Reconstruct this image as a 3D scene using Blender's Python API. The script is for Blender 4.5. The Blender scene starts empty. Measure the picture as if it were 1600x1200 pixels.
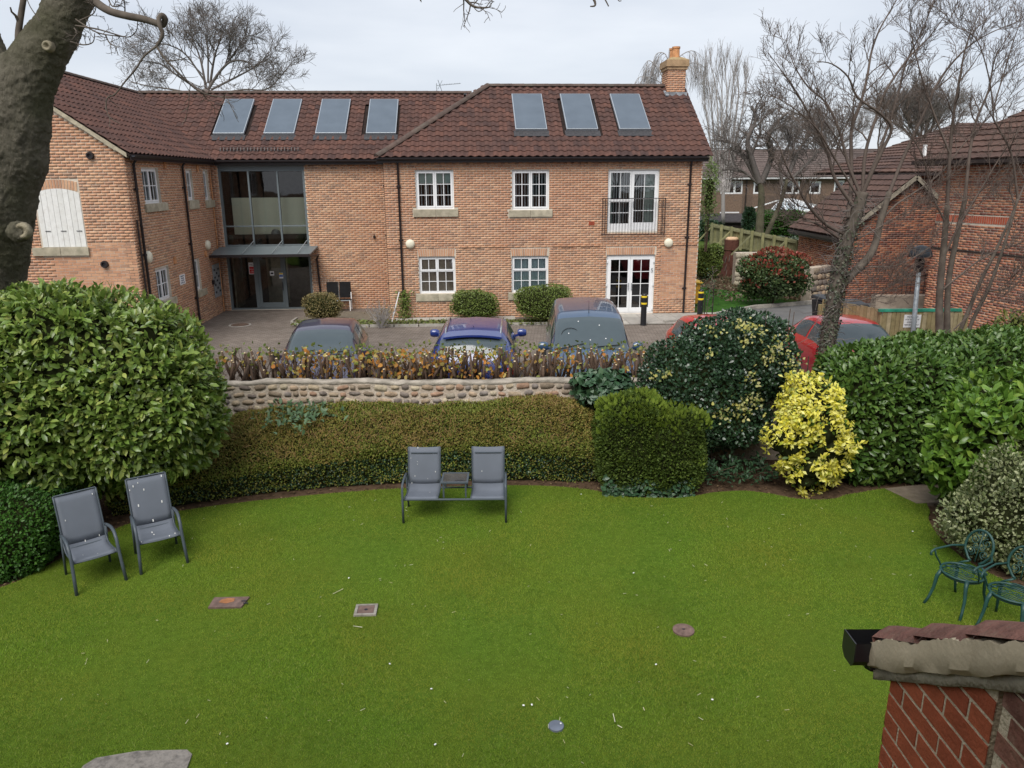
import bpy, math, random
import numpy as np
from mathutils import Vector, Matrix, Euler, noise
random.seed(7); np.random.seed(7)
PI = math.pi
scene = bpy.context.scene
C = scene.collection

# ------------------------------------------------------------------ camera
CAM_H = 5.1; FPX = 1187.0; PITCH = math.radians(15.1); ROLL = 0.006
cd = bpy.data.cameras.new('camera'); cam = bpy.data.objects.new('camera', cd); C.objects.link(cam)
cd.sensor_width = 36.0; cd.lens = 36.0*FPX/1600.0; cd.clip_end = 3000; cd.clip_start = 0.05
cam.matrix_world = Matrix.Translation((0, 0, CAM_H)) @ Matrix.Rotation(PI/2-PITCH, 4, 'X') @ Matrix.Rotation(-ROLL, 4, 'Z')
scene.camera = cam

# ------------------------------------------------------------------ sky + sun (overcast)
SUN_EL, SUN_AZ = 52.0, 200.0          # azimuth measured from +Y clockwise: behind the camera, a little left
w = bpy.data.worlds.new('World'); scene.world = w; w.use_nodes = True
nt = w.node_tree; nt.nodes.clear()
def wn(t, **k):
    n = nt.nodes.new(t)
    for a, b in k.items(): setattr(n, a, b)
    return n
sky = wn('ShaderNodeTexSky', sky_type='NISHITA', sun_disc=False)
sky.sun_elevation = math.radians(SUN_EL); sky.sun_rotation = math.radians(SUN_AZ)
tc = wn('ShaderNodeTexCoord'); mp = wn('ShaderNodeMapping'); mp.inputs['Scale'].default_value = (1.0, 1.0, 4.5)
n1 = wn('ShaderNodeTexNoise'); n1.inputs['Scale'].default_value = 2.3; n1.inputs['Detail'].default_value = 7; n1.inputs['Roughness'].default_value = .5
cr = wn('ShaderNodeValToRGB'); cr.color_ramp.elements[0].position = .3; cr.color_ramp.elements[1].position = .72
cr.color_ramp.elements[0].color = (2.5, 2.72, 3.1, 1); cr.color_ramp.elements[1].color = (3.65, 3.78, 4.0, 1)
mix = wn('ShaderNodeMix', data_type='RGBA'); mix.inputs[0].default_value = .93
bg = wn('ShaderNodeBackground'); bg.inputs['Strength'].default_value = .1
ow = wn('ShaderNodeOutputWorld'); L = nt.links
L.new(tc.outputs['Generated'], mp.inputs[0]); L.new(mp.outputs[0], n1.inputs[0]); L.new(n1.outputs[0], cr.inputs[0])
L.new(sky.outputs[0], mix.inputs[6]); L.new(cr.outputs[0], mix.inputs[7]); L.new(mix.outputs[2], bg.inputs[0]); L.new(bg.outputs[0], ow.inputs[0])
sd = bpy.data.lights.new('sun', 'SUN'); sd.energy = 1.5; sd.angle = math.radians(38); sd.color = (1, .96, .9)
sun = bpy.data.objects.new('sun', sd); C.objects.link(sun)
az = math.radians(SUN_AZ); el = math.radians(SUN_EL)
sv = Vector((math.sin(az)*math.cos(el), math.cos(az)*math.cos(el), math.sin(el)))
sun.rotation_euler = sv.to_track_quat('Z', 'Y').to_euler(); sun.location = (0, -5, 30)
scene.view_settings.view_transform = 'Standard'; scene.view_settings.look = 'None'
scene.view_settings.exposure = 1.28; scene.view_settings.gamma = 1; scene.view_settings.use_curve_mapping = False
scene.render.engine = 'CYCLES'
scene.cycles.max_bounces = 6; scene.cycles.transparent_max_bounces = 16

# ------------------------------------------------------------------ helpers
def ray(px, py):
    x = (px-800)/FPX; y = (600-py)/FPX; c, s = math.cos(ROLL), math.sin(ROLL)
    x, y = x*c+y*s, -x*s+y*c
    return Vector((x, math.cos(PITCH)+y*math.sin(PITCH), -math.sin(PITCH)+y*math.cos(PITCH)))
def W(px, py, Y):                      # world point on the plane y = Y
    r = ray(px, py); t = Y/r.y
    return Vector((r.x*t, Y, CAM_H+r.z*t))
def G(px, py, z=0.0):                  # world point on the level z
    r = ray(px, py); t = (z-CAM_H)/r.z
    return Vector((r.x*t, r.y*t, z))

def tag(o, label=None, cat=None, group=None, kind=None):
    if label: o['label'] = label
    if cat: o['category'] = cat
    if group: o['group'] = group
    if kind: o['kind'] = kind
    return o
def empty(name, loc=(0, 0, 0), rz=0, **k):
    o = bpy.data.objects.new(name, None); C.objects.link(o); o.location = loc; o.rotation_euler = (0, 0, rz); o.empty_display_size = .1
    return tag(o, **k)
def link(name, me, mat=None, parent=None):
    if mat is not None and len(me.materials) == 0: me.materials.append(mat)
    o = bpy.data.objects.new(name, me); C.objects.link(o)
    if parent is not None: o.parent = parent
    return o
def copy_tree(o, parent=None):
    c = o.copy(); C.objects.link(c); c.parent = parent
    for ch in list(o.children): copy_tree(ch, c)
    return c

class MB:
    def __init__(s): s.v = []; s.f = []
    def add(s, vs, fs):
        b = len(s.v); s.v += [tuple(p) for p in vs]; s.f += [tuple(b+i for i in f) for f in fs]; return s
    def poly(s, pts): return s.add(pts, [tuple(range(len(pts)))])
    def box(s, a, b, fn=None):
        x0, y0, z0 = a; x1, y1, z1 = b
        p = [(x0,y0,z0),(x1,y0,z0),(x1,y1,z0),(x0,y1,z0),(x0,y0,z1),(x1,y0,z1),(x1,y1,z1),(x0,y1,z1)]
        if fn: p = [fn(*q) for q in p]
        return s.add(p, [(0,3,2,1),(4,5,6,7),(0,1,5,4),(1,2,6,5),(2,3,7,6),(3,0,4,7)])
    def obox(s, c, size, rot):       # oriented box; rot = Matrix 3x3
        hx, hy, hz = size[0]/2, size[1]/2, size[2]/2; c = Vector(c)
        p = [c+rot@Vector((x*hx, y*hy, z*hz)) for z in (-1, 1) for x, y in ((-1,-1),(1,-1),(1,1),(-1,1))]
        return s.add(p, [(0,3,2,1),(4,5,6,7),(0,1,5,4),(1,2,6,5),(2,3,7,6),(3,0,4,7)])
    def bar(s, a, b, w, h, up=(0,0,1)):   # rectangular bar from a to b
        a = Vector(a); b = Vector(b); d = (b-a); ln = d.length; d.normalize(); up = Vector(up)
        if abs(d.dot(up)) > .98: up = Vector((0, 1, 0))
        x = d.cross(up).normalized(); z = x.cross(d)
        return s.obox((a+b)/2, (w, ln, h), Matrix((x, d, z)).transposed())
    def tube(s, pts, rad, n=8, cap=True):
        pts = [Vector(p) for p in pts]; m = len(pts)
        if not hasattr(rad, '__len__'): rad = [rad]*m
        base = len(s.v); px = None
        for i, p in enumerate(pts):
            d = (pts[min(i+1, m-1)]-pts[max(i-1, 0)])
            if d.length < 1e-9: d = Vector((0, 0, 1))
            d.normalize()
            if px is None:
                px = d.orthogonal().normalized()
            else:
                px = px-d*px.dot(d)
                px = px.normalized() if px.length > 1e-6 else d.orthogonal().normalized()
            py = d.cross(px); r = rad[i]
            for k in range(n):
                a = 2*PI*k/n; q = p+px*(math.cos(a)*r)+py*(math.sin(a)*r); s.v.append((q.x, q.y, q.z))
        for i in range(m-1):
            for k in range(n):
                a = base+i*n+k; b = base+i*n+(k+1) % n; s.f.append((a, b, b+n, a+n))
        if cap:
            s.f.append(tuple(base+k for k in range(n))[::-1]); s.f.append(tuple(base+(m-1)*n+k for k in range(n)))
        return s
    def lathe(s, prof, n=16, c=(0, 0, 0), M=None):   # prof: (r,z) list
        base = len(s.v); c = Vector(c)
        for r, z in prof:
            for k in range(n):
                a = 2*PI*k/n; q = Vector((r*math.cos(a), r*math.sin(a), z))
                if M is not None: q = M@q
                q = q+c; s.v.append((q.x, q.y, q.z))
        for i in range(len(prof)-1):
            for k in range(n):
                a = base+i*n+k; b = base+i*n+(k+1) % n; s.f.append((a, b, b+n, a+n))
        s.f.append(tuple(base+k for k in range(n))[::-1]); s.f.append(tuple(base+(len(prof)-1)*n+k for k in range(n)))
        return s
    def grid(s, rows):               # rows: list of equal-length lists of points
        base = len(s.v); m = len(rows[0])
        for r in rows:
            for p in r: s.v.append(tuple(p))
        for i in range(len(rows)-1):
            for j in range(m-1):
                a = base+i*m+j; s.f.append((a, a+1, a+m+1, a+m))
        return s
    def mesh(s, name, smooth=False):
        me = bpy.data.meshes.new(name); me.from_pydata(s.v, [], s.f); me.update()
        if smooth: me.polygons.foreach_set('use_smooth', [True]*len(me.polygons))
        return me
    def build(s, name, mat, parent=None, smooth=False, bevel=0, seg=2, angle=None):
        me = s.mesh(name, smooth); o = link(name, me, mat, parent)
        if bevel:
            b = o.modifiers.new('bevel', 'BEVEL'); b.width = bevel; b.segments = seg; b.limit_method = 'ANGLE'
        if smooth and angle:
            me.set_sharp_from_angle(angle=math.radians(angle))
        return o

def np_mesh(name, V, F):             # V (n,3), F (m,k) quick mesh
    me = bpy.data.meshes.new(name); V = np.asarray(V, np.float32); F = np.asarray(F, np.int32); k = F.shape[1]
    me.vertices.add(len(V)); me.vertices.foreach_set('co', V.ravel())
    me.loops.add(F.size); me.loops.foreach_set('vertex_index', F.ravel())
    me.polygons.add(len(F)); me.polygons.foreach_set('loop_start', np.arange(0, F.size, k, dtype=np.int32))
    me.update(calc_edges=True); return me

# ------------------------------------------------------------------ materials
def mat(name, cols, rough=.8, spec=.3, metal=0, island=True, nscale=6.0, nmix=.35, bump=0, bscale=60, coat=0,
        transl=0, big=0, bigscale=.6, bigcol=None, alpha=None, detail=6, const=False, world=False, obj=True, dirt=0, dirtcol=(.05,.045,.04), dscale=3):
    m = bpy.data.materials.new(name); m.use_nodes = True; t = m.node_tree; t.nodes.clear(); N = t.nodes.new; K = t.links.new
    out = N('ShaderNodeOutputMaterial'); b = N('ShaderNodeBsdfPrincipled')
    tc = N('ShaderNodeTexCoord'); P = N('ShaderNodeNewGeometry').outputs['Position'] if world else tc.outputs['Object']
    ramp = N('ShaderNodeValToRGB'); e = ramp.color_ramp.elements
    if len(cols) == 1: cols = [cols[0], cols[0]]
    while len(e) < len(cols): e.new(.5)
    for i, c in enumerate(cols):
        e[i].position = i/len(cols) if const else i/(len(cols)-1); e[i].color = (*c, 1)
    if const: ramp.color_ramp.interpolation = 'CONSTANT'
    nz = N('ShaderNodeTexNoise'); nz.inputs['Scale'].default_value = nscale; nz.inputs['Detail'].default_value = detail; K(P, nz.inputs[0])
    if island:
        g = N('ShaderNodeNewGeometry'); oi = N('ShaderNodeObjectInfo')
        ad = N('ShaderNodeMath'); ad.operation = 'ADD'; K(g.outputs['Random Per Island'], ad.inputs[0]); K(oi.outputs['Random'], ad.inputs[1])
        fr = N('ShaderNodeMath'); fr.operation = 'FRACT'; K(ad.outputs[0], fr.inputs[0]); K(fr.outputs[0], ramp.inputs[0])
    else: K(nz.outputs[0], ramp.inputs[0])
    col = ramp.outputs[0]
    if nmix:
        mr = N('ShaderNodeMapRange'); mr.inputs[1].default_value = .25; mr.inputs[2].default_value = .75
        mr.inputs[3].default_value = 1-nmix; mr.inputs[4].default_value = 1+nmix; K(nz.outputs[0], mr.inputs[0])
        mx = N('ShaderNodeVectorMath'); mx.operation = 'SCALE'; K(col, mx.inputs[0]); K(mr.outputs[0], mx.inputs[3]); col = mx.outputs[0]
    if big:
        nb = N('ShaderNodeTexNoise'); nb.inputs['Scale'].default_value = bigscale; nb.inputs['Detail'].default_value = 3; K(P, nb.inputs[0])
        mr = N('ShaderNodeMapRange'); mr.inputs[1].default_value = .38; mr.inputs[2].default_value = .66; mr.inputs[4].default_value = big; K(nb.outputs[0], mr.inputs[0])
        mm = N('ShaderNodeMix'); mm.data_type = 'RGBA'; K(mr.outputs[0], mm.inputs[0]); K(col, mm.inputs[6])
        mm.inputs[7].default_value = (*bigcol, 1); col = mm.outputs[2]
    if dirt:
        nb = N('ShaderNodeTexNoise'); nb.inputs['Scale'].default_value = dscale; nb.inputs['Detail'].default_value = 8; nb.inputs['Roughness'].default_value = .7; K(P, nb.inputs[0])
        mr = N('ShaderNodeMapRange'); mr.inputs[1].default_value = .5; mr.inputs[2].default_value = .72; mr.inputs[4].default_value = dirt; K(nb.outputs[0], mr.inputs[0])
        mm = N('ShaderNodeMix'); mm.data_type = 'RGBA'; K(mr.outputs[0], mm.inputs[0]); K(col, mm.inputs[6])
        mm.inputs[7].default_value = (*dirtcol, 1); col = mm.outputs[2]
    K(col, b.inputs['Base Color']); b.inputs['Roughness'].default_value = rough; b.inputs['Metallic'].default_value = metal
    b.inputs['Specular IOR Level'].default_value = spec; b.inputs['Coat Weight'].default_value = coat
    if bump:
        nb = N('ShaderNodeTexNoise'); nb.inputs['Scale'].default_value = bscale; nb.inputs['Detail'].default_value = 5; K(P, nb.inputs[0])
        bp = N('ShaderNodeBump'); bp.inputs['Strength'].default_value = bump; bp.inputs['Distance'].default_value = .02; K(nb.outputs[0], bp.inputs['Height']); K(bp.outputs[0], b.inputs['Normal'])
    sh = b.outputs[0]
    if transl:
        tr = N('ShaderNodeBsdfTranslucent'); K(col, tr.inputs[0]); ms = N('ShaderNodeMixShader'); ms.inputs[0].default_value = transl
        K(sh, ms.inputs[1]); K(tr.outputs[0], ms.inputs[2]); sh = ms.outputs[0]
    K(sh, out.inputs[0]); return m
def glass_mat(name, tint=(.8,.85,.85), refl=.12):
    m = bpy.data.materials.new(name); m.use_nodes = True; t = m.node_tree; t.nodes.clear(); N = t.nodes.new; K = t.links.new
    out = N('ShaderNodeOutputMaterial'); tr = N('ShaderNodeBsdfTransparent'); tr.inputs[0].default_value = (*tint, 1)
    gl = N('ShaderNodeBsdfGlossy'); gl.inputs['Roughness'].default_value = .02; fr = N('ShaderNodeFresnel'); fr.inputs[0].default_value = 1.5
    ad = N('ShaderNodeMath'); ad.operation = 'ADD'; ad.inputs[1].default_value = refl; ad.use_clamp = True; K(fr.outputs[0], ad.inputs[0])
    nz = N('ShaderNodeTexNoise'); nz.inputs['Scale'].default_value = 1.2; bp = N('ShaderNodeBump'); bp.inputs['Strength'].default_value = .04; bp.inputs['Distance'].default_value = .05
    tc = N('ShaderNodeTexCoord'); K(tc.outputs['Object'], nz.inputs[0]); K(nz.outputs[0], bp.inputs['Height']); K(bp.outputs[0], gl.inputs['Normal'])
    ms = N('ShaderNodeMixShader'); K(ad.outputs[0], ms.inputs[0]); K(tr.outputs[0], ms.inputs[1]); K(gl.outputs[0], ms.inputs[2]); K(ms.outputs[0], out.inputs[0]); return m

BUFF = [(0.53, 0.31, 0.192), (0.56, 0.337, 0.211), (0.501, 0.282, 0.175), (0.577, 0.363, 0.23), (0.525, 0.301, 0.186), (0.478, 0.264, 0.166), (0.548, 0.325, 0.201), (0.42, 0.249, 0.166), (0.518, 0.295, 0.183), (0.361, 0.227, 0.157)]
m_brick = mat('buff_brick', BUFF, rough=.9, spec=.15, nscale=9, nmix=.15, big=.5, bigscale=.35, bigcol=(.43,.20,.12), const=True, world=True)
m_mortar = mat('mortar', [(.50,.44,.36),(.60,.53,.44)], rough=.95, spec=.1, island=False, nscale=3, nmix=.15, bump=.3)
m_tile = mat('pantile_clay', world=True, cols= [(.084,.045,.037),(.102,.052,.041),(.074,.041,.035),(.118,.057,.043),(.063,.037,.033)], rough=.85, spec=.2, nscale=5, nmix=.25, dirt=.5, dirtcol=(.05,.038,.036), dscale=1.2)
m_ridge = mat('ridge_tile', [(.10,.07,.058),(.075,.055,.047)], rough=.9, spec=.2, nscale=8, nmix=.25, dirt=.5, dirtcol=(.16,.15,.12))
m_under = mat('roof_felt', [(.03,.022,.02)], rough=.95, spec=.05, island=False)
m_white = mat('white_upvc', [(.78,.79,.80)], rough=.35, spec=.4, island=False, nmix=.04)
m_whitewood = mat('weathered_white_paint', [(.74,.74,.72),(.66,.66,.63),(.78,.78,.76)], rough=.6, nscale=9, nmix=.06, dirt=.35, dirtcol=(.4,.36,.3), dscale=7)
m_sill = mat('stone_sill', [(.36,.32,.24),(.42,.38,.29)], rough=.9, spec=.15, nscale=7, nmix=.25, dirt=.6, dirtcol=(.22,.22,.15), dscale=5)
m_pipe = mat('black_pipe', [(.022,.017,.018)], rough=.4, spec=.4, island=False, nmix=.1)
m_glass = glass_mat('window_glass'); m_glassd = glass_mat('entrance_glass', (.86,.9,.87), .05)
m_alu = mat('grey_aluminium', [(.13,.155,.165)], rough=.4, spec=.4, island=False, nmix=.06)
m_panel = mat('solar_glass', [(.075,.10,.13),(.09,.115,.145)], rough=.22, spec=.6, island=False, nscale=2, nmix=.08)
m_panelf = mat('panel_frame', [(.40,.44,.48)], rough=.4, metal=.5, island=False, nmix=.05)
m_lead = mat('lead_flashing', [(.20,.215,.235),(.28,.30,.32)], rough=.6, island=False, nscale=5)
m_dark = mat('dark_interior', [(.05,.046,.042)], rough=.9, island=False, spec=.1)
m_cream = mat('cream_plaster', [(.80,.80,.66)], rough=.85, island=False, nmix=.03)
m_blackplastic = mat('black_plastic', [(.012,.012,.014)], rough=.35, spec=.5, island=False, nmix=.05)
m_lamp = mat('lamp_diffuser', [(.72,.68,.54)], rough=.5, island=False, nmix=.05)
m_terra = mat('terracotta_pot', [(.48,.22,.10),(.55,.28,.13)], rough=.85, island=False, nscale=9)
m_steel = mat('galvanised_steel', [(.34,.37,.39),(.28,.31,.33)], rough=.5, metal=.4, island=False, nscale=14)
m_paper = mat('white_sign', [(.8,.8,.8)], rough=.6, island=False, nmix=.03)
m_ink = mat('sign_ink', [(.02,.02,.03)], rough=.7, island=False, nmix=0)
m_blueink = mat('blue_print', [(.03,.05,.13)], rough=.7, island=False, nmix=0)
m_redink = mat('red_print', [(.55,.03,.03)], rough=.6, island=False, nmix=0)
m_yellow = mat('yellow_print', [(.75,.55,.03)], rough=.5, island=False, nmix=.05)

def text(name, body, size, mt, parent, M, extr=.001, align='CENTER'):
    cu = bpy.data.curves.new(name, 'FONT'); cu.body = body; cu.size = size; cu.extrude = extr; cu.align_x = align; cu.align_y = 'CENTER'
    tmp = bpy.data.objects.new('tmp', cu); C.objects.link(tmp); bpy.context.view_layer.update()
    me = bpy.data.meshes.new_from_object(tmp.evaluated_get(bpy.context.evaluated_depsgraph_get())); bpy.data.objects.remove(tmp)
    me.materials.clear(); o = link(name, me, mt, parent); o.matrix_local = M
    return o
# ------------------------------------------------------------------ ground levels
m_soil = mat('soil', [(.045,.03,.02),(.085,.055,.035),(.06,.042,.028)], rough=1, spec=.05, island=False, nscale=9, nmix=.4, bump=.9, bscale=30)
m_under_lawn = mat('lawn_turf', [(.055,.105,.010),(.08,.13,.016)], rough=1, spec=.05, island=False, nscale=14, nmix=.2, bump=.6, bscale=70, big=.5, bigscale=.7, bigcol=(.095,.125,.014))
m_tarmac = mat('tarmac', [(.115,.115,.118),(.15,.15,.15)], rough=.95, spec=.15, island=False, nscale=1.5, nmix=.15, bump=.3, bscale=150, dirt=.3, dirtcol=(.22,.2,.18), dscale=.8)
m_verge = mat('rough_grass', [(.04,.075,.015),(.075,.11,.025)], rough=1, spec=.05, island=False, nscale=2, nmix=.35, bump=.6, bscale=40)
MB().poly([(-400,-300,-.02),(400,-300,-.02),(400,13.5,-.02),(-400,13.5,-.02)]).build('garden_soil', m_soil)
bpy.context.scene.objects['garden_soil']['kind'] = 'structure'
g = MB().poly([(-1500,13.55,.48),(1500,13.55,.48),(1500,2500,.48),(-1500,2500,.48)]).build('ground', m_verge); g['kind'] = 'structure'
# block paving of the car park: herring-like rows as fine relief
def paving_mat():
    m = bpy.data.materials.new('block_paving'); m.use_nodes = True; t = m.node_tree; N = t.nodes.new; K = t.links.new
    b = t.nodes['Principled BSDF']; tc = N('ShaderNodeTexCoord'); br = N('ShaderNodeTexBrick')
    mpg = N('ShaderNodeMapping'); mpg.inputs['Rotation'].default_value = (0, 0, .065); K(tc.outputs['Object'], mpg.inputs[0]); K(mpg.outputs[0], br.inputs[0])
    br.inputs['Scale'].default_value = 1; br.inputs['Brick Width'].default_value = .2; br.inputs['Row Height'].default_value = .1
    br.inputs['Mortar Size'].default_value = .007; br.inputs['Color1'].default_value = (.155,.128,.108,1); br.inputs['Color2'].default_value = (.215,.18,.155,1); br.inputs['Mortar'].default_value = (.07,.062,.05,1)
    nz = N('ShaderNodeTexNoise'); nz.inputs['Scale'].default_value = .5; nz.inputs['Detail'].default_value = 7; K(tc.outputs['Object'], nz.inputs[0])
    mr = N('ShaderNodeMapRange'); mr.inputs[1].default_value = .3; mr.inputs[2].default_value = .7; mr.inputs[3].default_value = .75; mr.inputs[4].default_value = 1.2; K(nz.outputs[0], mr.inputs[0])
    sc = N('ShaderNodeVectorMath'); sc.operation = 'SCALE'; K(br.outputs[0], sc.inputs[0]); K(mr.outputs[0], sc.inputs[3]); K(sc.outputs[0], b.inputs['Base Color'])
    b.inputs['Roughness'].default_value = .9; b.inputs['Specular IOR Level'].default_value = .2
    bp = N('ShaderNodeBump'); bp.inputs['Strength'].default_value = .5; bp.inputs['Distance'].default_value = .01; bp.invert = True; K(br.outputs[1], bp.inputs['Height']); K(bp.outputs[0], b.inputs['Normal'])
    return m
p = MB().poly([(-16,13.6,.484),(4.6,13.6,.484),(5.4,27.4,.484),(-16,29.5,.484)]).build('car_park_paving', paving_mat()); p['kind'] = 'structure'
rd = MB().poly([(4.6,13.6,.489),(30,13.6,.489),(30,29.8,.489),(15.5,30.5,.489),(11.9,28.6,.489),(8.9,27.4,.489),(7.4,26.3,.489),(5.2,24.1,.489)]).build('access_road', m_tarmac); rd['kind'] = 'structure'
# kerb along the far side of the road
m_kerb = mat('kerb_concrete', [(.30,.28,.25),(.36,.34,.30)], rough=.95, nscale=8, nmix=.2)
kr = empty('road_kerb', kind='structure')
kp = [Vector(q) for q in ((5.0,24.55,.5),(6.0,25.0,.5),(7.5,26.35,.5),(8.9,27.5,.5),(10.2,28.0,.5),(11.9,28.75,.5),(14,29.9,.5),(17,30.9,.5))]
for a, b in zip(kp, kp[1:]):
    n = max(1, round((b-a).length/.9))
    for i in range(n):
        p0 = a.lerp(b, i/n); p1 = a.lerp(b, (i+1)/n-.01)
        MB().bar(p0+Vector((0,0,.03)), p1+Vector((0,0,.03)), .13, .16).build('kerb_stone', m_kerb, kr, bevel=.01)
# pavement slabs before the main block and entrance apron
m_slab = mat('paving_slab', [(.34,.32,.29),(.40,.38,.34),(.30,.285,.26),(.37,.34,.31)], rough=.95, nscale=6, nmix=.18, dirt=.3, dirtcol=(.2,.19,.15), dscale=3)
bO = Vector((-4.15, 25.75, 0)); TH = math.radians(3.7)
def B(u, v, z=0): return Vector((bO.x+u*math.cos(TH)-v*math.sin(TH), bO.y+u*math.sin(TH)+v*math.cos(TH), z))
pav = empty('pavement', bO, TH, kind='structure')
base = MB().poly([(6.1,-1.9,.496),(11.4,-1.9,.496),(11.4,-.02,.496),(6.1,-.02,.496)]).build('paving_bed', m_soil, pav)
for i in range(9):
    for j in range(3):
        u = 6.15+i*.585; v = -1.86+j*.61
        MB().box((u, v, .49), (u+.575, v+.6, .53+random.uniform(-.003,.003))).build('slab', m_slab, pav)
for i in range(12):
    MB().box((-2.75+i*.585+.0, -.62, .49), (-2.75+i*.585+.57, -.04, .525)).build('slab', m_slab, pav) if i*.585-2.75 > 0 else None
# planting bed with kerb along the facade
bed = empty('planting_bed', kind='structure')
bp_ = [(-7.35,25.75),(-7.35,25.0),(-6.95,24.45),(-6.2,24.25),(-3,24.35),(0,24.45),(1.95,24.6),(1.95,25.3),(-2,25.25),(-4,25.15),(-4.3,25.3),(-4.8,27.0),(-6.8,27.2)]
MB().poly([(x,y,.53) for x,y in bp_]).build('bed_soil', mat('litter_soil', [(.10,.08,.055),(.17,.145,.11),(.07,.055,.035)], rough=1, island=False, nscale=14, nmix=.35, bump=.8, bscale=40), bed)
for a, b in zip(bp_[:7], bp_[1:8]):
    a = Vector((*a, .51)); b = Vector((*b, .51)); n = max(1, round((b-a).length/.9))
    for i in range(n): MB().bar(a.lerp(b, i/n), a.lerp(b, (i+1)/n-.012), .06, .12).build('kerb_stone', m_kerb, bed)
# slab strip between bed and wall of the middle part
# far lawn behind the road
MB().poly([(6.9,26.6,.487),(8.9,27.7,.487),(10.6,28.4,.487),(10.4,36,.487),(7.6,37,.487),(7.0,30,.487)]).build('far_lawn', mat('far_grass', [(.028,.085,.014),(.045,.115,.02)], rough=1, spec=.05, island=False, nscale=5, nmix=.3, bump=.5, bscale=40))
scene.objects['far_lawn']['kind'] = 'structure'
MB().poly([(8.2,33.4,.489),(11.5,28.9,.489),(13,30.5,.489),(12.3,42,.489),(7.5,40,.489)]).build('bare_border', m_soil)['kind'] = 'structure'

# manhole in the paving
mh = empty('manhole_cover', G(375,508,.484), label='round iron cover in the block paving before the glazed entrance', cat='manhole cover')
MB().lathe([(.36,0),(.36,.012),(.30,.014)], 24).build('frame', m_kerb, mh)
MB().lathe([(.29,.0),(.29,.02),(.02,.022)], 24).build('lid', mat('rusty_iron', [(.09,.06,.045),(.14,.09,.065)], rough=.9, island=False, nscale=20), mh)

# ------------------------------------------------------------------ apartment building
bld = empty('apartment_building', bO, TH, label='long two storey buff brick apartment block with pantile roof, solar panels and glazed entrance', cat='apartment building')
WU, WV, SB, ZB, ZE = -6.25, -4.7, 2.4, .45, 5.72
P_main = lambda a, d, z: (a, -d, z)
P_mid = lambda a, d, z: (a, SB-d, z)
P_wing = lambda a, d, z: (WU+d, a, z)
P_gab = lambda a, d, z: (a, WV-d, z)
unit = MB().box((0,0,0),(1,1,1)).mesh('brick_unit'); unit.materials.append(m_brick)
single = []          # candidate bricks built as objects
stuffb = {}
BR_V = np.array([(0,0,0),(1,0,0),(1,1,0),(0,1,0),(0,0,1),(1,0,1),(1,1,1),(0,1,1)], np.float32)
BR_F = np.array([(0,3,2,1),(4,5,6,7),(0,1,5,4),(1,2,6,5),(2,3,7,6),(3,0,4,7)], np.int32)
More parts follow.
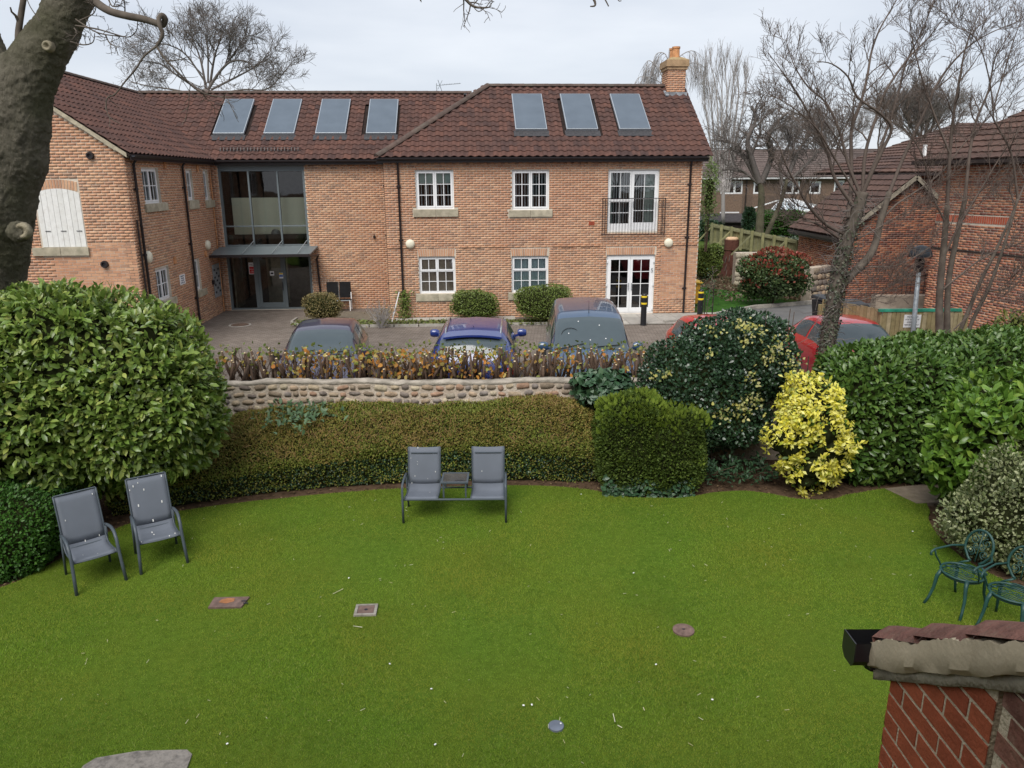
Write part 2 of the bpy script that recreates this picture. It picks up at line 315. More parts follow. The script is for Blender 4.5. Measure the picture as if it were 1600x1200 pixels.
def wall(P, a0, a1, z0, z1, holes, parent, bholes=(), top=None, pick=None, th=.28, mm=None, bm=None, bl=.225, bh=.075, name='wall', joint=.014, out=.008, solid=True, limit=300, seed=0):
    mm = mm or m_mortar; bm = bm or m_brick; rr = random.Random(seed+11)
    if solid:
        us = sorted({a0, a1, *[h[0] for h in holes], *[h[1] for h in holes]}); zs = sorted({z0, z1, *[h[2] for h in holes], *[h[3] for h in holes]})
        us = [u for u in us if a0 <= u <= a1]; zs = [z for z in zs if z0 <= z <= z1]; mb = MB()
        for i in range(len(us)-1):
            for j in range(len(zs)-1):
                cu, cz = (us[i]+us[i+1])/2, (zs[j]+zs[j+1])/2
                if any(h[0] < cu < h[1] and h[2] < cz < h[3] for h in holes): continue
                mb.box((us[i], -th, zs[j]), (us[i+1], 0, zs[j+1]), fn=P)
        if top:
            pts = [(a0, z1)]+[(a, top(a)) for a in np.linspace(a0, a1, 13) if top(a) > z1]+[(a1, z1)]
            f = [P(a, 0, z) for a, z in pts]; bk = [P(a, -th, z) for a, z in pts]; n = len(pts)
            mb.add(f+bk, [tuple(range(n)), tuple(range(2*n-1, n-1, -1))]+[(i, i+n, (i+1) % n+n, (i+1) % n) for i in range(n)])
        wo = mb.build(name, mm, parent)
    else: wo = parent
    rects = []; k = 0; z = z0
    ztop = max(top(a) for a in np.linspace(a0, a1, 21)) if top else z1
    allh = list(holes)+list(bholes)
    while z+bh <= ztop+.02:
        zc = z+bh/2; off = (k % 2)*bl/2
        cuts = [(h[0], h[1]) for h in allh if h[2]-.02 < zc < h[3]+.02]
        a = a0-off
        while a < a1:
            s, e = max(a, a0), min(a+bl-joint, a1)
            segs = [(s, e)]
            for c0, c1 in cuts:
                ns = []
                for s_, e_ in segs:
                    if e_ <= c0 or s_ >= c1: ns.append((s_, e_)); continue
                    if s_ < c0: ns.append((s_, c0-.003))
                    if e_ > c1: ns.append((c1+.003, e_))
                segs = ns
            for s_, e_ in segs:
                if e_-s_ < .035: continue
                if top and z > z1-.08 and top((s_+e_)/2) < z+bh: continue
                rects.append((s_, e_, z+joint/2, z+bh-joint/2, rr.uniform(out*.6, out*1.4)))
            a += bl
        z += bh; k += 1
    M3 = np.array([np.array(P(1,0,0))-np.array(P(0,0,0)), np.array(P(0,1,0))-np.array(P(0,0,0)), np.array(P(0,0,1))-np.array(P(0,0,0))]).T; o0 = np.array(P(0,0,0))
    sing = [r for r in rects if pick and pick(r)]
    sing = sing[:limit]; ss = set(sing); rest = [r for r in rects if r not in ss]
    for r in sing:
        o = bpy.data.objects.new('brick', unit_for(bm)); C.objects.link(o); o.parent = wo
        Mx = Matrix([list(row) for row in M3]).to_4x4(); Mx.translation = Vector(o0)
        o.matrix_local = Mx @ Matrix.Translation((r[0], -.004, r[2])) @ Matrix.Diagonal((r[1]-r[0], r[4]+.004, r[3]-r[2], 1))
    if rest:
        A = np.array(rest, np.float32); lo = np.stack([A[:,0], np.full(len(A), -.004), A[:,2]], 1); sz = np.stack([A[:,1]-A[:,0], A[:,4]+.004, A[:,3]-A[:,2]], 1)
        V = lo[:,None,:]+BR_V[None]*sz[:,None,:]; V = V@M3.T.astype(np.float32)+o0.astype(np.float32)
        F = BR_F[None]+(np.arange(len(A))*8)[:,None,None]
        me = np_mesh('brickwork', V.reshape(-1,3), F.reshape(-1,4)); o = link('brickwork', me, bm, wo); o['kind'] = 'stuff'
    return wo
_units = {}
def unit_for(m):
    if m.name not in _units:
        me = MB().box((0,0,0),(1,1,1)).mesh('brick'); me.materials.append(m); _units[m.name] = me
    return _units[m.name]

WIN = dict(w1=(1.02,2.27,4.15,5.40), w2=(4.2,5.44,4.1,5.39), w3=(1.03,2.26,1.34,2.59), w4=(4.17,5.43,1.33,2.57), fu=(7.42,9.15,3.35,5.38), fl=(7.43,9.12,.53,2.57))
main_holes = list(WIN.values())
bh_main = [(1.0,2.29,2.59,2.84),(4.14,5.46,2.57,2.82),(7.40,9.15,2.57,2.82)]+[(.9,2.4,3.9,4.15),(4.07,5.55,3.88,4.1),(.89,2.4,1.09,1.34),(4.05,5.55,1.08,1.33)]
wall(P_main, 0, 10.6, ZB, ZE, main_holes, bld, bh_main, pick=lambda r: r[0] > 9.2 and 1.0 < r[2] < 4.8 or (2.45 < r[0] < 4.0 and 2.9 < r[2] < 4.2), limit=150, seed=1)
ENT = (-6.02, -3.02, .5, 5.6)
wall(P_mid, WU, .3, ZB, ZE, [ENT], bld, seed=2)
WW = [(-3.67,-2.47,4.49,5.46),(-.18,.40,4.5,5.44),(1.5,2.0,4.46,5.43),(-3.60,-2.56,1.72,2.66),(-.32,.16,1.6,2.62)]
wing_sill = [(-3.75,-2.13,4.26,4.48),(-.25,.67,4.22,4.49),(1.42,2.33,4.2,4.45),(-3.7,-2.3,1.5,1.71),(-.4,.5,1.38,1.59)]
wall(P_wing, WV, SB, ZB, ZE, WW, bld, wing_sill, seed=3)
RK = .675
def gab_top(a): return ZE+.10+RK*(3.6-abs(a-(WU-3.6)))
SH = (-8.62,-7.5,3.42,4.93)
wall(P_gab, WU-7.2, WU, ZB, ZE, [], bld, [(SH[0]-.05,SH[1]+.02,SH[2]-.24,SH[3]+.24)], top=gab_top, pick=lambda r: r[0] > -8.6 and 2.2 < r[2] < 5.9, limit=150, seed=4)
# other shell walls, plain
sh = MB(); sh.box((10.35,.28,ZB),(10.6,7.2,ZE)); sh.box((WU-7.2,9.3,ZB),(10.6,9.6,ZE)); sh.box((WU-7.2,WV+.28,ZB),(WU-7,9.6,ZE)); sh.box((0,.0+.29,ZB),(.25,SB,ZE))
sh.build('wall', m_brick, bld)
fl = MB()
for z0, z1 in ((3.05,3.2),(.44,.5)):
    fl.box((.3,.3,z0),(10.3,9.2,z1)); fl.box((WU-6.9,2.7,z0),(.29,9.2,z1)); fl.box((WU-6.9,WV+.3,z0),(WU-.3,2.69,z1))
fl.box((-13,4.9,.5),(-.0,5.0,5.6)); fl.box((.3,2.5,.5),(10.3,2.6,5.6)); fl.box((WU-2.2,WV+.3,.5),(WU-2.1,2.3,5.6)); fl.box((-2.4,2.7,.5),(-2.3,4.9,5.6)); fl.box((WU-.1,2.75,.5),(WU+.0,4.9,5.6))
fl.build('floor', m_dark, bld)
# dentil course under the eaves of the main block, string course
db = MB()
for i in range(46): db.box((.05+i*.23,-.035,5.56),(.05+i*.23+.11,-.006,5.68))
db.build('dentil_course', m_brick, bld)
wall(P_main, 0, 10.6, 2.86, 2.935, [(0.89,2.4,2.8,3),(4.04,5.57,2.8,3),(7.3,9.27,2.8,3)], bld, solid=False, out=.03, seed=5)
# gable pointed verge + corner
# soldier arches over the ground floor openings
def soldiers(a0, a1, z0, h, P=P_main, fan=.12, rise=0, parent=bld, m=m_brick, w=.075):
    n = int((a1-a0)/w); c = (a0+a1)/2; hw = (a1-a0)/2
    for i in range(n):
        x0 = a0+i*w+.009; x1 = x0+w-.020
        def f(x, z):
            t = (x-c)/hw; zz = z0+rise*(1-t*t)+(z-z0); return (x+(z-z0)*t*fan, zz)
        q = [f(x0,z0), f(x1,z0), f(x1,z0+h), f(x0,z0+h)]
        mb = MB(); fr = [P(a,.012,z) for a,z in q]; bk = [P(a,-.004,z) for a,z in q]
        mb.add(fr+bk, [(0,1,2,3),(7,6,5,4)]+[(k, k+4, (k+1)%4+4, (k+1)%4) for k in range(4)]); mb.build('arch_brick', m, parent)
soldiers(1.03,2.26,2.60,.24); soldiers(4.17,5.43,2.58,.24); soldiers(7.43,9.12,2.58,.24)
soldiers(SH[0]-.04,SH[1]+.04,SH[3]-.1,.23,P_gab,fan=.12,rise=.1)

def sill(P, a0, a1, z0, z1, parent, out=.06):
    mid = (a0+a1)/2
    o = MB().box((a0,-.12,z0),(mid-.004,out,z1),fn=P).box((mid+.004,-.12,z0),(a1,out,z1),fn=P).build('sill', m_sill, parent, bevel=.008); return o
m_slat = mat('blind_slat', [(.8,.81,.82),(.7,.72,.73)], rough=.6, nmix=.05)
m_curt = {'brown': mat('brown_curtain', [(.58,.44,.33),(.72,.57,.45)], rough=.9, island=False, nmix=.1), 'blue': mat('blue_grey_curtain', [(.72,.85,.86)], rough=.9, island=False, nmix=.05),
          'pale': mat('pale_green_curtain', [(.62,.72,.66)], rough=.9, island=False, nmix=.05), 'net': mat('net_curtain', [(.5,.5,.52)], rough=.9, island=False, nmix=.05)}
def pleat(P, a0, a1, z0, z1, d, m, parent, name='curtain', amp=.02, step=.05):
    n = int((a1-a0)/step*3)+2; rows = []
    for z in (z0, (z0+z1)/2, z1):
        rows.append([P(a0+(a1-a0)*i/n, d+amp*math.sin(i*2.1+z), z) for i in range(n+1)])
    MB().grid(rows).build(name, m, parent, smooth=True)
def slats(P, a0, a1, z0, z1, d, parent, gap=.085, wd=.03):
    mb = MB(); a = a0
    while a < a1-wd:
        mb.box((a, d-.03, z0), (a+wd, d-.026, z1), fn=P); a += gap
    mb.build('blind', m_slat, parent)
def window(P, r, sashes, parent=bld, fd=-.07, label=None):
    """sashes: list of (fa0,fa1,fz0,fz1,nx,nz,border) in fractions of the opening"""
    a0, a1, z0, z1 = r; mb = MB(); o = .045
    for q in ((a0,a0+o,z0,z1),(a1-o,a1,z0,z1),(a0+o,a1-o,z0,z0+o),(a0+o,a1-o,z1-o,z1)): mb.box((q[0],fd-.07,q[2]),(q[1],fd,q[3]),fn=P)
    panes = []
    for (fa0, fa1, fz0, fz1, nx, nz, bd, proud) in sashes:
        A0 = a0+o+(a1-a0-2*o)*fa0; A1 = a0+o+(a1-a0-2*o)*fa1; Z0 = z0+o+(z1-z0-2*o)*fz0; Z1 = z0+o+(z1-z0-2*o)*fz1
        b0, b1, bz0, bz1 = (bd if isinstance(bd, tuple) else (bd,)*4); f = fd+proud
        A0 += .003; A1 -= .003; Z0 += .003; Z1 -= .003
        for q in ((A0,A0+b0,Z0,Z1),(A1-b1,A1,Z0,Z1),(A0+b0,A1-b1,Z0,Z0+bz0),(A0+b0,A1-b1,Z1-bz1,Z1)): mb.box((q[0],f-.065,q[2]),(q[1],f,q[3]),fn=P)
        A0 += b0; A1 -= b1; Z0 += bz0; Z1 -= bz1; t = .022
        for i in range(1, nx): x = A0+(A1-A0)*i/nx; mb.box((x-t/2,f-.035,Z0),(x+t/2,f-.012,Z1),fn=P)
        for j in range(1, nz): z = Z0+(Z1-Z0)*j/nz; mb.box((A0,f-.034,z-t/2),(A1,f-.013,z+t/2),fn=P)
        for i in range(nx):
            for j in range(nz): panes.append((A0+(A1-A0)*i/nx, A0+(A1-A0)*(i+1)/nx, Z0+(Z1-Z0)*j/nz, Z0+(Z1-Z0)*(j+1)/nz, f-.022))
    wo = mb.build('window', m_white, parent)
    if label: wo['label'] = label
    for (x0,x1,y0,y1,d) in panes: MB().poly([P(x0,d,y0),P(x1,d,y0),P(x1,d,y1),P(x0,d,y1)]).build('pane', m_glass, wo)
    return wo
S2 = [(0,.5,0,1,2,3,.055,.012),(.5,1,0,1,2,3,.055,.012)]
Q4 = [(0,.5,.62,1,2,1,.05,.014),(.5,1,.62,1,2,1,.05,.014),(0,.5,0,.62,2,2,.03,.0),(.5,1,0,.62,2,2,.03,.0)]
for k, s_, lab in (('w1', S2, 'white window with vertical blinds and a pale roller blind'), ('w2', S2, 'white window with vertical blinds'), ('w3', Q4, 'white window with brown curtains'), ('w4', Q4, 'white window with blue grey curtains')):
    r = WIN[k]; wo = window(P_main, r, s_, label=lab)
    s0 = dict(w1=(.92,2.4,3.9,4.14), w2=(4.09,5.55,3.87,4.09), w3=(.9,2.4,1.09,1.33), w4=(4.05,5.55,1.08,1.32))[k]; sill(P_main, *s0, wo)
    if k in ('w1','w2'): slats(P_main, r[0]+.05, r[1]-.05, r[2]+.05, r[3]-.05, -.18, wo, gap=.095 if k == 'w2' else .11)
    if k == 'w1': MB().box((r[0]+.03,-.17,r[3]-.42),(r[1]-.03,-.16,r[3]-.03),fn=P_main).build('roller_blind', m_curt['pale'], wo)
    if k == 'w3': pleat(P_main, r[0], r[1], r[2], r[3], -.17, m_curt['brown'], wo)
    if k == 'w4': pleat(P_main, r[0], r[1], r[2], r[3], -.17, m_curt['blue'], wo, step=.09)
wo = window(P_main, WIN['fu'], [(0,.46,.5,1,2,2,.05,.014),(0,.46,0,.5,2,2,(.05,.05,.22,.03),.0),(.46,1,0,1,2,4,(.09,.09,.25,.10),.016)], label='white upstairs French window behind the iron guard rail')
slats(P_main, 7.5,9.1,3.4,5.3,-.3,wo); pleat(P_main,8.72,9.1,3.4,5.3,-.24,m_curt['pale'],wo); pleat(P_main,7.45,7.62,3.4,5.3,-.24,m_curt['pale'],wo)
MB().bar(P_main(8.30,-.03,4.15),P_main(8.30,-.03,4.35),.02,.03).build('handle', m_steel, wo)
fr = window(P_main, WIN['fl'], [(0,.5,0,1,2,4,(.12,.08,.16,.12),.016),(.5,1,0,1,2,4,(.08,.12,.16,.12),.016)], label='white French doors with eight panes each')
fr.name = 'french_doors'
for x in (8.22,8.33): MB().box((x-.012,-.045,1.35),(x+.012,-.02,1.6),fn=P_main).bar(P_main(x,-.015,1.5),P_main(x+(.0),-.005,1.5),.02,.02).build('handle', m_steel, fr)
text('door_number', '5', .2, m_steel, fr, Matrix.Translation((9.035, .04, 2.02)) @ Matrix.Rotation(PI/2, 4, 'X'))
for z in (.7,1.55,2.35):
    for x in (7.46,9.09): MB().box((x-.02,-.05,z-.05),(x+.02,-.015,z+.05),fn=P_main).build('hinge', m_white, fr)
# guard rail
gr = MB()
for z in (3.27,4.45): gr.box((7.23,.10,z-.012),(9.38,.13,z+.012),fn=P_main)
for x in (7.23,7.32,9.28,9.36):
    gr.box((x-.01,.10,3.27),(x+.01,.125,4.45),fn=P_main)
for i in range(19): x = 7.40+i*.102; gr.box((x-.006,.108,3.27),(x+.006,.12,4.45),fn=P_main)
for x in (7.23,9.36):
    for z in (3.27,4.45): gr.box((x-.012,.0,z-.012),(x+.012,.10,z+.012),fn=P_main)
gr.build('guard_rail', m_pipe, bld)
# wing windows
for i, r in enumerate(WW):
    if i in (0, 3): wo = window(P_wing, r, [(0,.5,0,1,2,2,.045,.012),(.5,1,0,1,2,2,.045,.012)])
    else: wo = window(P_wing, r, [(0,1,0,1,2,2,.04,.012)])
    sill(P_wing, *wing_sill[i], wo); pleat(P_wing, r[0], r[1], r[2], r[3], -.28, m_curt['net'], wo, step=.1)
# shutter in the gable
shu = empty('shutter', parent_ := (0,0,0)); shu.parent = bld; shu['label'] = 'weathered white boarded loading door under a brick arch'
nb = 8; c_ = (SH[0]+SH[1])/2; hw = (SH[1]-SH[0])/2
for i in range(nb):
    x0 = SH[0]+(SH[1]-SH[0])*i/nb+.004; x1 = SH[0]+(SH[1]-SH[0])*(i+1)/nb-.004
    zt = lambda x: SH[3]-.12+.12*(1-((x-c_)/hw)**2)
    d = .02+random.uniform(-.004,.004); pts = [(x0,SH[2]),(x1,SH[2]),(x1,zt(x1)),((x0+x1)/2,zt((x0+x1)/2)),(x0,zt(x0))]
    mb = MB(); n = 5; mb.add([P_gab(a,d,z) for a,z in pts]+[P_gab(a,-.02,z) for a,z in pts],[(0,1,2,3,4),(9,8,7,6,5)]+[(k,k+5,(k+1)%5+5,(k+1)%5) for k in range(5)])
    mb.build('board', m_whitewood, shu)
for a in (-8.5,-8.1,-7.7): MB().box((a,.026,3.83),(a+.14,.034,3.845),fn=P_gab).build('bolt', m_ink, shu)
sill(P_gab, -8.9,-7.45,3.19,3.41, shu, out=.07)

# ---- roofs
AM = .028
def tile_mesh(w=.30, g=.345, cw=.275):
    mb = MB(); n = 8
    xs = [cw*i/n-.005 for i in range(n+1)]
    zf = lambda t: AM*math.sin(2*PI*(t-.05))*(1.0)+.012*t
    top = [(x, 0, .03+zf(i/n)) for i, x in enumerate(xs)]; back = [(x, g, .0+zf(i/n)+.003) for i, x in enumerate(xs)]; bot = [(x, .002, .008+zf(i/n)) for i, x in enumerate(xs)]
    mb.grid([top, back]); mb.grid([bot, top]); return mb
TM = tile_mesh(); TV = np.array(TM.v, np.float32); TF = np.array(TM.f, np.int32)
tile_me = TM.mesh('pantile', True); tile_me.materials.append(m_tile)
def roof(origin, ax, up, nu, nr, keep, parent, pick=None, limit=0, col=.27, gauge=.305, clip=None, name='roof'):
    """tiles over a slope: origin eave corner, ax along eaves, up = unit up-slope vector"""
    ax = Vector(ax); up = Vector(up); nz_ = ax.cross(up).normalized(); R = np.array([ax, up, nz_], np.float32).T; mats = []; n1 = 0
    M3 = Matrix((ax, up, nz_)).transposed().to_4x4(); rest = []; rr = random.Random(3)
    for j in range(nr):
        for i in range(nu):
            p = Vector(origin)+ax*(i*col)+up*(j*gauge); c = p+ax*.13+up*.15
            if not keep(c): continue
            if pick and n1 < limit and pick(c):
                o = bpy.data.objects.new('roof_tile', tile_me); C.objects.link(o); o.parent = parent
                o.matrix_local = Matrix.Translation(p) @ M3; n1 += 1
            else:
                q = p+nz_*rr.uniform(-.003,.005); rest.append(tuple(q))
    A = np.array(rest, np.float32); V = (TV@R.T)[None]+A[:,None,:]; F = TF[None]+(np.arange(len(A))*len(TV))[:,None,None]
    me = np_mesh('roof_tiling', V.reshape(-1,3), F.reshape(-1,4)); me.polygons.foreach_set('use_smooth', [True]*len(me.polygons))
    o = link('roof_tiling', me, m_tile, parent); o['kind'] = 'stuff'; return o
ph = math.atan(RK); cu, su = math.cos(ph), math.sin(ph); ZT = 5.80
rf = MB()
RZ = ZT+RK*3.8   # ridge height
# underlay solids (thin boards)
def slab_poly(mb, pts, t=.06):
    n = len(pts); mb.add([(x,y,z) for x,y,z in pts]+[(x,y,z-t) for x,y,z in pts], [tuple(range(n)), tuple(range(2*n-1,n-1,-1))]+[(i,(i+1)%n,(i+1)%n+n,i+n)[::-1] for i in range(n)])
e = .02
slab_poly(rf, [(-.18,-.18,ZT-e),(10.75,-.18,ZT-e),(10.75,3.6,RZ-e),(3.6,3.6,RZ-e)])
slab_poly(rf, [(10.75,3.6,RZ-e),(10.75,7.4,ZT-e),(-.18,7.4,ZT-e),(3.6,3.6,RZ-e)])
slab_poly(rf, [(-.18,-.18,ZT-e),(3.6,3.6,RZ-e),(-.18,7.4,ZT-e)])
slab_poly(rf, [(WU-3.6,2.2,ZT-e),(2.2,2.2,ZT-e),(2.2,6.0,RZ-e),(WU-3.6,6.0,RZ-e)])
slab_poly(rf, [(WU-3.6,6.0,RZ-e),(3,6.0,RZ-e),(3,9.8,ZT-e),(WU-3.6,9.8,ZT-e)])
slab_poly(rf, [(WU+.2,WV-.08,ZT-e),(WU+.2,6.0,ZT-e),(WU-3.6,6.0,RZ-e),(WU-3.6,WV-.08,RZ-e)])
slab_poly(rf, [(WU-3.6,WV-.08,RZ-e),(WU-3.6,9.8,RZ-e),(WU-7.4,9.8,ZT-e),(WU-7.4,WV-.08,ZT-e)])
roofo = rf.build('roof', m_under, bld)
SK = (4.39,6.13,7.94); SKM = (-6.35,-4.56,-2.72,-.9)
inpan = lambda c, us, v0, v1: any(u-.06 < c.x < u+1.14 and v0-.2 < c.y < v1-.1 for u in us)
roof((-.2,-.22,ZT), (1,0,0), (0,cu,su), 41, 15, lambda c: c.x > c.y-.15 and not inpan(c, SK, 1.1, 2.95), roofo, pick=lambda c: 1 < c.x and c.y < 3.3, limit=130)
roof((WU-4.0,2.18,ZT), (1,0,0), (0,cu,su), 48, 15, lambda c: (c.x-(WU+.2)) > -(c.y-2.2)-.25 and (c.x < 0 or c.x+.2 < c.y-2.2+.25) and not inpan(c, SKM, 3.55, 5.42), roofo, pick=lambda c: c.y > 2.4, limit=100)
roof((WU+.22,WV-.1,ZT), (0,1,0), (-cu,0,su), 44, 15, lambda c: (c.y-2.2) < (WU+.2-c.x)+.25, roofo, pick=lambda c: c.y < -2, limit=70)
# ridge and hip tiles
def ridge_run(a, b, parent, r=.12, ln=.42):
    a = Vector(a); b = Vector(b); n = max(1, int((b-a).length/ln)); d = (b-a).normalized(); s = d.cross(Vector((0,0,1))).normalized(); up = s.cross(d)
    for i in range(n):
        p0 = a.lerp(b, i/n); p1 = a.lerp(b, (i+1)/n)+d*.02; rows = []
        for p, rr in ((p0, r*1.0), (p1, r*1.06)):
            rows.append([p+s*(rr*1.15*math.cos(t))+up*(rr*.8*math.sin(t)-.03) for t in np.linspace(PI, 0, 8)])
        mb = MB().grid(rows); mb.poly([rows[0][k] for k in range(8)]); mb.build('ridge_tile', m_ridge, parent, smooth=True, angle=50)
ridge_run((3.55,3.6,RZ+.03),(10.2,3.6,RZ+.03),roofo); ridge_run((-.2,-.2,ZT+.05),(3.55,3.55,RZ+.04),roofo, r=.115)
ridge_run((WU-3.6,6.0,RZ+.03),(3.0,6.0,RZ+.03),roofo); ridge_run((WU-3.6,WV-.1,RZ+.03),(WU-3.6,6.0,RZ+.03),roofo)
# valley line lead, verge bedding
MB().bar((WU+.2,2.2,ZT+.03),(WU-3.6,6.0,RZ+.03),.06,.03).build('valley_strip', m_ridge, roofo)
m_bed = mat('verge_mortar', [(.34,.30,.22),(.44,.39,.29)], rough=.95, island=False, nscale=10, nmix=.3, bump=.6)
vb = MB()
for i in range(14):
    t0, t1 = i/14, (i+1)/14; u0 = WU+.12-3.72*t0; u1 = WU+.12-3.72*t1; z0 = ZT-.06+RK*3.8*t0; z1 = ZT-.06+RK*3.8*t1
    h = random.uniform(.10,.14)
    vb.add([(u0,WV-.1,z0+.07),(u1,WV-.1,z1+.07),(u1,WV-.1,z1+.07-h),(u0,WV-.1,z0+.07-h),(u0,WV+.05,z0+.07),(u1,WV+.05,z1+.07),(u1,WV+.05,z1+.07-h),(u0,WV+.05,z0+.07-h)],[(0,1,2,3),(7,6,5,4),(0,4,5,1),(3,2,6,7),(0,3,7,4),(1,5,6,2)])
vb.build('verge', m_bed, roofo)
MB().bar((10.72,-.2,ZT-.10),(10.72,3.6,RZ-.10),.10,.12).build('verge', m_bed, roofo)
# gable closing wall on the right end
gm = MB(); gm.add([(10.6,.0,ZE),(10.6,7.2,ZE),(10.6,3.6,RZ-.1),(10.4,0,ZE),(10.4,7.2,ZE),(10.4,3.6,RZ-.1)],[(0,1,2),(5,4,3),(0,3,4,1),(1,4,5,2),(2,5,3,0)]); gm.build('wall', m_brick, bld)
# solar panels
def solar(u, v0, v1, wd=1.08, off=0):
    z = lambda v: ZT+RK*(v+.2-off)
    up = Vector((0,cu,su)); nr = Vector((0,-su,cu)); o = Vector((u, v0, z(v0))); ln = (v1-v0)/cu
    R = Matrix(((1,0,0),tuple(up),tuple(nr))).transposed()
    po = MB().obox(o+Vector((wd/2,0,0))+up*ln/2+nr*.085, (wd, ln, .09), R).build('solar_panel', m_panelf, bld, bevel=.01)
    MB().obox(o+Vector((wd/2,0,0))+up*ln/2+nr*.1335, (wd-.06, ln-.06, .006), R).build('panel_glass', m_panel, po)
    MB().obox(o+Vector((wd/2,0,0))-up*.16+nr*.03, (wd+.12, .34, .05), R).build('flashing', mat_flash, po)
mat_flash = mat('dark_flashing', [(.03,.032,.038),(.06,.055,.055)], rough=.6, island=False, nscale=20)
for u in SK: solar(u, 1.03, 2.98)
for u in SKM: solar(u, 3.46, 5.46, 1.09, off=2.4)
# snow guard
sg = MB()
for i in range(24): x = -5.9+i*.117; sg.bar((x,2.55,ZT+RK*.35+.06),(x,2.62,ZT+RK*.42+.14),.02,.02)
sg.bar((-5.95,2.56,ZT+.32),(-3.1,2.56,ZT+.32),.02,.02); sg.bar((-5.95,2.62,ZT+.42),(-3.1,2.62,ZT+.42),.02,.02); sg.build('snow_guard', m_pipe, roofo)
# gutters and fascias
def gutter(a, b, parent, out):
    a = Vector(a); b = Vector(b); d = (b-a).normalized(); out = Vector(out); rows = []
    for p in (a, b): rows.append([p+out*(.055*math.cos(t))+Vector((0,0,.055*math.sin(t))) for t in np.linspace(PI, 2*PI, 8)])
    MB().grid(rows).bar(a-out*.07+Vector((0,0,-.05)), b-out*.07+Vector((0,0,-.05)), .02, .16).build('gutter', m_pipe, parent)
gutter((-.2,-.27,5.76),(10.72,-.27,5.76),bld,(0,-1,0)); gutter((WU+.2,2.13,5.76),(-.02,2.13,5.76),bld,(0,-1,0)); gutter((WU+.27,WV-.05,5.76),(WU+.27,2.1,5.76),bld,(1,0,0))
def downpipe(P, a, z0, z1, d=.07, parent=bld):
    mb = MB(); mb.tube([P(a,d+.14,z1+.08),P(a,d+.1,z1),P(a,d,z1-.14),P(a,d,z0)], .036, 10)
    for z in np.arange(z0+.9, z1, 1.75): mb.tube([P(a,d,z-.03),P(a,d,z+.03)], .047, 10); mb.box((a-.075,.0,z-.02),(a+.075,d-.02,z+.02),fn=P)
    mb.build('downpipe', m_pipe, parent, smooth=True, angle=40)
downpipe(P_main, .47, .5, 5.66); downpipe(P_main, 10.18, .5, 5.66); downpipe(P_mid, -.2, .5, 5.66)
downpipe(P_wing, -4.3, .5, 5.68); downpipe(P_wing, -.6, .5, 5.68)
MB().tube([P_wing(-4.5,.05,.5),P_wing(-4.5,.05,4.1)], .025, 8).build('waste_pipe', m_pipe, bld)
MB().tube([P_wing(2.15,.04,.5),P_wing(2.15,.04,5.4)], .02, 8).build('cable', m_terra, bld)
# chimney
ch = MB().box((9.45,3.15,7.3),(10.1,4.0,9.0)).build('chimney', m_mortar, bld)
wall(lambda a,d,z: (a,3.15-d,z), 9.45,10.1,7.9,9.0,[],ch,solid=False,seed=6); wall(lambda a,d,z: (9.45-d,a,z), 3.15,4.0,7.9,9.0,[],ch,solid=False,seed=7)
m_brmoss = mat('mossy_brick', [(.30,.22,.12),(.24,.2,.10),(.36,.24,.14)], rough=.95, nscale=8, nmix=.3)
MB().box((9.40,3.10,8.9),(10.15,4.05,9.0)).box((9.36,3.06,9.0),(10.19,4.09,9.22)).add([(9.36,3.06,9.222),(10.19,3.06,9.222),(10.19,4.09,9.222),(9.36,4.09,9.222),(9.58,3.28,9.34),(9.97,3.28,9.34),(9.97,3.87,9.34),(9.58,3.87,9.34)],[(4,5,6,7),(0,1,5,4),(1,2,6,5),(2,3,7,6),(3,0,4,7)]).build('chimney_cap', m_brmoss, ch)
ch.location = (.66, 0, 0)
for y in (3.4,3.75): MB().lathe([(.14,9.3),(.13,9.62),(.15,9.64),(.15,9.7),(.11,9.7),(.11,9.5)], 14, c=(9.77,y,0)).build('chimney_pot', m_terra, ch, smooth=True, angle=40)
MB().box((9.36,3.04,7.86),(10.15,3.13,8.12)).bar((9.4,2.9,7.98),(9.4,4.0,8.5),.12,.04).box((9.3,2.84,7.83),(10.2,3.12,7.88)).build('flashing', m_lead, ch)
# TV aerial
ae = empty('television_aerial', B(1.65,6.05,RZ), TH, label='thin television aerial on the roof ridge left of the hip', cat='aerial')
MB().bar((0,0,0),(0,0,.38),.03,.03).bar((0,0,.3),(.95,0,.38),.02,.02).bar((.05,-.15,.15),(.22,.1,.5),.015,.015).bar((.2,.1,.1),(.06,-.1,.5),.015,.015).build('mast', m_steel, ae)
e_ = MB()
for i in range(11): x = .25+i*.065; e_.bar((x,-.12,.33+x*.06),(x,.12,.33+x*.06),.01,.01)
e_.build('dipole_rod', m_steel, ae)
# round wall lights, vents
def wlight(P, a, z, r=.14):
    ex = Vector(P(1,0,0))-Vector(P(0,0,0)); od = Vector(P(0,1,0))-Vector(P(0,0,0)); R = Matrix((ex, Vector((0,0,1)), od)).transposed()
    MB().lathe([(r*1.03,0),(r*1.03,.03),(r,.06),(r*.8,.095),(r*.4,.115),(.01,.12)],20,c=P(a,0.008,z),M=R).build('wall_light', m_lamp, bld, smooth=True, angle=50)
wlight(P_main,.77,3.02,.15); wlight(P_main,9.55,2.96,.15); wlight(P_wing,-4.02,3.06,.17); wlight(P_wing,1.1,2.97,.16)
def vent(P, a, z, r=.06):
    ex = Vector(P(1,0,0))-Vector(P(0,0,0)); od = Vector(P(0,1,0))-Vector(P(0,0,0)); R = Matrix((ex, Vector((0,0,1)), od)).transposed()
    MB().lathe([(r*1.1,0),(r*1.1,.02),(r,.05),(r,.08),(r*.6,.08),(r*.5,.04)],14,c=P(a,0.008,z),M=R).build('vent', m_pipe, bld)
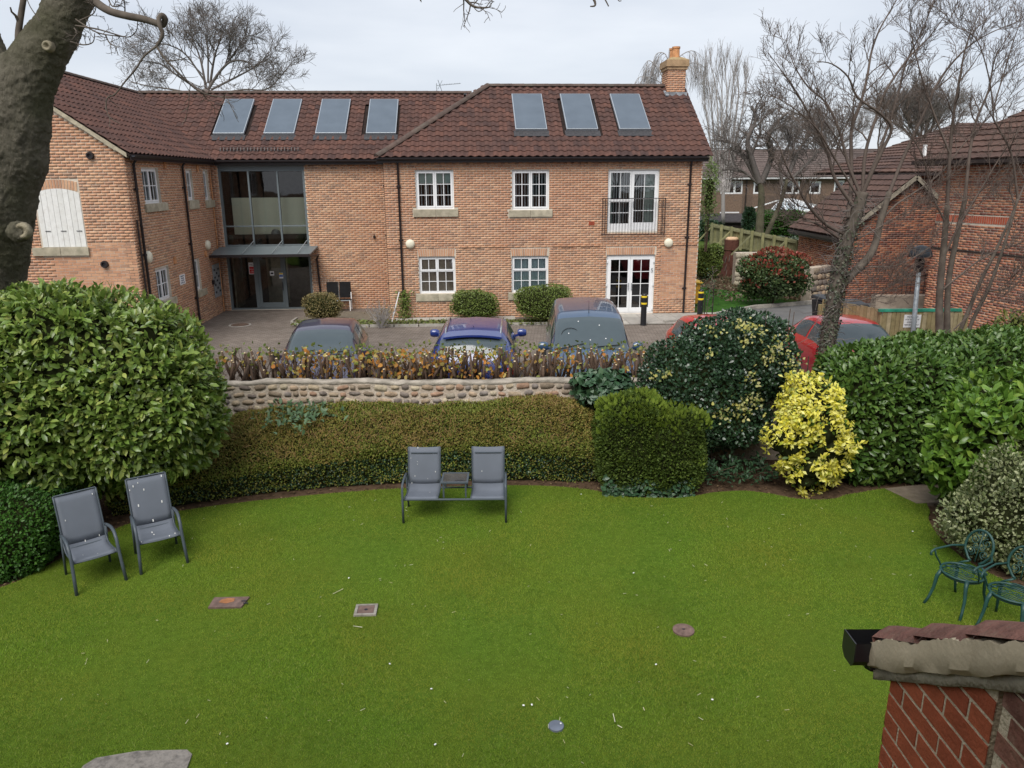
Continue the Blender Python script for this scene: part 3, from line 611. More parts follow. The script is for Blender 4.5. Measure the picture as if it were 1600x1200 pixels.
vent(P_gab,-7.07,5.75,.09); vent(P_gab,-7.1,2.95,.09); vent(P_mid,-.67,3.1,.045)
for a, z in ((-1.94,5.57),(.93,5.5),(-2.05,2.77),(.83,2.7)): MB().box((a-.08,0.0,z-.1),(a+.08,.05,z+.1),fn=P_wing).build('vent_cowl', m_terra, bld)
MB().box((6.79,.006,3.58),(6.98,.02,3.7),fn=P_main).build('air_brick', mat('red_air_brick',[(.3,.06,.03)],island=False), bld)
# ---- glazed entrance
ent = empty('entrance', (0,0,0)); ent.parent = bld; ent['label'] = 'grey framed glazed entrance of two storeys with canopy'
a0, a1 = -6.02, -3.02
f = MB()
for x in (a0+.04,a1-.04): f.box((x-.04,-.12,.5),(x+.04,-.02,5.6),fn=P_mid)
f.box((a0+.081,-.12,5.42),(a1-.081,-.02,5.6),fn=P_mid); f.box((a0-.06,-.03,5.601),(a1+.06,.03,5.70),fn=P_mid)
f.box((a0+.081,-.12,2.68),(a1-.081,-.02,2.86),fn=P_mid); f.box((a0+.081,-.12,.45),(a1-.081,-.02,.56),fn=P_mid)
for x in (-4.99,-3.98): f.box((x-.03,-.11,2.861),(x+.03,-.01,5.419),fn=P_mid)
for s in ((a0+.081,-5.021),(-4.959,-4.011),(-3.949,a1-.081)): f.box((s[0],-.1,3.49),(s[1],-.025,3.54),fn=P_mid)
for x, w_ in ((-5.02,.07),(-4.0,.05)): f.box((x-w_,-.11,.561),(x+w_,-.01,2.679),fn=P_mid)
f.build('frame', m_alu, ent, bevel=.004)
for s in ((a0+.08,-5.02),(-4.96,-4.01),(-3.95,a1-.08)):
    for z0, z1 in ((2.87,3.49),(3.54,5.41)):
        MB().poly([P_mid(s[0],-.06,z0),P_mid(s[1],-.06,z0),P_mid(s[1],-.06,z1),P_mid(s[0],-.06,z1)]).build('pane', m_glassd, ent)
for s in ((a0+.08,-5.09),(-3.95,a1-.08)): MB().poly([P_mid(s[0],-.06,.57),P_mid(s[1],-.06,.57),P_mid(s[1],-.06,2.67),P_mid(s[0],-.06,2.67)]).build('pane', m_glassd, ent)
do = MB(); do.box((-4.95,-.09,.57),(-4.87,-.035,2.67),fn=P_mid); do.box((-4.13,-.09,.57),(-4.05,-.035,2.67),fn=P_mid); do.box((-4.87,-.088,.57),(-4.13,-.037,.75),fn=P_mid); do.box((-4.87,-.088,2.6),(-4.13,-.037,2.67),fn=P_mid)
door = do.build('door', m_alu, ent)
MB().poly([P_mid(-4.87,-.06,.75),P_mid(-4.13,-.06,.75),P_mid(-4.13,-.06,2.6),P_mid(-4.87,-.06,2.6)]).build('pane', m_glassd, door)
MB().bar(P_mid(-4.1,0,1.2),P_mid(-4.1,0,1.5),.025,.025).build('handle', m_pipe, door)
# interior: landing balustrade panel, walls, stair light
it = MB(); it.box((-5.75,-.9,2.98),(-2.6,-.8,3.48)); 
MB().box((-5.78,-.62,3.05),(-3.05,-.5,4.5),fn=P_mid).build('landing_panel', m_cream, ent)
MB().box((-5.0,-1.6,.5),(-4.2,-1.5,2.6),fn=P_mid).box((-5.95,-1.45,.5),(-5.9,-.4,2.6),fn=P_mid).build('lobby_wall', mat('lobby_plaster',[(.22,.2,.15)],island=False), ent)
MB().lathe([(.17,0),(.15,.05),(.05,.09)],18,c=P_mid(-4.3,-.48,3.22),M=Matrix(((1,0,0),(0,0,-1),(0,1,0)))).build('landing_light', m_steel, ent, smooth=True)
# notices
def notice(P, r, d, m, parent, name='notice'):
    return MB().box((r[0],d,r[2]),(r[1],d+.008,r[3]),fn=P).build(name, m, parent)
TX = lambda P, a, d, z: Matrix.Translation(P(a,d,z)) @ Matrix((Vector(P(1,0,0))-Vector(P(0,0,0)), Vector((0,0,1)), Vector(P(0,1,0))-Vector(P(0,0,0)))).transposed().to_4x4()
n = notice(P_mid,(-5.27,-5.03,1.80,2.22),-.04,m_paper,ent); notice(P_mid,(-5.25,-5.05,1.82,2.07),-.031,m_redink,n,'red_panel')
text('lettering','NO',.1,m_ink,n,TX(P_mid,-5.15,-.03,2.14)); text('lettering','SMOKING',.042,m_paper,n,TX(P_mid,-5.15,-.021,1.98)); text('lettering','IT IS\nILLEGAL',.036,m_paper,n,TX(P_mid,-5.15,-.021,1.9))
n = notice(P_mid,(-4.53,-4.38,1.74,1.9),-.045,m_paper,ent); MB().box((-4.50,-.035,1.79),(-4.41,-.033,1.85),fn=P_mid).build('print',m_ink,n)
n = notice(P_mid,(-4.2,-4.06,1.63,1.84),-.03,m_paper,ent); MB().box((-4.195,-.0195,1.78),(-4.065,-.0185,1.83),fn=P_mid).build('print',m_yellow,n); MB().box((-4.195,-.0195,1.69),(-4.065,-.0185,1.76),fn=P_mid).build('print',mat('blue_panel',[(.08,.15,.45)],island=False),n)
# canopy
cp = MB(); A0, A1 = -6.3, -2.72
cp.add([P_mid(A0,.02,2.80),P_mid(A1,.02,2.80),P_mid(A1-.1,1.2,2.60),P_mid(A0+.1,1.2,2.60),P_mid(A0,.02,2.74),P_mid(A1,.02,2.74),P_mid(A1-.1,1.2,2.54),P_mid(A0+.1,1.2,2.54)],[(0,1,2,3),(7,6,5,4),(0,3,7,4),(1,5,6,2),(3,2,6,7)])
cpo = cp.build('canopy', m_alu, ent)
MB().box((A0+.08,1.2,2.53),(A1-.08,1.26,2.62),fn=P_mid).build('canopy_gutter', m_pipe, cpo)
for x in (-4.99,-3.98,-3.1): MB().bar(P_mid(x,0,3.0),P_mid(x-.15,1.1,2.64),.02,.02).build('stay_rod', m_steel, cpo)
MB().tube([P_mid(A1-.1,1.2,2.56),P_mid(A1+.05,.3,2.5),P_mid(-2.78,.07,2.35),P_mid(-2.72,.07,.5)],.035,8).build('downpipe', m_pipe, cpo)
# post / information board on the wing wall and white sign
bd = notice(P_wing,(1.35,2.28,1.1,2.25),.02,mat('board_grey',[(.16,.19,.22),(.3,.32,.33),(.2,.22,.24)],island=False,nscale=14,nmix=.2),bld,'notice_board')
MB().box((2.15,.03,1.3),(2.24,.05,1.85),fn=P_wing).build('panel', m_ink, bd); MB().box((1.2,.01,1.6),(1.34,.08,1.75),fn=P_wing).build('bell_box', m_pipe, bd)
for i in range(7):
    for j in range(3): MB().box((1.45+j*.22,.03,1.25+i*.13),(1.60+j*.22,.034,1.32+i*.13),fn=P_wing).build('print', m_steel if (i+j) % 2 else m_ink, bd)
ws = notice(P_wing,(-1.82,-1.35,1.98,2.29),.012,m_paper,bld,'wall_sign')
for i, s_ in enumerate(('RESIDENTS','PARKING','VISITORS','PLEASE ASK')): text('lettering', s_, .065, m_blueink, ws, TX(P_wing,-1.585,.022,2.235-i*.067))
# ------------------------------------------------------------------ foliage tools
def vnoise(P, s, seed=0):
    return np.array([noise.noise(Vector((p[0]*s+seed, p[1]*s+seed*1.7, p[2]*s-seed))) for p in P])
def blob(center, radii, ex=2.0, lump=.08, ls=1.5, seed=0, nu=56, nv=28, zmin=None, fz=None):
    c = np.array(center, float); r = np.array(radii, float); th = np.linspace(0, 2*PI, nu, endpoint=False); ph = np.linspace(-PI/2, PI/2, nv)
    T, Ph = np.meshgrid(th, ph); D = np.stack([np.cos(T)*np.cos(Ph), np.sin(T)*np.cos(Ph), np.sin(Ph)], -1).reshape(-1, 3)
    k = (np.abs(D)**ex).sum(1)**(-1/ex); V = D*k[:, None]*r
    n = vnoise(V+c, ls, seed)+.5*vnoise(V+c, ls*2.7, seed+5); V = V*(1+lump*n[:, None]*2)
    V = V+c
    if zmin is not None: V[:, 2] = np.maximum(V[:, 2], zmin)
    if fz: V = fz(V)
    F = []
    for i in range(nv-1):
        for j in range(nu):
            a = i*nu+j; b = i*nu+(j+1) % nu; F.append((a, b, b+nu, a+nu))
    return V, np.array(F)
def sample(V, F, n, rng, wfun=None):
    a, b, c, d = (V[F[:, i]] for i in range(4)); N1 = np.cross(c-a, d-b); area = np.linalg.norm(N1, axis=1)/2+1e-9; Nn = N1/(2*area[:, None])
    wt = area.copy()
    if wfun is not None: wt *= wfun((a+c)/2, Nn)
    idx = rng.choice(len(F), n, p=wt/wt.sum()); u, v = rng.random(n)[:, None], rng.random(n)[:, None]
    P = (a[idx]*(1-u)+b[idx]*u)*(1-v)+(d[idx]*(1-u)+c[idx]*u)*v
    return P, Nn[idx]
LEAF = {}
def leaf_tpl(kind):
    """unit leaf along +y, normal +z, length 1"""
    if kind == 'laurel2':
        V = [(0,0,0),(-.25,.5,.05),(0,.5,-.02),(.25,.5,.05),(0,1,-.12)]; F = [(0,2,1,1),(0,3,2,2),(1,2,4,4),(2,3,4,4)]
    elif kind == 'small': V = [(0,0,0),(-.32,.45,.07),(0,1,-.04),(.32,.45,.07)]; F = [(0,3,2,1)]
    elif kind == 'laurel':
        V = [(0,0,0),(-.17,.28,.06),(0,.3,0),(.17,.28,.06),(-.205,.66,.02),(0,.68,-.04),(.205,.66,.02),(0,1,-.16)]
        F = [(0,2,1,1),(0,3,2,2),(1,2,5,4),(2,3,6,5),(4,5,7,7),(5,6,7,7)]
    elif kind == 'broad': V = [(0,0,0),(-.36,.22,.05),(-.30,.62,0),(0,1,-.1),(.30,.62,0),(.36,.22,.05),(0,.5,-.03)]; F = [(0,6,2,1),(6,3,2,2),(0,5,4,6),(6,4,3,3)]
    elif kind == 'needle': V = [(-.05,0,0),(.05,0,0),(.03,1,0),(-.03,1,0)]; F = [(0,1,2,3)]
    return np.array(V, np.float32), F
def leaf_mesh(name, kind, m):
    V, F = leaf_tpl(kind); me = bpy.data.meshes.new(name); me.from_pydata([tuple(map(float, v)) for v in V], [], [tuple(dict.fromkeys(f)) for f in F]); me.update(); me.materials.append(m)
    me.polygons.foreach_set('use_smooth', [True]*len(me.polygons)); return me
def frames(N, rng, out=.5, droop=.0, up=.3, jitter=.6):
    """leaf axes: direction mostly outward/tangent, facing outward"""
    n = len(N); R = rng.normal(size=(n, 3)); T = R-(R*N).sum(1)[:, None]*N; T /= np.linalg.norm(T, axis=1)[:, None]+1e-9
    Y = T*(1-out)+N*out+rng.normal(size=(n, 3))*jitter*.3; Y[:, 2] += up-droop; Y /= np.linalg.norm(Y, axis=1)[:, None]
    Z = N+rng.normal(size=(n, 3))*jitter*.5; Z[:, 2] += .35; Z = Z-(Z*Y).sum(1)[:, None]*Y; Z /= np.linalg.norm(Z, axis=1)[:, None]+1e-9
    X = np.cross(Y, Z); return X, Y, Z
def leaves(P, N, kind, size, m, parent, rng, name='foliage', single=0, origin=None, sizevar=.3, **fk):
    X, Y, Z = frames(N, rng, **fk); S = size*(1+sizevar*rng.uniform(-1, 1, len(P)))
    tv, tf = leaf_tpl(kind)
    if single:
        d = (P-np.array([0, 0, CAM_H])); face = -(d*N).sum(1)/np.linalg.norm(d, axis=1); key = np.linalg.norm(d, axis=1)-3*(face > .2)
        pv = (P[:, 1] > 0) & (np.abs(P[:, 0]/P[:, 1]) < .66)
        key = key+100*(~pv); order = np.argsort(key)
        near = order[:min(len(order), single*4)]; sel = rng.choice(near, min(single, len(near)), replace=False); me = leaf_mesh('leaf', kind, m)
        for i in sel:
            o = bpy.data.objects.new('leaf', me); C.objects.link(o); o.parent = parent; s = S[i]
            Mx = Matrix(((X[i][0]*s, Y[i][0]*s, Z[i][0]*s, P[i][0]), (X[i][1]*s, Y[i][1]*s, Z[i][1]*s, P[i][1]), (X[i][2]*s, Y[i][2]*s, Z[i][2]*s, P[i][2]), (0, 0, 0, 1)))
            if parent is not None: Mx = Matrix.Translation(-parent.location) @ Mx
            o.matrix_local = Mx
        keep = np.ones(len(P), bool); keep[sel] = False; P, X, Y, Z, S = P[keep], X[keep], Y[keep], Z[keep], S[keep]
    o0 = np.array(parent.location if parent is not None else (0, 0, 0), np.float32)
    V = P[:, None, :]+S[:, None, None]*(tv[None, :, 0:1]*X[:, None, :]+tv[None, :, 1:2]*Y[:, None, :]+tv[None, :, 2:3]*Z[:, None, :]); V = V-o0
    tris = []
    for f in tf:
        f = list(dict.fromkeys(f)); tris.append((f[0], f[1], f[2]));
        if len(f) == 4: tris.append((f[0], f[2], f[3]))
    tris = np.array(tris); F = tris[None]+(np.arange(len(P))*len(tv))[:, None, None]
    me = np_mesh(name, V.reshape(-1, 3), F.reshape(-1, 3)); o = link(name, me, m, parent); o['kind'] = 'stuff'; return o
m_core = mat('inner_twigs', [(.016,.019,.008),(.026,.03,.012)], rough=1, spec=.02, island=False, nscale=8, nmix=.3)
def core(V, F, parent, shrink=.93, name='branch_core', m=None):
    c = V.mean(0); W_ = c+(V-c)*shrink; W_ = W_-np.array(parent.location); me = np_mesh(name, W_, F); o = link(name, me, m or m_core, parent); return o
def facing(Pm, Nm):
    d = np.array([0, 0, CAM_H])-Pm; d /= np.linalg.norm(d, axis=1)[:, None]; f = (d*Nm).sum(1)
    return np.where(f > -.15, 1.0, .22)
def clump(P, N, k, rng, r=.03):
    P = np.repeat(P, k, 0)+rng.normal(size=(len(P)*k, 3))*r; return P, np.repeat(N, k, 0)
def shrub(name, shapes, n, kind, size, m, label, cat, seed=0, inner=.68, single=0, depth=.12, shrink=.9, stem=None, root=None, group=None, wfun=facing, cluster=1, cr=.03, **fk):
    rng = np.random.default_rng(seed+100); V0 = shapes[0][0]; c = V0.mean(0)
    t = empty(name, (float(c[0]), float(c[1]), float(V0[:, 2].min())) if root is None else root, label=label, cat=cat, group=group)
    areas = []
    for V, F in shapes: core(V, F, t, shrink)
    ext = [np.prod((V.max(0)-V.min(0))+.1)**(2/3) for V, F in shapes]; tot = sum(ext); Ps, Ns = [], []
    for (V, F), e_ in zip(shapes, ext):
        P, N = sample(V, F, int(n/cluster*e_/tot), rng, wfun); P = P-N*(rng.random(len(P))[:, None]**2*depth)+N*rng.random(len(P))[:, None]*.03
        Ps.append(P); Ns.append(N)
    P = np.concatenate(Ps); N = np.concatenate(Ns)
    if len(shapes) > 1:              # drop leaves buried in another lobe
        keep = np.ones(len(P), bool)
        for k, (V, F) in enumerate(shapes):
            c = (V.max(0)+V.min(0))/2; h = (V.max(0)-V.min(0))/2*inner; inside = (((P-c)/h)**2).sum(1) < 1
            keep &= ~inside
        P, N = P[keep], N[keep]
    if cluster > 1: P, N = clump(P, N, cluster, rng, cr)
    leaves(P, N, kind, size, m, t, rng, single=single, **fk)
    return t
def leafm(name, cols, rough=.45, spec=.4, transl=.25, **k): return mat(name, cols, rough=rough, spec=spec, transl=transl, nscale=1.3, nmix=.2, **k)
m_laurel = leafm('laurel_leaf', [(.09,.16,.028),(.13,.21,.036),(.17,.255,.05),(.22,.31,.065),(.105,.18,.03),(.27,.35,.08),(.07,.13,.024),(.33,.37,.09),(.15,.235,.045)], rough=.32, spec=.5)
m_laurel2 = leafm('laurel_hedge_leaf', [(.045,.10,.018),(.07,.14,.024),(.10,.18,.034),(.05,.11,.02),(.15,.23,.045)], rough=.35, spec=.5)
m_box = leafm('privet_leaf', [(.04,.12,.015),(.06,.16,.02),(.03,.095,.012),(.085,.19,.025)], rough=.5)
m_coto = leafm('cotoneaster_leaf', [(.16,.20,.035),(.22,.22,.045),(.13,.18,.03),(.26,.20,.05),(.26,.17,.06),(.19,.23,.04),(.09,.13,.025)], rough=.6, spec=.2, big=.55, bigscale=1.1, bigcol=(.23,.155,.05))
m_conif = leafm('conifer_leaf', [(.065,.105,.02),(.10,.145,.026),(.04,.07,.015),(.13,.175,.03)], rough=.6, spec=.2)
m_holly = leafm('holly_leaf', [(.015,.04,.018),(.03,.065,.03),(.02,.05,.022),(.05,.095,.045),(.012,.03,.014)], rough=.3, spec=.6, transl=.1)
m_varieg = leafm('cream_edged_leaf', [(.42,.40,.10),(.5,.46,.2),(.1,.16,.04),(.55,.5,.14)], rough=.4)
m_choisya = leafm('golden_leaf', [(.72,.64,.06),(.80,.74,.14),(.62,.57,.04),(.85,.80,.28),(.42,.46,.04)], rough=.45, transl=.3)
m_euon = leafm('silver_edged_leaf', [(.10,.13,.04),(.30,.33,.16),(.06,.09,.03),(.42,.44,.26),(.14,.17,.06),(.05,.075,.025)], rough=.5)
m_ivy = leafm('ivy_leaf', [(.03,.075,.035),(.05,.11,.05),(.02,.055,.025),(.07,.13,.06)], rough=.4, spec=.5, transl=.1)
m_fern = leafm('shade_leaf', [(.025,.06,.025),(.04,.09,.04),(.015,.04,.018)], rough=.5, transl=.1)
m_autumn = leafm('autumn_leaf', [(.42,.17,.035),(.5,.24,.05),(.35,.13,.03),(.38,.30,.07),(.16,.2,.04),(.45,.36,.12),(.25,.12,.05)], rough=.6, spec=.2)
m_photin = leafm('red_leaf', [(.24,.04,.03),(.30,.065,.045),(.19,.035,.025),(.22,.10,.06),(.12,.10,.04)], rough=.4, transl=.15)
m_stem = mat('cut_stem', [(.075,.048,.034),(.11,.07,.048),(.055,.038,.028)], rough=.9, nscale=9, nmix=.3)
m_cutend = mat('cut_wood', [(.6,.48,.3)], rough=.8, nscale=12)

# ------------------------------------------------------------------ lawn
lawn_poly = [(-12,-.2),(-12,7.6),(-7.6,8.2),(-6.61,8.76),(-6.35,9.5),(-6.12,10.45),(-5.63,11.02),(-4.9,11.35),(-4.23,11.55),(-3.04,11.86),(-1.77,12.06),(-.7,12.14),(.32,12.14),(1.0,12.04),(1.4,11.9),(1.75,11.66),(2.1,11.58),(2.6,11.56),(2.97,11.62),(3.35,11.8),(3.8,11.86),(4.2,11.8),(4.5,11.58),(4.85,11.45),(5.3,11.5),(5.66,11.72),(6.2,11.9),(6.6,11.92),(6.75,11.6),(6.62,11.1),(6.34,10.67),(6.18,9.93),(6.2,9.37),(6.45,8.7),(7.2,8.3),(12,8.0),(12,-.2)]
LP = np.array(lawn_poly)
def inside(poly, X, Y):
    r = np.zeros(len(X), bool); n = len(poly); j = n-1
    for i in range(n):
        xi, yi = poly[i]; xj, yj = poly[j]
        cnd = ((yi > Y) != (yj > Y)) & (X < (xj-xi)*(Y-yi)/(yj-yi+1e-12)+xi); r ^= cnd; j = i
    return r
import bmesh
def smooth_poly(pts, it=2):
    for _ in range(it):
        q = []
        for a, b in zip(pts, pts[1:]+pts[:1]): q += [(a[0]*.75+b[0]*.25, a[1]*.75+b[1]*.25), (a[0]*.25+b[0]*.75, a[1]*.25+b[1]*.75)]
        pts = q
    return pts
LS = [(x+.03*noise.noise(Vector((x*3,y*3,0))), y+.03*noise.noise(Vector((x*3,y*3,9)))) for x, y in smooth_poly(lawn_poly, 2)]
mb = MB(); n = len(LS); mb.add([(x,y,.022) for x,y in LS]+[(x,y,-.03) for x,y in LS], [tuple(range(n))[::-1]]+[(i,(i+1)%n,(i+1)%n+n,i+n) for i in range(n)])
lawn = mb.build('lawn', m_under_lawn); lawn['kind'] = 'structure'
# holes for covers and slabs on the lawn (no blades there)
covers = [(G(356,941),.25),(G(572,954),.15),(G(1068,985),.125),(G(869,1135),.085)]
rng = np.random.default_rng(5)
def grassm():
    m = mat('grass_blade', [(.13,.235,.017),(.165,.285,.02),(.20,.31,.025),(.135,.245,.018),(.26,.33,.04),(.095,.20,.016),(.33,.36,.10)], rough=.6, spec=.15, transl=.35, nscale=.9, nmix=.3, detail=5, big=.6, bigscale=.75, bigcol=(.29,.28,.035), dirt=.6, dirtcol=(.075,.185,.014), dscale=.9)
    return m
m_grass = grassm()
def blades(N, yr, hmin, hmax, wd, name, seed):
    rng = np.random.default_rng(seed); k = int(N*2.2); Y = yr[0]+(yr[1]-yr[0])*rng.random(k); X = (rng.random(k)*2-1)*(Y*.74+1.6)
    ok = inside(LS, X, Y)
    for c, r in covers: ok &= (X-c.x)**2+(Y-c.y)**2 > r*r
    a = G(215,1186); ok &= ~((X > -3.95) & (X < -2.97) & (Y < 5.93+.18*(X+2.97)) & (Y > 4.6))
    X, Y = X[ok][:N], Y[ok][:N]; n = len(X)
    h = rng.uniform(hmin, hmax, n)*(1+.35*np.sin(X*1.7+2)*np.cos(Y*1.3)); a = rng.random(n)*2*PI; lean = rng.uniform(.5, 1.7, n)*h; b = a+PI/2+rng.normal(size=n)*.5
    z = np.full(n, .018); w2 = wd*rng.uniform(.6, 1.3, n)/2
    p0 = np.stack([X-np.cos(a)*w2, Y-np.sin(a)*w2, z], 1); p1 = np.stack([X+np.cos(a)*w2, Y+np.sin(a)*w2, z], 1); p2 = np.stack([X+np.cos(b)*lean, Y+np.sin(b)*lean, z+h], 1)
    V = np.stack([p0, p1, p2], 1).reshape(-1, 3); F = np.arange(3*n).reshape(-1, 3)
    o = link(name, np_mesh(name, V, F), m_grass); tag(o, kind='stuff'); return o
gb = blades(850000, (4.6, 12.3), .008, .023, .0070, 'lawn_grass', 1); gb['label'] = 'short bright green mown grass covering the whole lawn'
# longer dry stalks and clippings
mb = MB(); r_ = random.Random(4)
for i in range(150):
    x, y = r_.uniform(-5, 6), r_.uniform(5.7, 11.5); a = r_.uniform(0, 2*PI); l = r_.uniform(.015, .05); mb.bar((x, y, .04), (x+l*math.cos(a), y+l*math.sin(a), .05), .003, .003)
for (px, py), (qx, qy) in (((520,928),(536,920)),((552,978),(566,980)),((958,1115),(961,1128)),((965,1133),(972,1137)),((1005,1105),(1007,1110))): mb.bar(G(px,py,.045), G(qx,qy,.05), .006, .004)
o = mb.build('dry_clippings', mat('straw', [(.5,.45,.25),(.6,.58,.45)], rough=.9)); tag(o, kind='stuff')
# white petals on the lawn
for i, (px, py) in enumerate(((1113,1093),(355,1162),(609,1037),(674,1076),(680,1163),(831,1101),(818,1102),(1025,1038),(908,772),(1426,830),(990,895),(545,903))):
    p = G(px, py, .05); o = MB().obox(p, (.02, .014, .006), Euler((.2, .1, i)).to_matrix()).build('petal', m_paper); tag(o, 'small white petal lying on the mown lawn', 'petal', 'white petals scattered on the lawn')

# ------------------------------------------------------------------ covers in the lawn
t = empty('drain_cover', G(356,941,.03), .0, label='large rusty rectangular metal cover with an orange patch in the lawn', cat='drain cover')
m_cover = mat('rusty_cover', [(.12,.08,.068),(.16,.105,.088)], rough=.9, island=False, nscale=12, nmix=.3, dirt=.5, dscale=8)
P4 = [G(325,949,.045),G(377,948,.045),G(390,932,.045),G(335,933,.045)]; c = t.location
mb = MB(); mb.add([p-c for p in P4]+[p-c-Vector((0,0,.04)) for p in P4], [(0,1,2,3),(0,4,5,1),(1,5,6,2),(2,6,7,3),(3,7,4,0)]); mb.build('plate', m_cover, t)
MB().add([(-.10,-.03,.019),(.0,-.06,.019),(.08,-.01,.019),(.07,.06,.019),(-.02,.07,.019),(-.09,.03,.019)], [(0,1,2,3,4,5)]).build('rust_patch', mat('orange_rust', [(.34,.14,.05),(.24,.11,.06)], rough=.95, island=False, nscale=20), t)
for a in ((.2,.0),(.24,-.05)): MB().box((a[0]-.03,a[1]-.01,.016),(a[0]+.03,a[1]+.01,.02)).build('lifting_slot', m_ink, t)
m_frameedge = mat('frame_concrete', [(.2,.185,.16),(.26,.24,.21)], rough=.95, nscale=20)
t = empty('drain_cover', G(572,954,.03), .05, label='small square rusty drain cover in a pale concrete frame', cat='drain cover')
for a in (((-.135,-.12),(.135,-.09)),((-.135,.09),(.135,.12)),((-.135,-.09),(-.1,.09)),((.1,-.09),(.135,.09))): MB().box((a[0][0],a[0][1],-.01),(a[1][0],a[1][1],.022)).build('frame_edge', m_frameedge, t, bevel=.004)
MB().box((-.097,-.087,-.01),(.097,.087,.014)).build('plate', m_cover, t); MB().lathe([(.02,.012),(.02,.018)],10).build('lifting_hole', m_ink, t)
t = empty('drain_cover', G(1068,985,.03), label='round pinkish brown cover with a dark centre hole in the lawn', cat='drain cover')
MB().lathe([(.125,-.01),(.125,.012),(.118,.016),(.01,.017)],28).build('plate', mat('pink_cover', [(.13,.085,.072),(.16,.105,.088)], rough=.9, island=False, nscale=20), t); MB().box((-.015,-.01,.016),(.015,.01,.02)).build('lifting_hole', m_ink, t)
t = empty('drain_cover', G(869,1135,.03), label='small oval grey plastic cover nearest the bottom of the lawn', cat='drain cover')
MB().lathe([(.075,-.01),(.075,.012),(.07,.016),(.01,.017)],24).build('plate', mat('grey_cover', [(.13,.15,.19)], rough=.6, island=False), t); MB().lathe([(.009,.016),(.009,.02)],8,c=(.045,.02,0)).build('screw', m_paper, t)
# concrete slab at the bottom edge
q = [G(130,1196,.04),G(150,1184,.04),G(215,1173,.04),G(292,1171,.04),G(300,1178,.04),G(290,1205,.04)]; q += [Vector((q[-1].x-.02, 5.0, .04)), Vector((q[0].x, 5.0, .04))]
m_conc = mat('rough_concrete', [(.13,.12,.11),(.22,.20,.18),(.17,.155,.14)], rough=.95, island=False, nscale=16, nmix=.35, bump=1, bscale=30, dirt=.5, dirtcol=(.12,.11,.09), dscale=6)
mb = MB(); n = len(q); mb.add([tuple(p) for p in q]+[(p.x,p.y,-.02) for p in q], [tuple(range(n))[::-1]]+[(i,(i+1)%n,(i+1)%n+n,i+n) for i in range(n)]); tag(mb.build('concrete_slab', m_conc), 'rough grey concrete slab sunk in the lawn at bottom left', 'slab')
q = [G(1383,763,.03),G(1438,757,.03),G(1470,757,.03),G(1468,785,.03),G(1432,786,.03)]
mb = MB(); n = len(q); mb.add([tuple(p) for p in q]+[(p.x,p.y,-.02) for p in q], [tuple(range(n))[::-1]]+[(i,(i+1)%n,(i+1)%n+n,i+n) for i in range(n)]); tag(mb.build('stepping_slab', mat('worn_slab',[(.17,.135,.10),(.22,.18,.135)],rough=.95,island=False,nscale=10,nmix=.2)), 'flat brown paving slab at the lawn corner below the laurel hedge', 'slab')

# ------------------------------------------------------------------ stone wall
m_stone = mat('field_stone', world=True, cols= [(.27,.21,.15),(.33,.26,.185),(.22,.175,.13),(.38,.31,.22),(.31,.20,.14),(.18,.15,.13),(.42,.36,.26),(.28,.24,.19),(.36,.27,.19),(.22,.19,.17)], rough=.95, spec=.15, nscale=14, nmix=.35, const=True, bump=.6, bscale=40)
m_lime = mat('lime_mortar', [(.42,.36,.29),(.54,.48,.40)], rough=.95, spec=.1, island=False, nscale=8, nmix=.25, bump=1, bscale=25, big=.5, bigscale=.9, bigcol=(.38,.27,.2))
sw = empty('stone_wall', (0, 13.4, 0), label='low rubble stone retaining wall with pale mortar between garden and car park', cat='wall')
mb = MB(); rows = []
def wt(x): return 1.52+.02*math.sin(x*1.3)+.012*math.sin(x*4.1)
for z in np.linspace(-.05, 1, 14): rows.append([(x, .012*noise.noise(Vector((x*5, z*9, 2))), -.05+(wt(x)+.05)*max(z, 0)) for x in np.linspace(-7, 12, 240)])
mb.grid(rows); mb.box((-7, .03, -.05), (12, .42, 1.46)); mb.build('mortar_bed', m_lime, sw, smooth=True)
mb = MB(); xs = np.linspace(-7, 12, 200); nn = lambda x, k: .016*noise.noise(Vector((x*3, k*3.3, 4)))+.012*noise.noise(Vector((x*11, k*3.3, 4)))
mb.grid([[(x,-.005+nn(x,1),wt(x)-.03) for x in xs],[(x,-.025+nn(x,2),wt(x)+.005+nn(x,3)*1.5) for x in xs],[(x,.0+nn(x,4),wt(x)+.04+nn(x,5)*1.6) for x in xs],[(x,.12,wt(x)+.04+nn(x,7)*2) for x in xs],[(x,.2,wt(x)+.02+nn(x,6)*2) for x in xs],[(x,.22,wt(x)-.06) for x in xs]])
mb.build('coping', mat('coping_mortar', [(.27,.24,.20),(.38,.34,.29)], rough=.95, island=False, nscale=5, nmix=.35, bump=1, bscale=20, dirt=.5, dirtcol=(.16,.15,.11), dscale=3), sw, smooth=True)
def stone_me(seed):
    bm = bmesh.new(); bmesh.ops.create_cube(bm, size=1); bmesh.ops.subdivide_edges(bm, edges=bm.edges, cuts=1, use_grid_fill=True); r = random.Random(seed)
    for v in bm.verts:
        d = v.co.normalized(); ex = 3.2; k = (abs(d.x)**ex+abs(d.y)**ex+abs(d.z)**ex)**(-1/ex); v.co = d*k*.5*(1+r.uniform(-.13, .10))
    me = bpy.data.meshes.new('stone'); bm.to_mesh(me); bm.free(); me.polygons.foreach_set('use_smooth', [True]*len(me.polygons)); me.materials.append(m_stone); return me
stones = [stone_me(i) for i in range(9)]; r_ = random.Random(21); hidden = []
z = 1.50; row = 0; cnt = 0
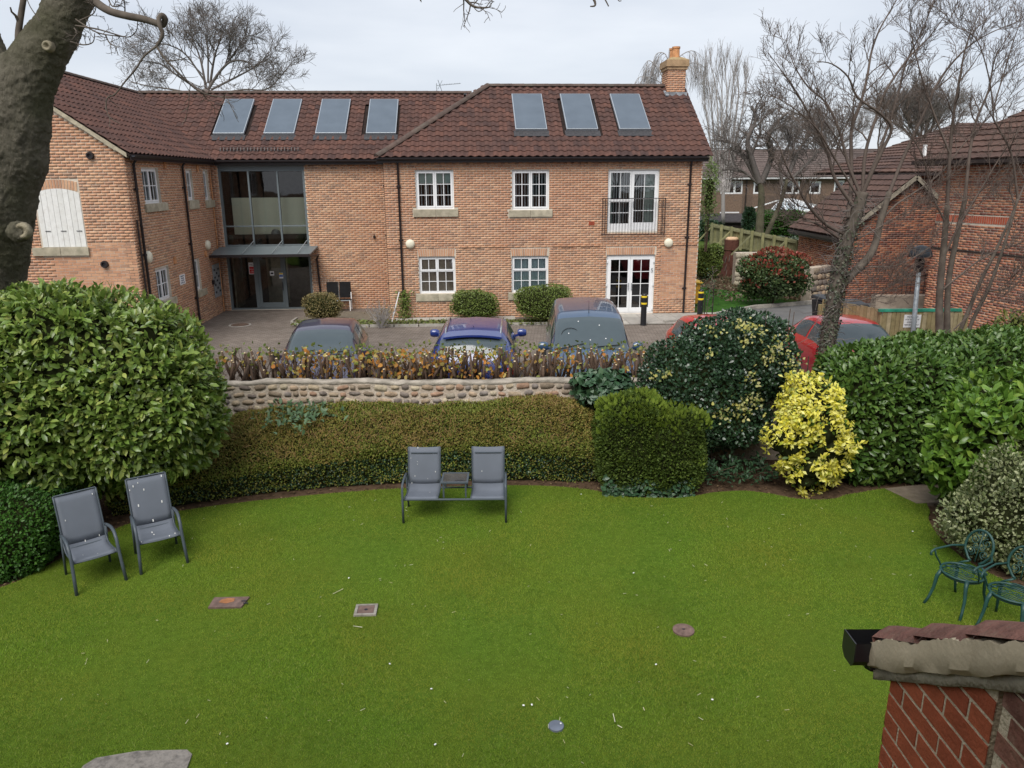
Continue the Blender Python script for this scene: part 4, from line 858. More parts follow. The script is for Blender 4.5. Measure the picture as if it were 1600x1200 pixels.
while z > .35:
    h = r_.uniform(.125, .165); x = -5.6+r_.uniform(0, .1)
    while x < 6.2:
        w_ = r_.choice((.12,.17,.21,.26,.30,.19,.14)); hh = h*r_.uniform(.72, 1.05); wx = w_*r_.uniform(.8,.95)
        cx, cz = x+w_/2, z-h/2+r_.uniform(-.02,.02)+.012*math.sin(x*1.3)
        me = r_.choice(stones); o = bpy.data.objects.new('stone', me); C.objects.link(o); o.parent = sw
        o.location = (cx, .028, cz); o.scale = (wx*1.08, .105, hh*.98); o.rotation_euler = (0, r_.uniform(-.22,.22), 0); cnt += 1
        if x > 1.3 and r_.random() < .6: bpy.data.objects.remove(o)
        x += w_
    z -= h+.004
    row += 1
    if z < .95: break
print('stones', cnt)

# ------------------------------------------------------------------ clipped hedge on top of the wall
ch = empty('clipped_hedge', (-1, 14.0, 1.5), label='hard cut hedge of bare brown stumps and orange leaves above the stone wall', cat='hedge')
stubs = []
for k in range(6):
    mb = MB(); r_ = random.Random(k); bx_, by_ = r_.uniform(-.08,.08), r_.uniform(-.04,.04)
    mb.tube([(0,0,-.12),(bx_*.4,by_*.4,.18),(bx_,by_,.5)], [.026,.022,.017], 6); me = mb.mesh('stem', True); me.materials.append(m_stem)
    mc = MB().lathe([(.0175,.498),(.0175,.503)], 6, c=(bx_,by_,0)).mesh('cut_end'); mc.materials.append(m_cutend); stubs.append((me, mc))
r_ = random.Random(9)
def dens(x): return 1 if x < 3.2 else .5
for i in range(210):
    x = r_.uniform(-5.4, 3.4); y = r_.uniform(13.62, 14.15); me, mc = r_.choice(stubs); h = r_.uniform(.75, 1.12) if r_.random() < .8 else r_.uniform(.4, .7)
    o = bpy.data.objects.new('stem', me); C.objects.link(o); o.parent = ch; o.location = (x+1, y-14, .0); o.scale = (1.15, 1.15, h); o.rotation_euler = (r_.uniform(-.28,.28), r_.uniform(-.38,.38), r_.uniform(0, 6.3))
    q = bpy.data.objects.new('cut_end', mc); C.objects.link(q); q.parent = o
mb = MB()
for i in range(900):
    x = r_.uniform(-5.6, 3.6); y = r_.uniform(13.58, 14.2); z0 = r_.uniform(1.4, 1.75); p = Vector((x, y, z0)); d = Vector((r_.uniform(-.7,.7), r_.uniform(-.4,.4), r_.uniform(.5,1))).normalized(); l = r_.uniform(.12,.36)
    q = p+d*l; q.z = min(q.z, 2.12); mb.tube([p-Vector(ch.location), (p+q)/2+Vector((r_.uniform(-.02,.02),0,0))-Vector(ch.location), q-Vector(ch.location)], [.006,.005,.003], 3, cap=False)
o = mb.build('twigs', m_stem, ch); o['kind'] = 'stuff'
rng = np.random.default_rng(8); n = 4200; X = rng.uniform(-5.5, 3.4, n); dX = np.array([.5+.5*noise.noise(Vector((x*.9, 3, 0)))+.35*(abs(x+1.8) < 1.7) for x in X]); ok = rng.random(n) < dX**1.6*.6; X = X[ok]; n = len(X)
Pp = np.stack([X, rng.uniform(13.58, 14.2, n), 1.5+.5*rng.random(n)**.9], 1); Nn = rng.normal(size=(n, 3)); Nn[:, 1] -= .8; Nn /= np.linalg.norm(Nn, axis=1)[:, None]
leaves(Pp, Nn, 'broad', .085, m_autumn, ch, rng, name='dead_leaves', out=.2, up=-.5, jitter=.8)
n = 700; X = rng.uniform(-5.5, 3.5, n); Pp = np.stack([X, rng.uniform(13.75, 14.3, n), rng.uniform(1.85, 2.1, n)], 1); Nn = rng.normal(size=(n, 3)); Nn[:, 2] += .6; Nn /= np.linalg.norm(Nn, axis=1)[:, None]
leaves(Pp, Nn, 'broad', .065, leafm('olive_leaf', [(.16,.20,.05),(.10,.15,.03),(.25,.24,.07)]), ch, rng, name='new_leaves', out=.4, up=.4)

# ------------------------------------------------------------------ garden shrubs
shrub('laurel_shrub', [blob((-6.7,11.2,2.1),(2.0,1.25,1.42),2.3,.09,1.0,1), blob((-8.0,10.75,1.75),(2.0,1.25,1.62),2.4,.09,1.0,21), blob((-6.05,11.2,1.7),(1.5,1.1,1.15),2.2,.09,1.3,22)], 38000, 'laurel', .128, m_laurel, 'big rounded cherry laurel with glossy light green leaves at the left edge', 'shrub', 1, single=300, depth=.25, shrink=.9, cluster=4, cr=.035, out=.6, up=.0, jitter=.9)
shrub('privet_hedge', [blob((-8.3,9.75,.45),(2.05,1.15,.78),2.8,.04,1.5,2,zmin=0)], 34000, 'small', .045, m_box, 'dense clipped bright green hedge at the far left beside the garden chairs', 'hedge', 2, depth=.06, shrink=.96, out=.5, up=.2)
# long ground hedge: loft along x
def longhedge():
    xs = np.linspace(-6.3, 1.55, 70); prof = 15; V = []
    fy = lambda x: np.interp(x, [-6.4,-5.63,-4.23,-3.04,-1.77,-.7,.32,1.0,1.5], [10.85,11.2,11.75,12.02,12.2,12.28,12.28,12.18,12.2])
    hz = lambda x: np.interp(x, [-6.4,-5.6,-5.0,-4.4,-3,-1.6,-.9,-.3,.5,1.1,1.55], [.5,.78,.98,1.12,1.15,1.13,1.16,1.25,1.33,1.25,.95])
    fl = lambda x: np.interp(x, [-6.4,-5.3,-4,-2.5,-1,0,1.5], [.25,.42,.55,.66,.72,.74,.6])
    for x in xs:
        y0 = float(fy(x)); h = float(hz(x)); f = float(fl(x)); y1 = 13.34
        pts = [(y0+.16, 0), (y0+.10, f*.35), (y0+.0, f*.75), (y0-.03, f), (y0+.12, f+.12)]
        for t in np.linspace(.15, 1, 10): pts.append((y0+.12+(y1-y0-.12)*t, f+.12+(h-f-.12)*math.sin(min(1, t*1.15)*PI/2)**.9))
        for y, z in pts:
            k = .05*noise.noise(Vector((x*2, y*2, z*2)))+.03*noise.noise(Vector((x*6, y*6, z*6))); V.append((x, y-k, max(0, z+k*1.6)))
    n = len(pts); F = []
    for i in range(len(xs)-1):
        for j in range(n-1): a = i*n+j; F.append((a, a+n, a+n+1, a+1))
    return np.array(V), np.array(F)
V, F = longhedge()
t = empty('cotoneaster_hedge', (-2.4, 12.6, 0), label='long low spreading olive brown hedge in front of the stone wall', cat='hedge')
cV = V.copy(); cV[:, 1] += .05; cV[:, 2] -= .05; me = np_mesh('branch_core', cV-np.array(t.location), F); link('branch_core', me, m_core, t)
rng = np.random.default_rng(31)
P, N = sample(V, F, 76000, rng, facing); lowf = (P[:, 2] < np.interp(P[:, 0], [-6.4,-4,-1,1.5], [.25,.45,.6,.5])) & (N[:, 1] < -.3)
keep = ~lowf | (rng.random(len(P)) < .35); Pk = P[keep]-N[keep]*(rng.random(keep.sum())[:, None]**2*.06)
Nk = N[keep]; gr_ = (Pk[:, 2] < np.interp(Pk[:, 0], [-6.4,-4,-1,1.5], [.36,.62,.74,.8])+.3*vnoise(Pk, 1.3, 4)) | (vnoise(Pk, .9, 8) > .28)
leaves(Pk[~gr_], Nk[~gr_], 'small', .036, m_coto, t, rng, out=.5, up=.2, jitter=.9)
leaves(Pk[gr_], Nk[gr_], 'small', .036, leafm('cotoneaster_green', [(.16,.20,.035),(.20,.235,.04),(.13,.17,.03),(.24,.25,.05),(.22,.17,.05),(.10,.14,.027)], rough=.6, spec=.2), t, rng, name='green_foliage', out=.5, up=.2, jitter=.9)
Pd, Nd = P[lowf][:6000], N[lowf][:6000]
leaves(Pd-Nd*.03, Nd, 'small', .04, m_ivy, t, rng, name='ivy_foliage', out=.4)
P, N = sample(V, F, 5200, rng); ok = (N[:, 2] > .4) & (vnoise(P, 1.1, 2) > -.15); P, N = P[ok], N[ok]
mb_o = leaves(P, N, 'needle', .075, mat('brown_twig', [(.19,.12,.045),(.24,.15,.06),(.15,.09,.035)], rough=.8, nmix=.1), t, rng, name='twigs', out=.35, up=.15, jitter=.7, sizevar=.5)
# laurel seedling growing through the hedge
rng = np.random.default_rng(12); n = 240; P = np.stack([rng.normal(-3.75,.33,n), rng.normal(12.75,.3,n), np.zeros(n)], 1); P[:, 2] = 1.08+.06*rng.random(n)+.1*(P[:, 1]-12.6); N = rng.normal(size=(n,3))*.4; N[:, 2] += 1; N[:, 1] -= .4; N /= np.linalg.norm(N, axis=1)[:, None]
ts = empty('laurel_seedling', (-3.75, 12.75, 1.0), label='patch of longer blue green leaves growing through the low hedge', cat='shrub')
leaves(P, N, 'laurel', .11, leafm('seedling_leaf', [(.07,.13,.06),(.11,.18,.09),(.05,.1,.045)]), ts, rng, out=.35, up=.1); MB().tube([(0,0,-.5),(.03,0,.1)],[.02,.01],6).build('stem', m_stem, ts)
# clipped evergreen block with ivy at its foot
bxn = lambda V: V
shrub('clipped_evergreen', [blob((2.0,12.12,.78),(.56,.50,.80),3.4,.09,2.6,3,zmin=0), blob((2.60,12.08,.68),(.58,.50,.68),3.4,.09,2.6,4,zmin=0)], 27000, 'small', .048, m_conif, 'block shaped clipped conifer, yellow green on top and dark below', 'shrub', 3, depth=.07, shrink=.94, out=.65, up=.35, jitter=.7)
rng = np.random.default_rng(77)
t0_ = scene.objects['clipped_evergreen']
for sh_, ns in ((blob((2.0,12.12,.78),(.62,.52,.80),3.6,.06,2,3,zmin=0), 3600), (blob((2.62,12.08,.70),(.62,.52,.70),3.6,.06,2,4,zmin=0), 2600)):
    P, N = sample(sh_[0], sh_[1], ns, rng); ok = N[:, 2] > .25; leaves(P[ok], N[ok], 'small', .085, leafm('conifer_tip', [(.14,.20,.025),(.18,.24,.035),(.10,.16,.02)], rough=.6, spec=.2), t0_, rng, name='toplit_tips', out=.9, up=.7, jitter=.6)  # feathery tips on upper faces; top-lit brightness put into their colour
t = empty('ground_ivy', (2.3, 11.6, 0), label='dark ivy trailing at the foot of the clipped conifer', cat='ivy')
n = 420; X = rng.uniform(1.5, 3.0, n); P = np.stack([X, 11.62+.08*rng.random(n), rng.random(n)**1.5*.35], 1); N = np.tile([0, -.9, .45], (n, 1))+rng.normal(size=(n, 3))*.2; N /= np.linalg.norm(N, axis=1)[:, None]
leaves(P, N, 'broad', .07, m_ivy, t, rng, out=.2)
# ivy clump on the wall
shrub('wall_ivy', [blob((1.62,13.25,1.45),(.5,.33,.32),2.2,.12,3,5)], 520, 'broad', .125, m_ivy, 'clump of large dark ivy leaves hanging over the stone wall', 'ivy', 5, single=200, depth=.06, shrink=.85, out=.3, up=-.15, jitter=.5)
# holly
hs = [blob((3.3,13.0,1.55),(1.05,.75,.85),2.2,.09,1.8,6), blob((4.0,13.1,1.98),(1.0,.75,.85),2.2,.09,1.8,7), blob((3.5,12.9,1.0),(1.0,.6,.6),2.2,.1,1.8,8)]
th = shrub('holly_bush', hs, 24000, 'broad', .055, m_holly, 'large dark green holly with a few cream edged sprigs behind the conifer', 'shrub', 6, depth=.16, shrink=.84, out=.5, up=.3, jitter=.9)
rng = np.random.default_rng(61); Ps = []
for (px, py, s, nn_) in ((1160,510,.10,40),(1180,518,.1,40),(1110,518,.06,16),(1165,535,.05,14),(1110,553,.05,14),(1200,560,.1,35),(1040,585,.07,26),(1175,590,.08,34),(1155,640,.16,110),(1125,650,.07,40),(1180,625,.1,50),(1215,545,.12,50),(1025,590,.05,14),(1240,570,.1,40),(1240,585,.1,30)):
    c = W(px, py, 12.35 if py < 620 else 12.3); P = rng.normal(size=(nn_, 3))*np.array([s, .06, s*.8])+np.array(c); Ps.append(P)
P = np.concatenate(Ps); N = rng.normal(size=P.shape)*.5; N[:, 1] -= .8; N[:, 2] += .5; N /= np.linalg.norm(N, axis=1)[:, None]
leaves(P, N, 'broad', .055, m_varieg, th, rng, name='cream_edged_foliage', out=.4)
for px, py in ((1232,478),(1195,487),(1238,483)):
    p = W(px, py+18, 12.9); MB().tube([Vector((0,0,-.3))+p-th.location, p-th.location+Vector((.02,0,.15))], .006, 4).build('shoot', m_stem, th)
# shade plants and bare twigs under the holly
t = empty('shade_plant', (3.7, 12.2, 0), label='low dark green plants in the shade below the holly', cat='plant')
n = 700; P = np.stack([rng.uniform(2.95,4.5,n), rng.uniform(11.95,12.8,n), np.zeros(n)], 1); P[:, 2] = .05+.38*rng.random(n)*(.5+.5*np.sin(P[:, 0]*7)**2); N = rng.normal(size=(n,3))*.5; N[:, 2] += 1; N /= np.linalg.norm(N, axis=1)[:, None]
leaves(P, N, 'laurel', .09, m_fern, t, rng, out=.3, up=.2)
for i in range(7):
    a = random.Random(i); x = a.uniform(-.5,.7); MB().tube([(x,.2,0),(x+.1,0,.2),(x+a.uniform(.1,.5),-.2,a.uniform(.15,.5))],[.008,.006,.003],4).build('twig', m_stem, t)
# golden choisya
cs = [blob((4.93,11.98,.95),(.55,.5,.98),2.1,.2,1.9,9), blob((4.58,11.9,.95),(.36,.38,.38),2,.2,2.4,10), blob((5.25,11.9,.75),(.36,.38,.42),2,.2,2.4,11), blob((4.95,12.0,1.6),(.4,.36,.38),2,.18,2.4,12), blob((4.9,11.85,.42),(.42,.38,.38),2,.2,2.4,19)]
shrub('golden_shrub', cs, 11500, 'laurel2', .085, m_choisya, 'bright golden yellow shrub standing before the laurel hedge', 'shrub', 9, single=220, inner=.82, depth=.22, shrink=.76, cluster=6, cr=.022, out=.3, up=.1, jitter=1.1)
rng = np.random.default_rng(44); t = scene.objects['golden_shrub']; n = 520; V, F = cs[0]; P, N = sample(V, F, n, rng)
leaves(P-N*.05, N, 'laurel', .09, leafm('under_leaf', [(.10,.19,.03),(.06,.13,.025),(.2,.28,.04)]), t, rng, name='green_foliage', out=.4)
# laurel hedge right: front block and the part stepping back along the wall
def taper(V):
    return V
shrub('laurel_hedge', [blob((6.55,12.75,1.12),(1.18,.8,1.13),4.2,.05,1.4,13,zmin=0), blob((9.3,13.1,1.15),(2.7,1.0,1.22),4.2,.05,1.4,14,zmin=0)], 23000, 'laurel', .125, m_laurel2, 'tall dark green laurel hedge with a lighter top behind the golden shrub', 'hedge', 13, single=300, depth=.15, shrink=.92, out=.5, up=.3, jitter=.7)
shrub('laurel_shrub', [blob((7.75,10.6,1.25),(1.45,.85,1.02),2.6,.09,1.6,15)], 6000, 'laurel', .15, leafm('bright_laurel_leaf', [(.07,.15,.02),(.11,.21,.03),(.15,.27,.04),(.09,.18,.025),(.22,.32,.05)], rough=.32, spec=.5), 'light green laurel with large upright leaves at the right edge', 'shrub', 15, single=260, depth=.2, shrink=.86, cluster=5, cr=.025, out=.45, up=.4, jitter=1.0)
shrub('variegated_shrub', [blob((7.85,9.4,.8),(1.7,.9,.9),2.2,.15,1.7,16,zmin=0), blob((7.0,9.75,.42),(.85,.75,.55),2.2,.16,2.0,17,zmin=0), blob((6.85,9.35,.3),(.5,.5,.4),2.2,.16,2.4,27,zmin=0)], 30000, 'small', .05, m_euon, 'spreading grey green shrub with silvery edged small leaves beside the green metal chairs', 'shrub', 16, depth=.2, shrink=.88, out=.5, up=.4, jitter=1.0)
shrub('yellow_green_shrub', [blob((12.2,16.6,1.55),(1.6,.8,.7),2.2,.12,1.8,18)], 2600, 'laurel', .11, leafm('olive_gold_leaf', [(.2,.22,.05),(.12,.17,.03),(.3,.26,.08)]), 'loose yellow green shrub behind the laurel hedge at the right edge', 'shrub', 18, depth=.2, shrink=.8)
# leaf litter in the beds
rng = np.random.default_rng(70); n = 3800; X = rng.uniform(-7.2, 7.3, n); Y = rng.uniform(8.8, 12.6, n); ok = ~inside(LS, X, Y); X, Y = X[ok], Y[ok]
P = np.stack([X, Y, np.full(len(X), .01)], 1); N = rng.normal(size=P.shape)*.25; N[:, 2] += 1; N /= np.linalg.norm(N, axis=1)[:, None]
o = leaves(P, N, 'small', .045, mat('leaf_litter', [(.09,.055,.03),(.14,.09,.05),(.06,.04,.025),(.2,.14,.08)], rough=.95, spec=.05), None, rng, name='leaf_litter', out=0, up=0)
# ------------------------------------------------------------------ cars
m_tyre = mat('tyre_rubber', [(.012,.012,.012)], rough=.8, island=False); m_rim = mat('alloy_rim', [(.35,.36,.38)], rough=.3, metal=.8, island=False)
m_cglass = mat('car_glass', [(.06,.08,.09)], rough=.1, spec=.55, island=False, nmix=.05)  # opaque; base lightened so a reflecting look is put into the colour
m_redl = mat('tail_lens', [(.45,.01,.015)], rough=.2, spec=.6, island=False); m_cleng = mat('clear_lens', [(.55,.57,.6)], rough=.1, spec=.8, island=False)
m_trim = mat('black_trim', [(.012,.012,.013)], rough=.5, island=False); m_chrome = mat('chrome_rail', [(.6,.62,.64)], rough=.22, metal=.9, island=False)
def paint(name, c): return mat(name, [c], rough=.28, spec=.5, island=False, nmix=.03, coat=.9, dirt=.08, dirtcol=(.2,.19,.17), dscale=2)
def catmull(xs, ys, x):
    i = max(0, min(len(xs)-2, next((k for k in range(len(xs)-1) if x <= xs[k+1]), len(xs)-2)))
    t = (x-xs[i])/(xs[i+1]-xs[i]); sl = lambda k: (ys[k+1]-ys[k])/(xs[k+1]-xs[k])
    m0 = sl(i) if i == 0 else (0 if sl(i)*sl(i-1) <= 0 else 2*sl(i)*sl(i-1)/(sl(i)+sl(i-1)))
    m1 = sl(i) if i == len(xs)-2 else (0 if sl(i)*sl(i+1) <= 0 else 2*sl(i)*sl(i+1)/(sl(i)+sl(i+1)))
    h = xs[i+1]-xs[i]; t2, t3 = t*t, t*t*t
    return (2*t3-3*t2+1)*ys[i]+(t3-2*t2+t)*h*m0+(-2*t3+3*t2)*ys[i+1]+(t3-t2)*h*m1
def car(loc, rz, pm, L_, Wd, st, label, wins, ws, rw, rails=False, mirrors=None, spoiler=False, antenna=None, interior=True, group=None, taillight=False):
    """st: stations (y, belt z, top z, half width belt, half width top); front at -y. loc = nose centre on the ground"""
    t = empty('parked_car', loc, rz, label=label, cat='car', group=group)
    ys = [s[0] for s in st]
    g = lambda k, y: catmull(ys, [s[k] for s in st], y)
    def S(y, q):                     # q in [-1,1] over the section: sill -> belt -> cant -> roof centre
        zb, zt, wb, wt = g(1,y), g(2,y), g(3,y), g(4,y); a = abs(q); sg = 1 if q >= 0 else -1
        crown = .035*(wt/.6)
        pts = [(1.0, (wb*.93, .22)), (.86, (wb*1.0, .45)), (.74, (wb*1.01, zb-.14)), (.66, (wb*.965, zb)), (.40, (wt+.03, zt-.055)), (.34, (wt-.04, zt-.01)), (0, (0, zt+crown))]
        qs = [p[0] for p in pts][::-1]; X = [p[1][0] for p in pts][::-1]; Z = [p[1][1] for p in pts][::-1]
        return Vector((sg*catmull(qs, X, a), y, catmull(qs, Z, a)))
    Y = sorted(set([ys[0]+(ys[-1]-ys[0])*i/60 for i in range(61)])); Q = [-1,-.95,-.9,-.86,-.8,-.74,-.70,-.66,-.6,-.53,-.46,-.42,-.40,-.37,-.34,-.28,-.2,-.1,0]; Q = Q+[-q for q in Q[:-1]][::-1]
    mb = MB(); mb.grid([[S(y, q) for q in Q] for y in Y]); mb.poly([S(Y[0], q) for q in Q]); mb.poly([S(Y[-1], q) for q in Q][::-1])
    body = mb.build('body', pm, t, smooth=True, angle=40)
    def patch(name, y0, y1, q0, q1, m, off=.004, n=12, parent=t, cut=None):
        rows = []
        for i in range(n+1):
            row = []
            for j in range(n+1):
                q = q0+(q1-q0)*j/n; a0, a1 = (y0(q), y1(q)) if callable(y0) else (y0, y1); y = a0+(a1-a0)*i/n
                p = S(y, q); e = .01; du = S(y+e, q)-S(y-e, q); dv = S(y, min(q+e,1))-S(y, max(q-e,-1)); nn = du.cross(dv).normalized()
                if nn.dot(Vector((p.x, 0, p.z-.6))) < 0 and abs(nn.y) < .9: nn = -nn
                if name in ('windscreen',) and nn.y > 0: nn = -nn
                if name == 'rear_window' and nn.y < 0: nn = -nn
                row.append(p+nn*off)
            rows.append(row)
        return MB().grid(rows).build(name, m, parent, smooth=True)
    wp = patch('windscreen', lambda q: ws[0]+ws[2]*q*q, lambda q: ws[1]+ws[2]*q*q*.8, -.44, .44, m_cglass, .008)
    patch('rear_window', lambda q: rw[0]-rw[2]*q*q, lambda q: rw[1]-rw[2]*q*q, -.42, .42, m_cglass, .008)
    for sgn in (-1, 1):
        for (a, b) in wins: patch('side_window', a, b, .635*sgn, .44*sgn, m_cglass, .006)
    for x in (-Wd/2+.02, Wd/2-.02):
        for y in (ys[0]+.85, ys[-1]-.8):
            R = Matrix.Rotation(PI/2, 3, 'Y'); c = Vector((x*.97, y, .31))
            w_ = MB().lathe([(.2,-.1),(.3,-.1),(.315,-.06),(.315,.06),(.3,.1),(.2,.1)], 24, c=c, M=R).build('wheel', m_tyre, t, smooth=True, angle=40)
            MB().lathe([(.2,-.085),(.06,-.095),(.06,.095),(.2,.085)], 20, c=c, M=R).build('rim', m_rim, w_)
    if mirrors:
        y, z = mirrors
        for sgn in (-1, 1):
            me = MB().lathe([(.02,-.11),(.07,-.1),(.095,-.04),(.095,.05),(.07,.1),(.02,.11)], 12, c=(sgn*(g(3,y)+.10), y, z), M=Matrix(((0,0,1),(.75,0,0),(0,1.0,0)))).bar((sgn*(g(3,y)-.05),y+.02,z-.06),(sgn*(g(3,y)+.08),y+.02,z-.03),.06,.05)
            me.build('wing_mirror', pm, t, smooth=True, angle=50)
    if rails:
        for sgn in (-1, 1):
            pts = [Vector((sgn*(g(4,y)-.05), y, g(2,y)+.035)) for y in np.linspace(rails[0], rails[1], 9)]; pts[0].z -= .05; pts[-1].z -= .05
            MB().tube(pts, .018, 6).build('roof_rail', m_chrome, t, smooth=True)
    if not taillight:
        for q0 in (-.30, .06):
            a, b = S(ws[0]+.04, q0), S(ws[0]+.13, q0+.24)
            MB().bar(a+Vector((0,-.02,.02)), b+Vector((0,-.03,.015)), .018, .012).build('wiper', m_trim, t)
    if spoiler: 
        y = rw[0] if rw[0] < rw[1] else rw[1]
        MB().grid([[Vector((x, y-.18, g(2,y-.18)+.045-.05*(x/.6)**2)) for x in np.linspace(-.56,.56,9)],[Vector((x, y+.12, g(2,y-.1)+.03-.05*(x/.6)**2)) for x in np.linspace(-.58,.58,9)],[Vector((x, y+.12, g(2,y-.1)-.01-.05*(x/.6)**2)) for x in np.linspace(-.58,.58,9)]]).build('spoiler', pm, t, smooth=True, angle=40)
    if antenna: MB().tube([(antenna[0], antenna[1], g(2,antenna[1])+.02),(antenna[0], antenna[1]+antenna[2], g(2,antenna[1])+.02+antenna[3])], [.008,.003], 5).build('antenna', m_trim, t)
    if taillight:
        for sgn in (-1, 1): MB().lathe([(.01,-.03),(.09,-.02),(.11,.02),(.05,.05)], 12, c=(sgn*(g(3,ys[-1]-.1)-.12), ys[-1]-.08, .93), M=Matrix(((1.4,0,0),(0,0,1),(0,1,0)))).build('tail_light', m_redl, t, smooth=True)
    else:
        for sgn in (-1, 1): MB().lathe([(.01,-.03),(.1,-.02),(.12,.02),(.05,.05)], 12, c=(sgn*(g(3,ys[0]+.1)-.16), ys[0]+.06, .66), M=Matrix(((1.3,0,0),(0,0,-1),(0,.8,0)))).build('headlight', m_cleng, t, smooth=True)
    MB().box((-.26, ys[0]-.03 if not taillight else ys[-1]-.01, .42), (.26, ys[0]-.01 if not taillight else ys[-1]+.01, .53)).build('number_plate', m_paper if not taillight else m_yellow, t)
    return t, S, g
hatch = [(0,.62,.66,.62,.45),(.12,.72,.78,.76,.55),(.6,.86,.90,.84,.62),(1.05,.93,.99,.86,.66),(1.35,.95,1.12,.865,.64),(1.85,.96,1.38,.87,.60),(2.2,.97,1.455,.875,.60),(2.8,.98,1.475,.875,.60),(3.3,.98,1.43,.87,.58),(3.65,.98,1.32,.85,.55),(3.95,.95,1.02,.80,.56),(4.05,.7,.75,.72,.5)]
suv = [(0,.72,.76,.70,.5),(.12,.82,.88,.82,.6),(.6,.96,1.0,.90,.66),(1.1,1.04,1.10,.92,.7),(1.4,1.06,1.25,.92,.68),(1.95,1.08,1.56,.925,.64),(2.4,1.10,1.64,.93,.63),(3.2,1.10,1.655,.93,.62),(3.8,1.11,1.63,.92,.61),(4.1,1.10,1.50,.91,.60),(4.38,1.06,1.16,.87,.62),(4.5,.8,.86,.8,.55)]
van = [(0,.78,.82,.72,.5),(.12,.88,.95,.84,.62),(.55,1.02,1.06,.88,.68),(.85,1.08,1.14,.89,.72),(1.1,1.10,1.30,.89,.70),(1.65,1.12,1.70,.895,.66),(2.05,1.14,1.80,.90,.66),(3.0,1.14,1.83,.90,.66),(3.9,1.14,1.81,.895,.655),(4.2,1.12,1.72,.88,.65),(4.36,1.05,1.2,.86,.64),(4.4,.7,.8,.8,.55)]
m_purple = paint('dark_plum_paint', (.028,.022,.055)); m_blue = paint('bright_blue_paint', (.012,.03,.17)); m_vblue = paint('steel_blue_paint', (.032,.068,.13)); m_redp = paint('red_paint', (.48,.012,.02))
GZ = .484
car1, S1, g1 = car((-4.0,14.62,GZ), .10, m_purple, 4.05, 1.75, hatch, 'dark plum hatchback facing the hedge, parked leftmost of the cars', [(1.75,2.55),(2.63,3.35)], (1.12,1.92,.16), (3.62,3.9,.08), mirrors=(1.4,1.02))
MB().lathe([(.01,-.02),(.07,-.01),(.08,.0),(.01,.02)],12,c=S1(1.86,0)+Vector((0,-.0,-.12)),M=Matrix(((1.2,0,0),(0,0,-1),(0,1,0)))).build('interior_mirror', m_trim, car1)
car2, S2_, g2 = car((-.78,18.95,GZ), PI+.0, m_blue, 4.5, 1.85, suv, 'bright blue sport utility car with silver roof rails, its back to the hedge', [(1.75,2.75),(2.85,3.85)], (1.15,1.98,.16), (4.02,4.32,.08), rails=(2.1,3.95), mirrors=(1.45,1.14), spoiler=True, antenna=(0,3.55,.1,.06), taillight=True)
car3, S3, g3 = car((1.62,14.45,GZ), -.03, m_vblue, 4.4, 1.8, van, 'tall steel blue van shaped car with a short aerial, facing the hedge', [(1.45,2.4),(2.5,3.3),(3.4,4.0)], (.92,1.68,.14), (4.22,4.33,.03), mirrors=(1.15,1.22), antenna=(.0,1.85,.05,.26))
MB().tube([S3(1.25,0)+Vector((-.42,0,0))+Vector((.19*math.cos(a),.02+.1*math.sin(a),-.03+.14*math.sin(a))) for a in np.linspace(0,2*PI,18)], .006, 5).build('steering_wheel', m_trim, car3)
for i in range(5):
    q = random.uniform(-.3,.3); p = S3(random.uniform(1.1,1.55), q); MB().obox(p+Vector((0,-.014,.01)), (.02,.02,.004), Euler((.8,0,0)).to_matrix()).build('dropping', m_paper, car3)
car(( 4.85,14.75,GZ), .05, m_redp, 4.05, 1.72, hatch, 'red car almost hidden behind the dark holly bush', [(1.75,2.55),(2.63,3.35)], (1.12,1.92,.16), (3.62,3.9,.08), mirrors=(1.4,1.02))
coupe = [(0,.66,.70,.62,.45),(.12,.76,.82,.76,.55),(.6,.90,.94,.84,.62),(1.05,.97,1.03,.86,.66),(1.35,.99,1.16,.865,.62),(1.85,1.0,1.42,.87,.58),(2.2,1.01,1.50,.875,.57),(2.7,1.02,1.51,.875,.56),(3.2,1.02,1.44,.87,.54),(3.55,1.02,1.28,.85,.5),(3.85,.98,1.05,.80,.56),(3.95,.7,.75,.72,.5)]
car((7.75,14.7,GZ), .06, m_redp, 3.95, 1.74, coupe, 'red rounded small car behind the ivy covered tree trunk', [(1.75,2.45),(2.53,3.2)], (1.12,1.92,.16), (3.5,3.8,.08), mirrors=(1.4,1.06))

# ------------------------------------------------------------------ garden furniture
m_sling = mat('grey_sling', [(.115,.13,.155),(.13,.145,.175)], rough=.75, spec=.25, island=False, nscale=3, nmix=.05, bump=.12, bscale=260)
m_frame = mat('grey_powder_coat', [(.06,.075,.09)], rough=.45, spec=.4, island=False, nmix=.06)
m_bird = mat('bird_dropping', [(.62,.62,.6)], rough=.9, island=False, nmix=.05)
def sling(parent, w_, seatd, seatz, backh, recline, name, x0=0, sag=.012):
    """seat and back as one hanging fabric; front at -y"""
    prof = [(-seatd/2-.02, seatz-.012), (-seatd/2+.03, seatz+.012), (-.12, seatz-.012), (.08, seatz-.028), (seatd/2-.05, seatz-.02), (seatd/2+.02, seatz+.05)]
    y1, z1 = prof[-1]
    for i in range(1, 8): prof.append((y1+math.sin(recline)*backh*i/7-.015*math.sin(PI*i/7), z1+math.cos(recline)*backh*i/7))
    rows = []
    for y, z in prof: rows.append([Vector((x0+w_*(k/8-.5), y, z-sag*(1-(2*k/8-1)**2))) for k in range(9)])
    seat = MB().grid(rows[:6]); o = seat.build('seat', m_sling, parent, smooth=True); s = o.modifiers.new('s', 'SOLIDIFY'); s.thickness = .006
    back = MB().grid(rows[5:]); b = back.build('backrest', m_sling, parent, smooth=True); s = b.modifiers.new('s', 'SOLIDIFY'); s.thickness = .006
    return prof, rows
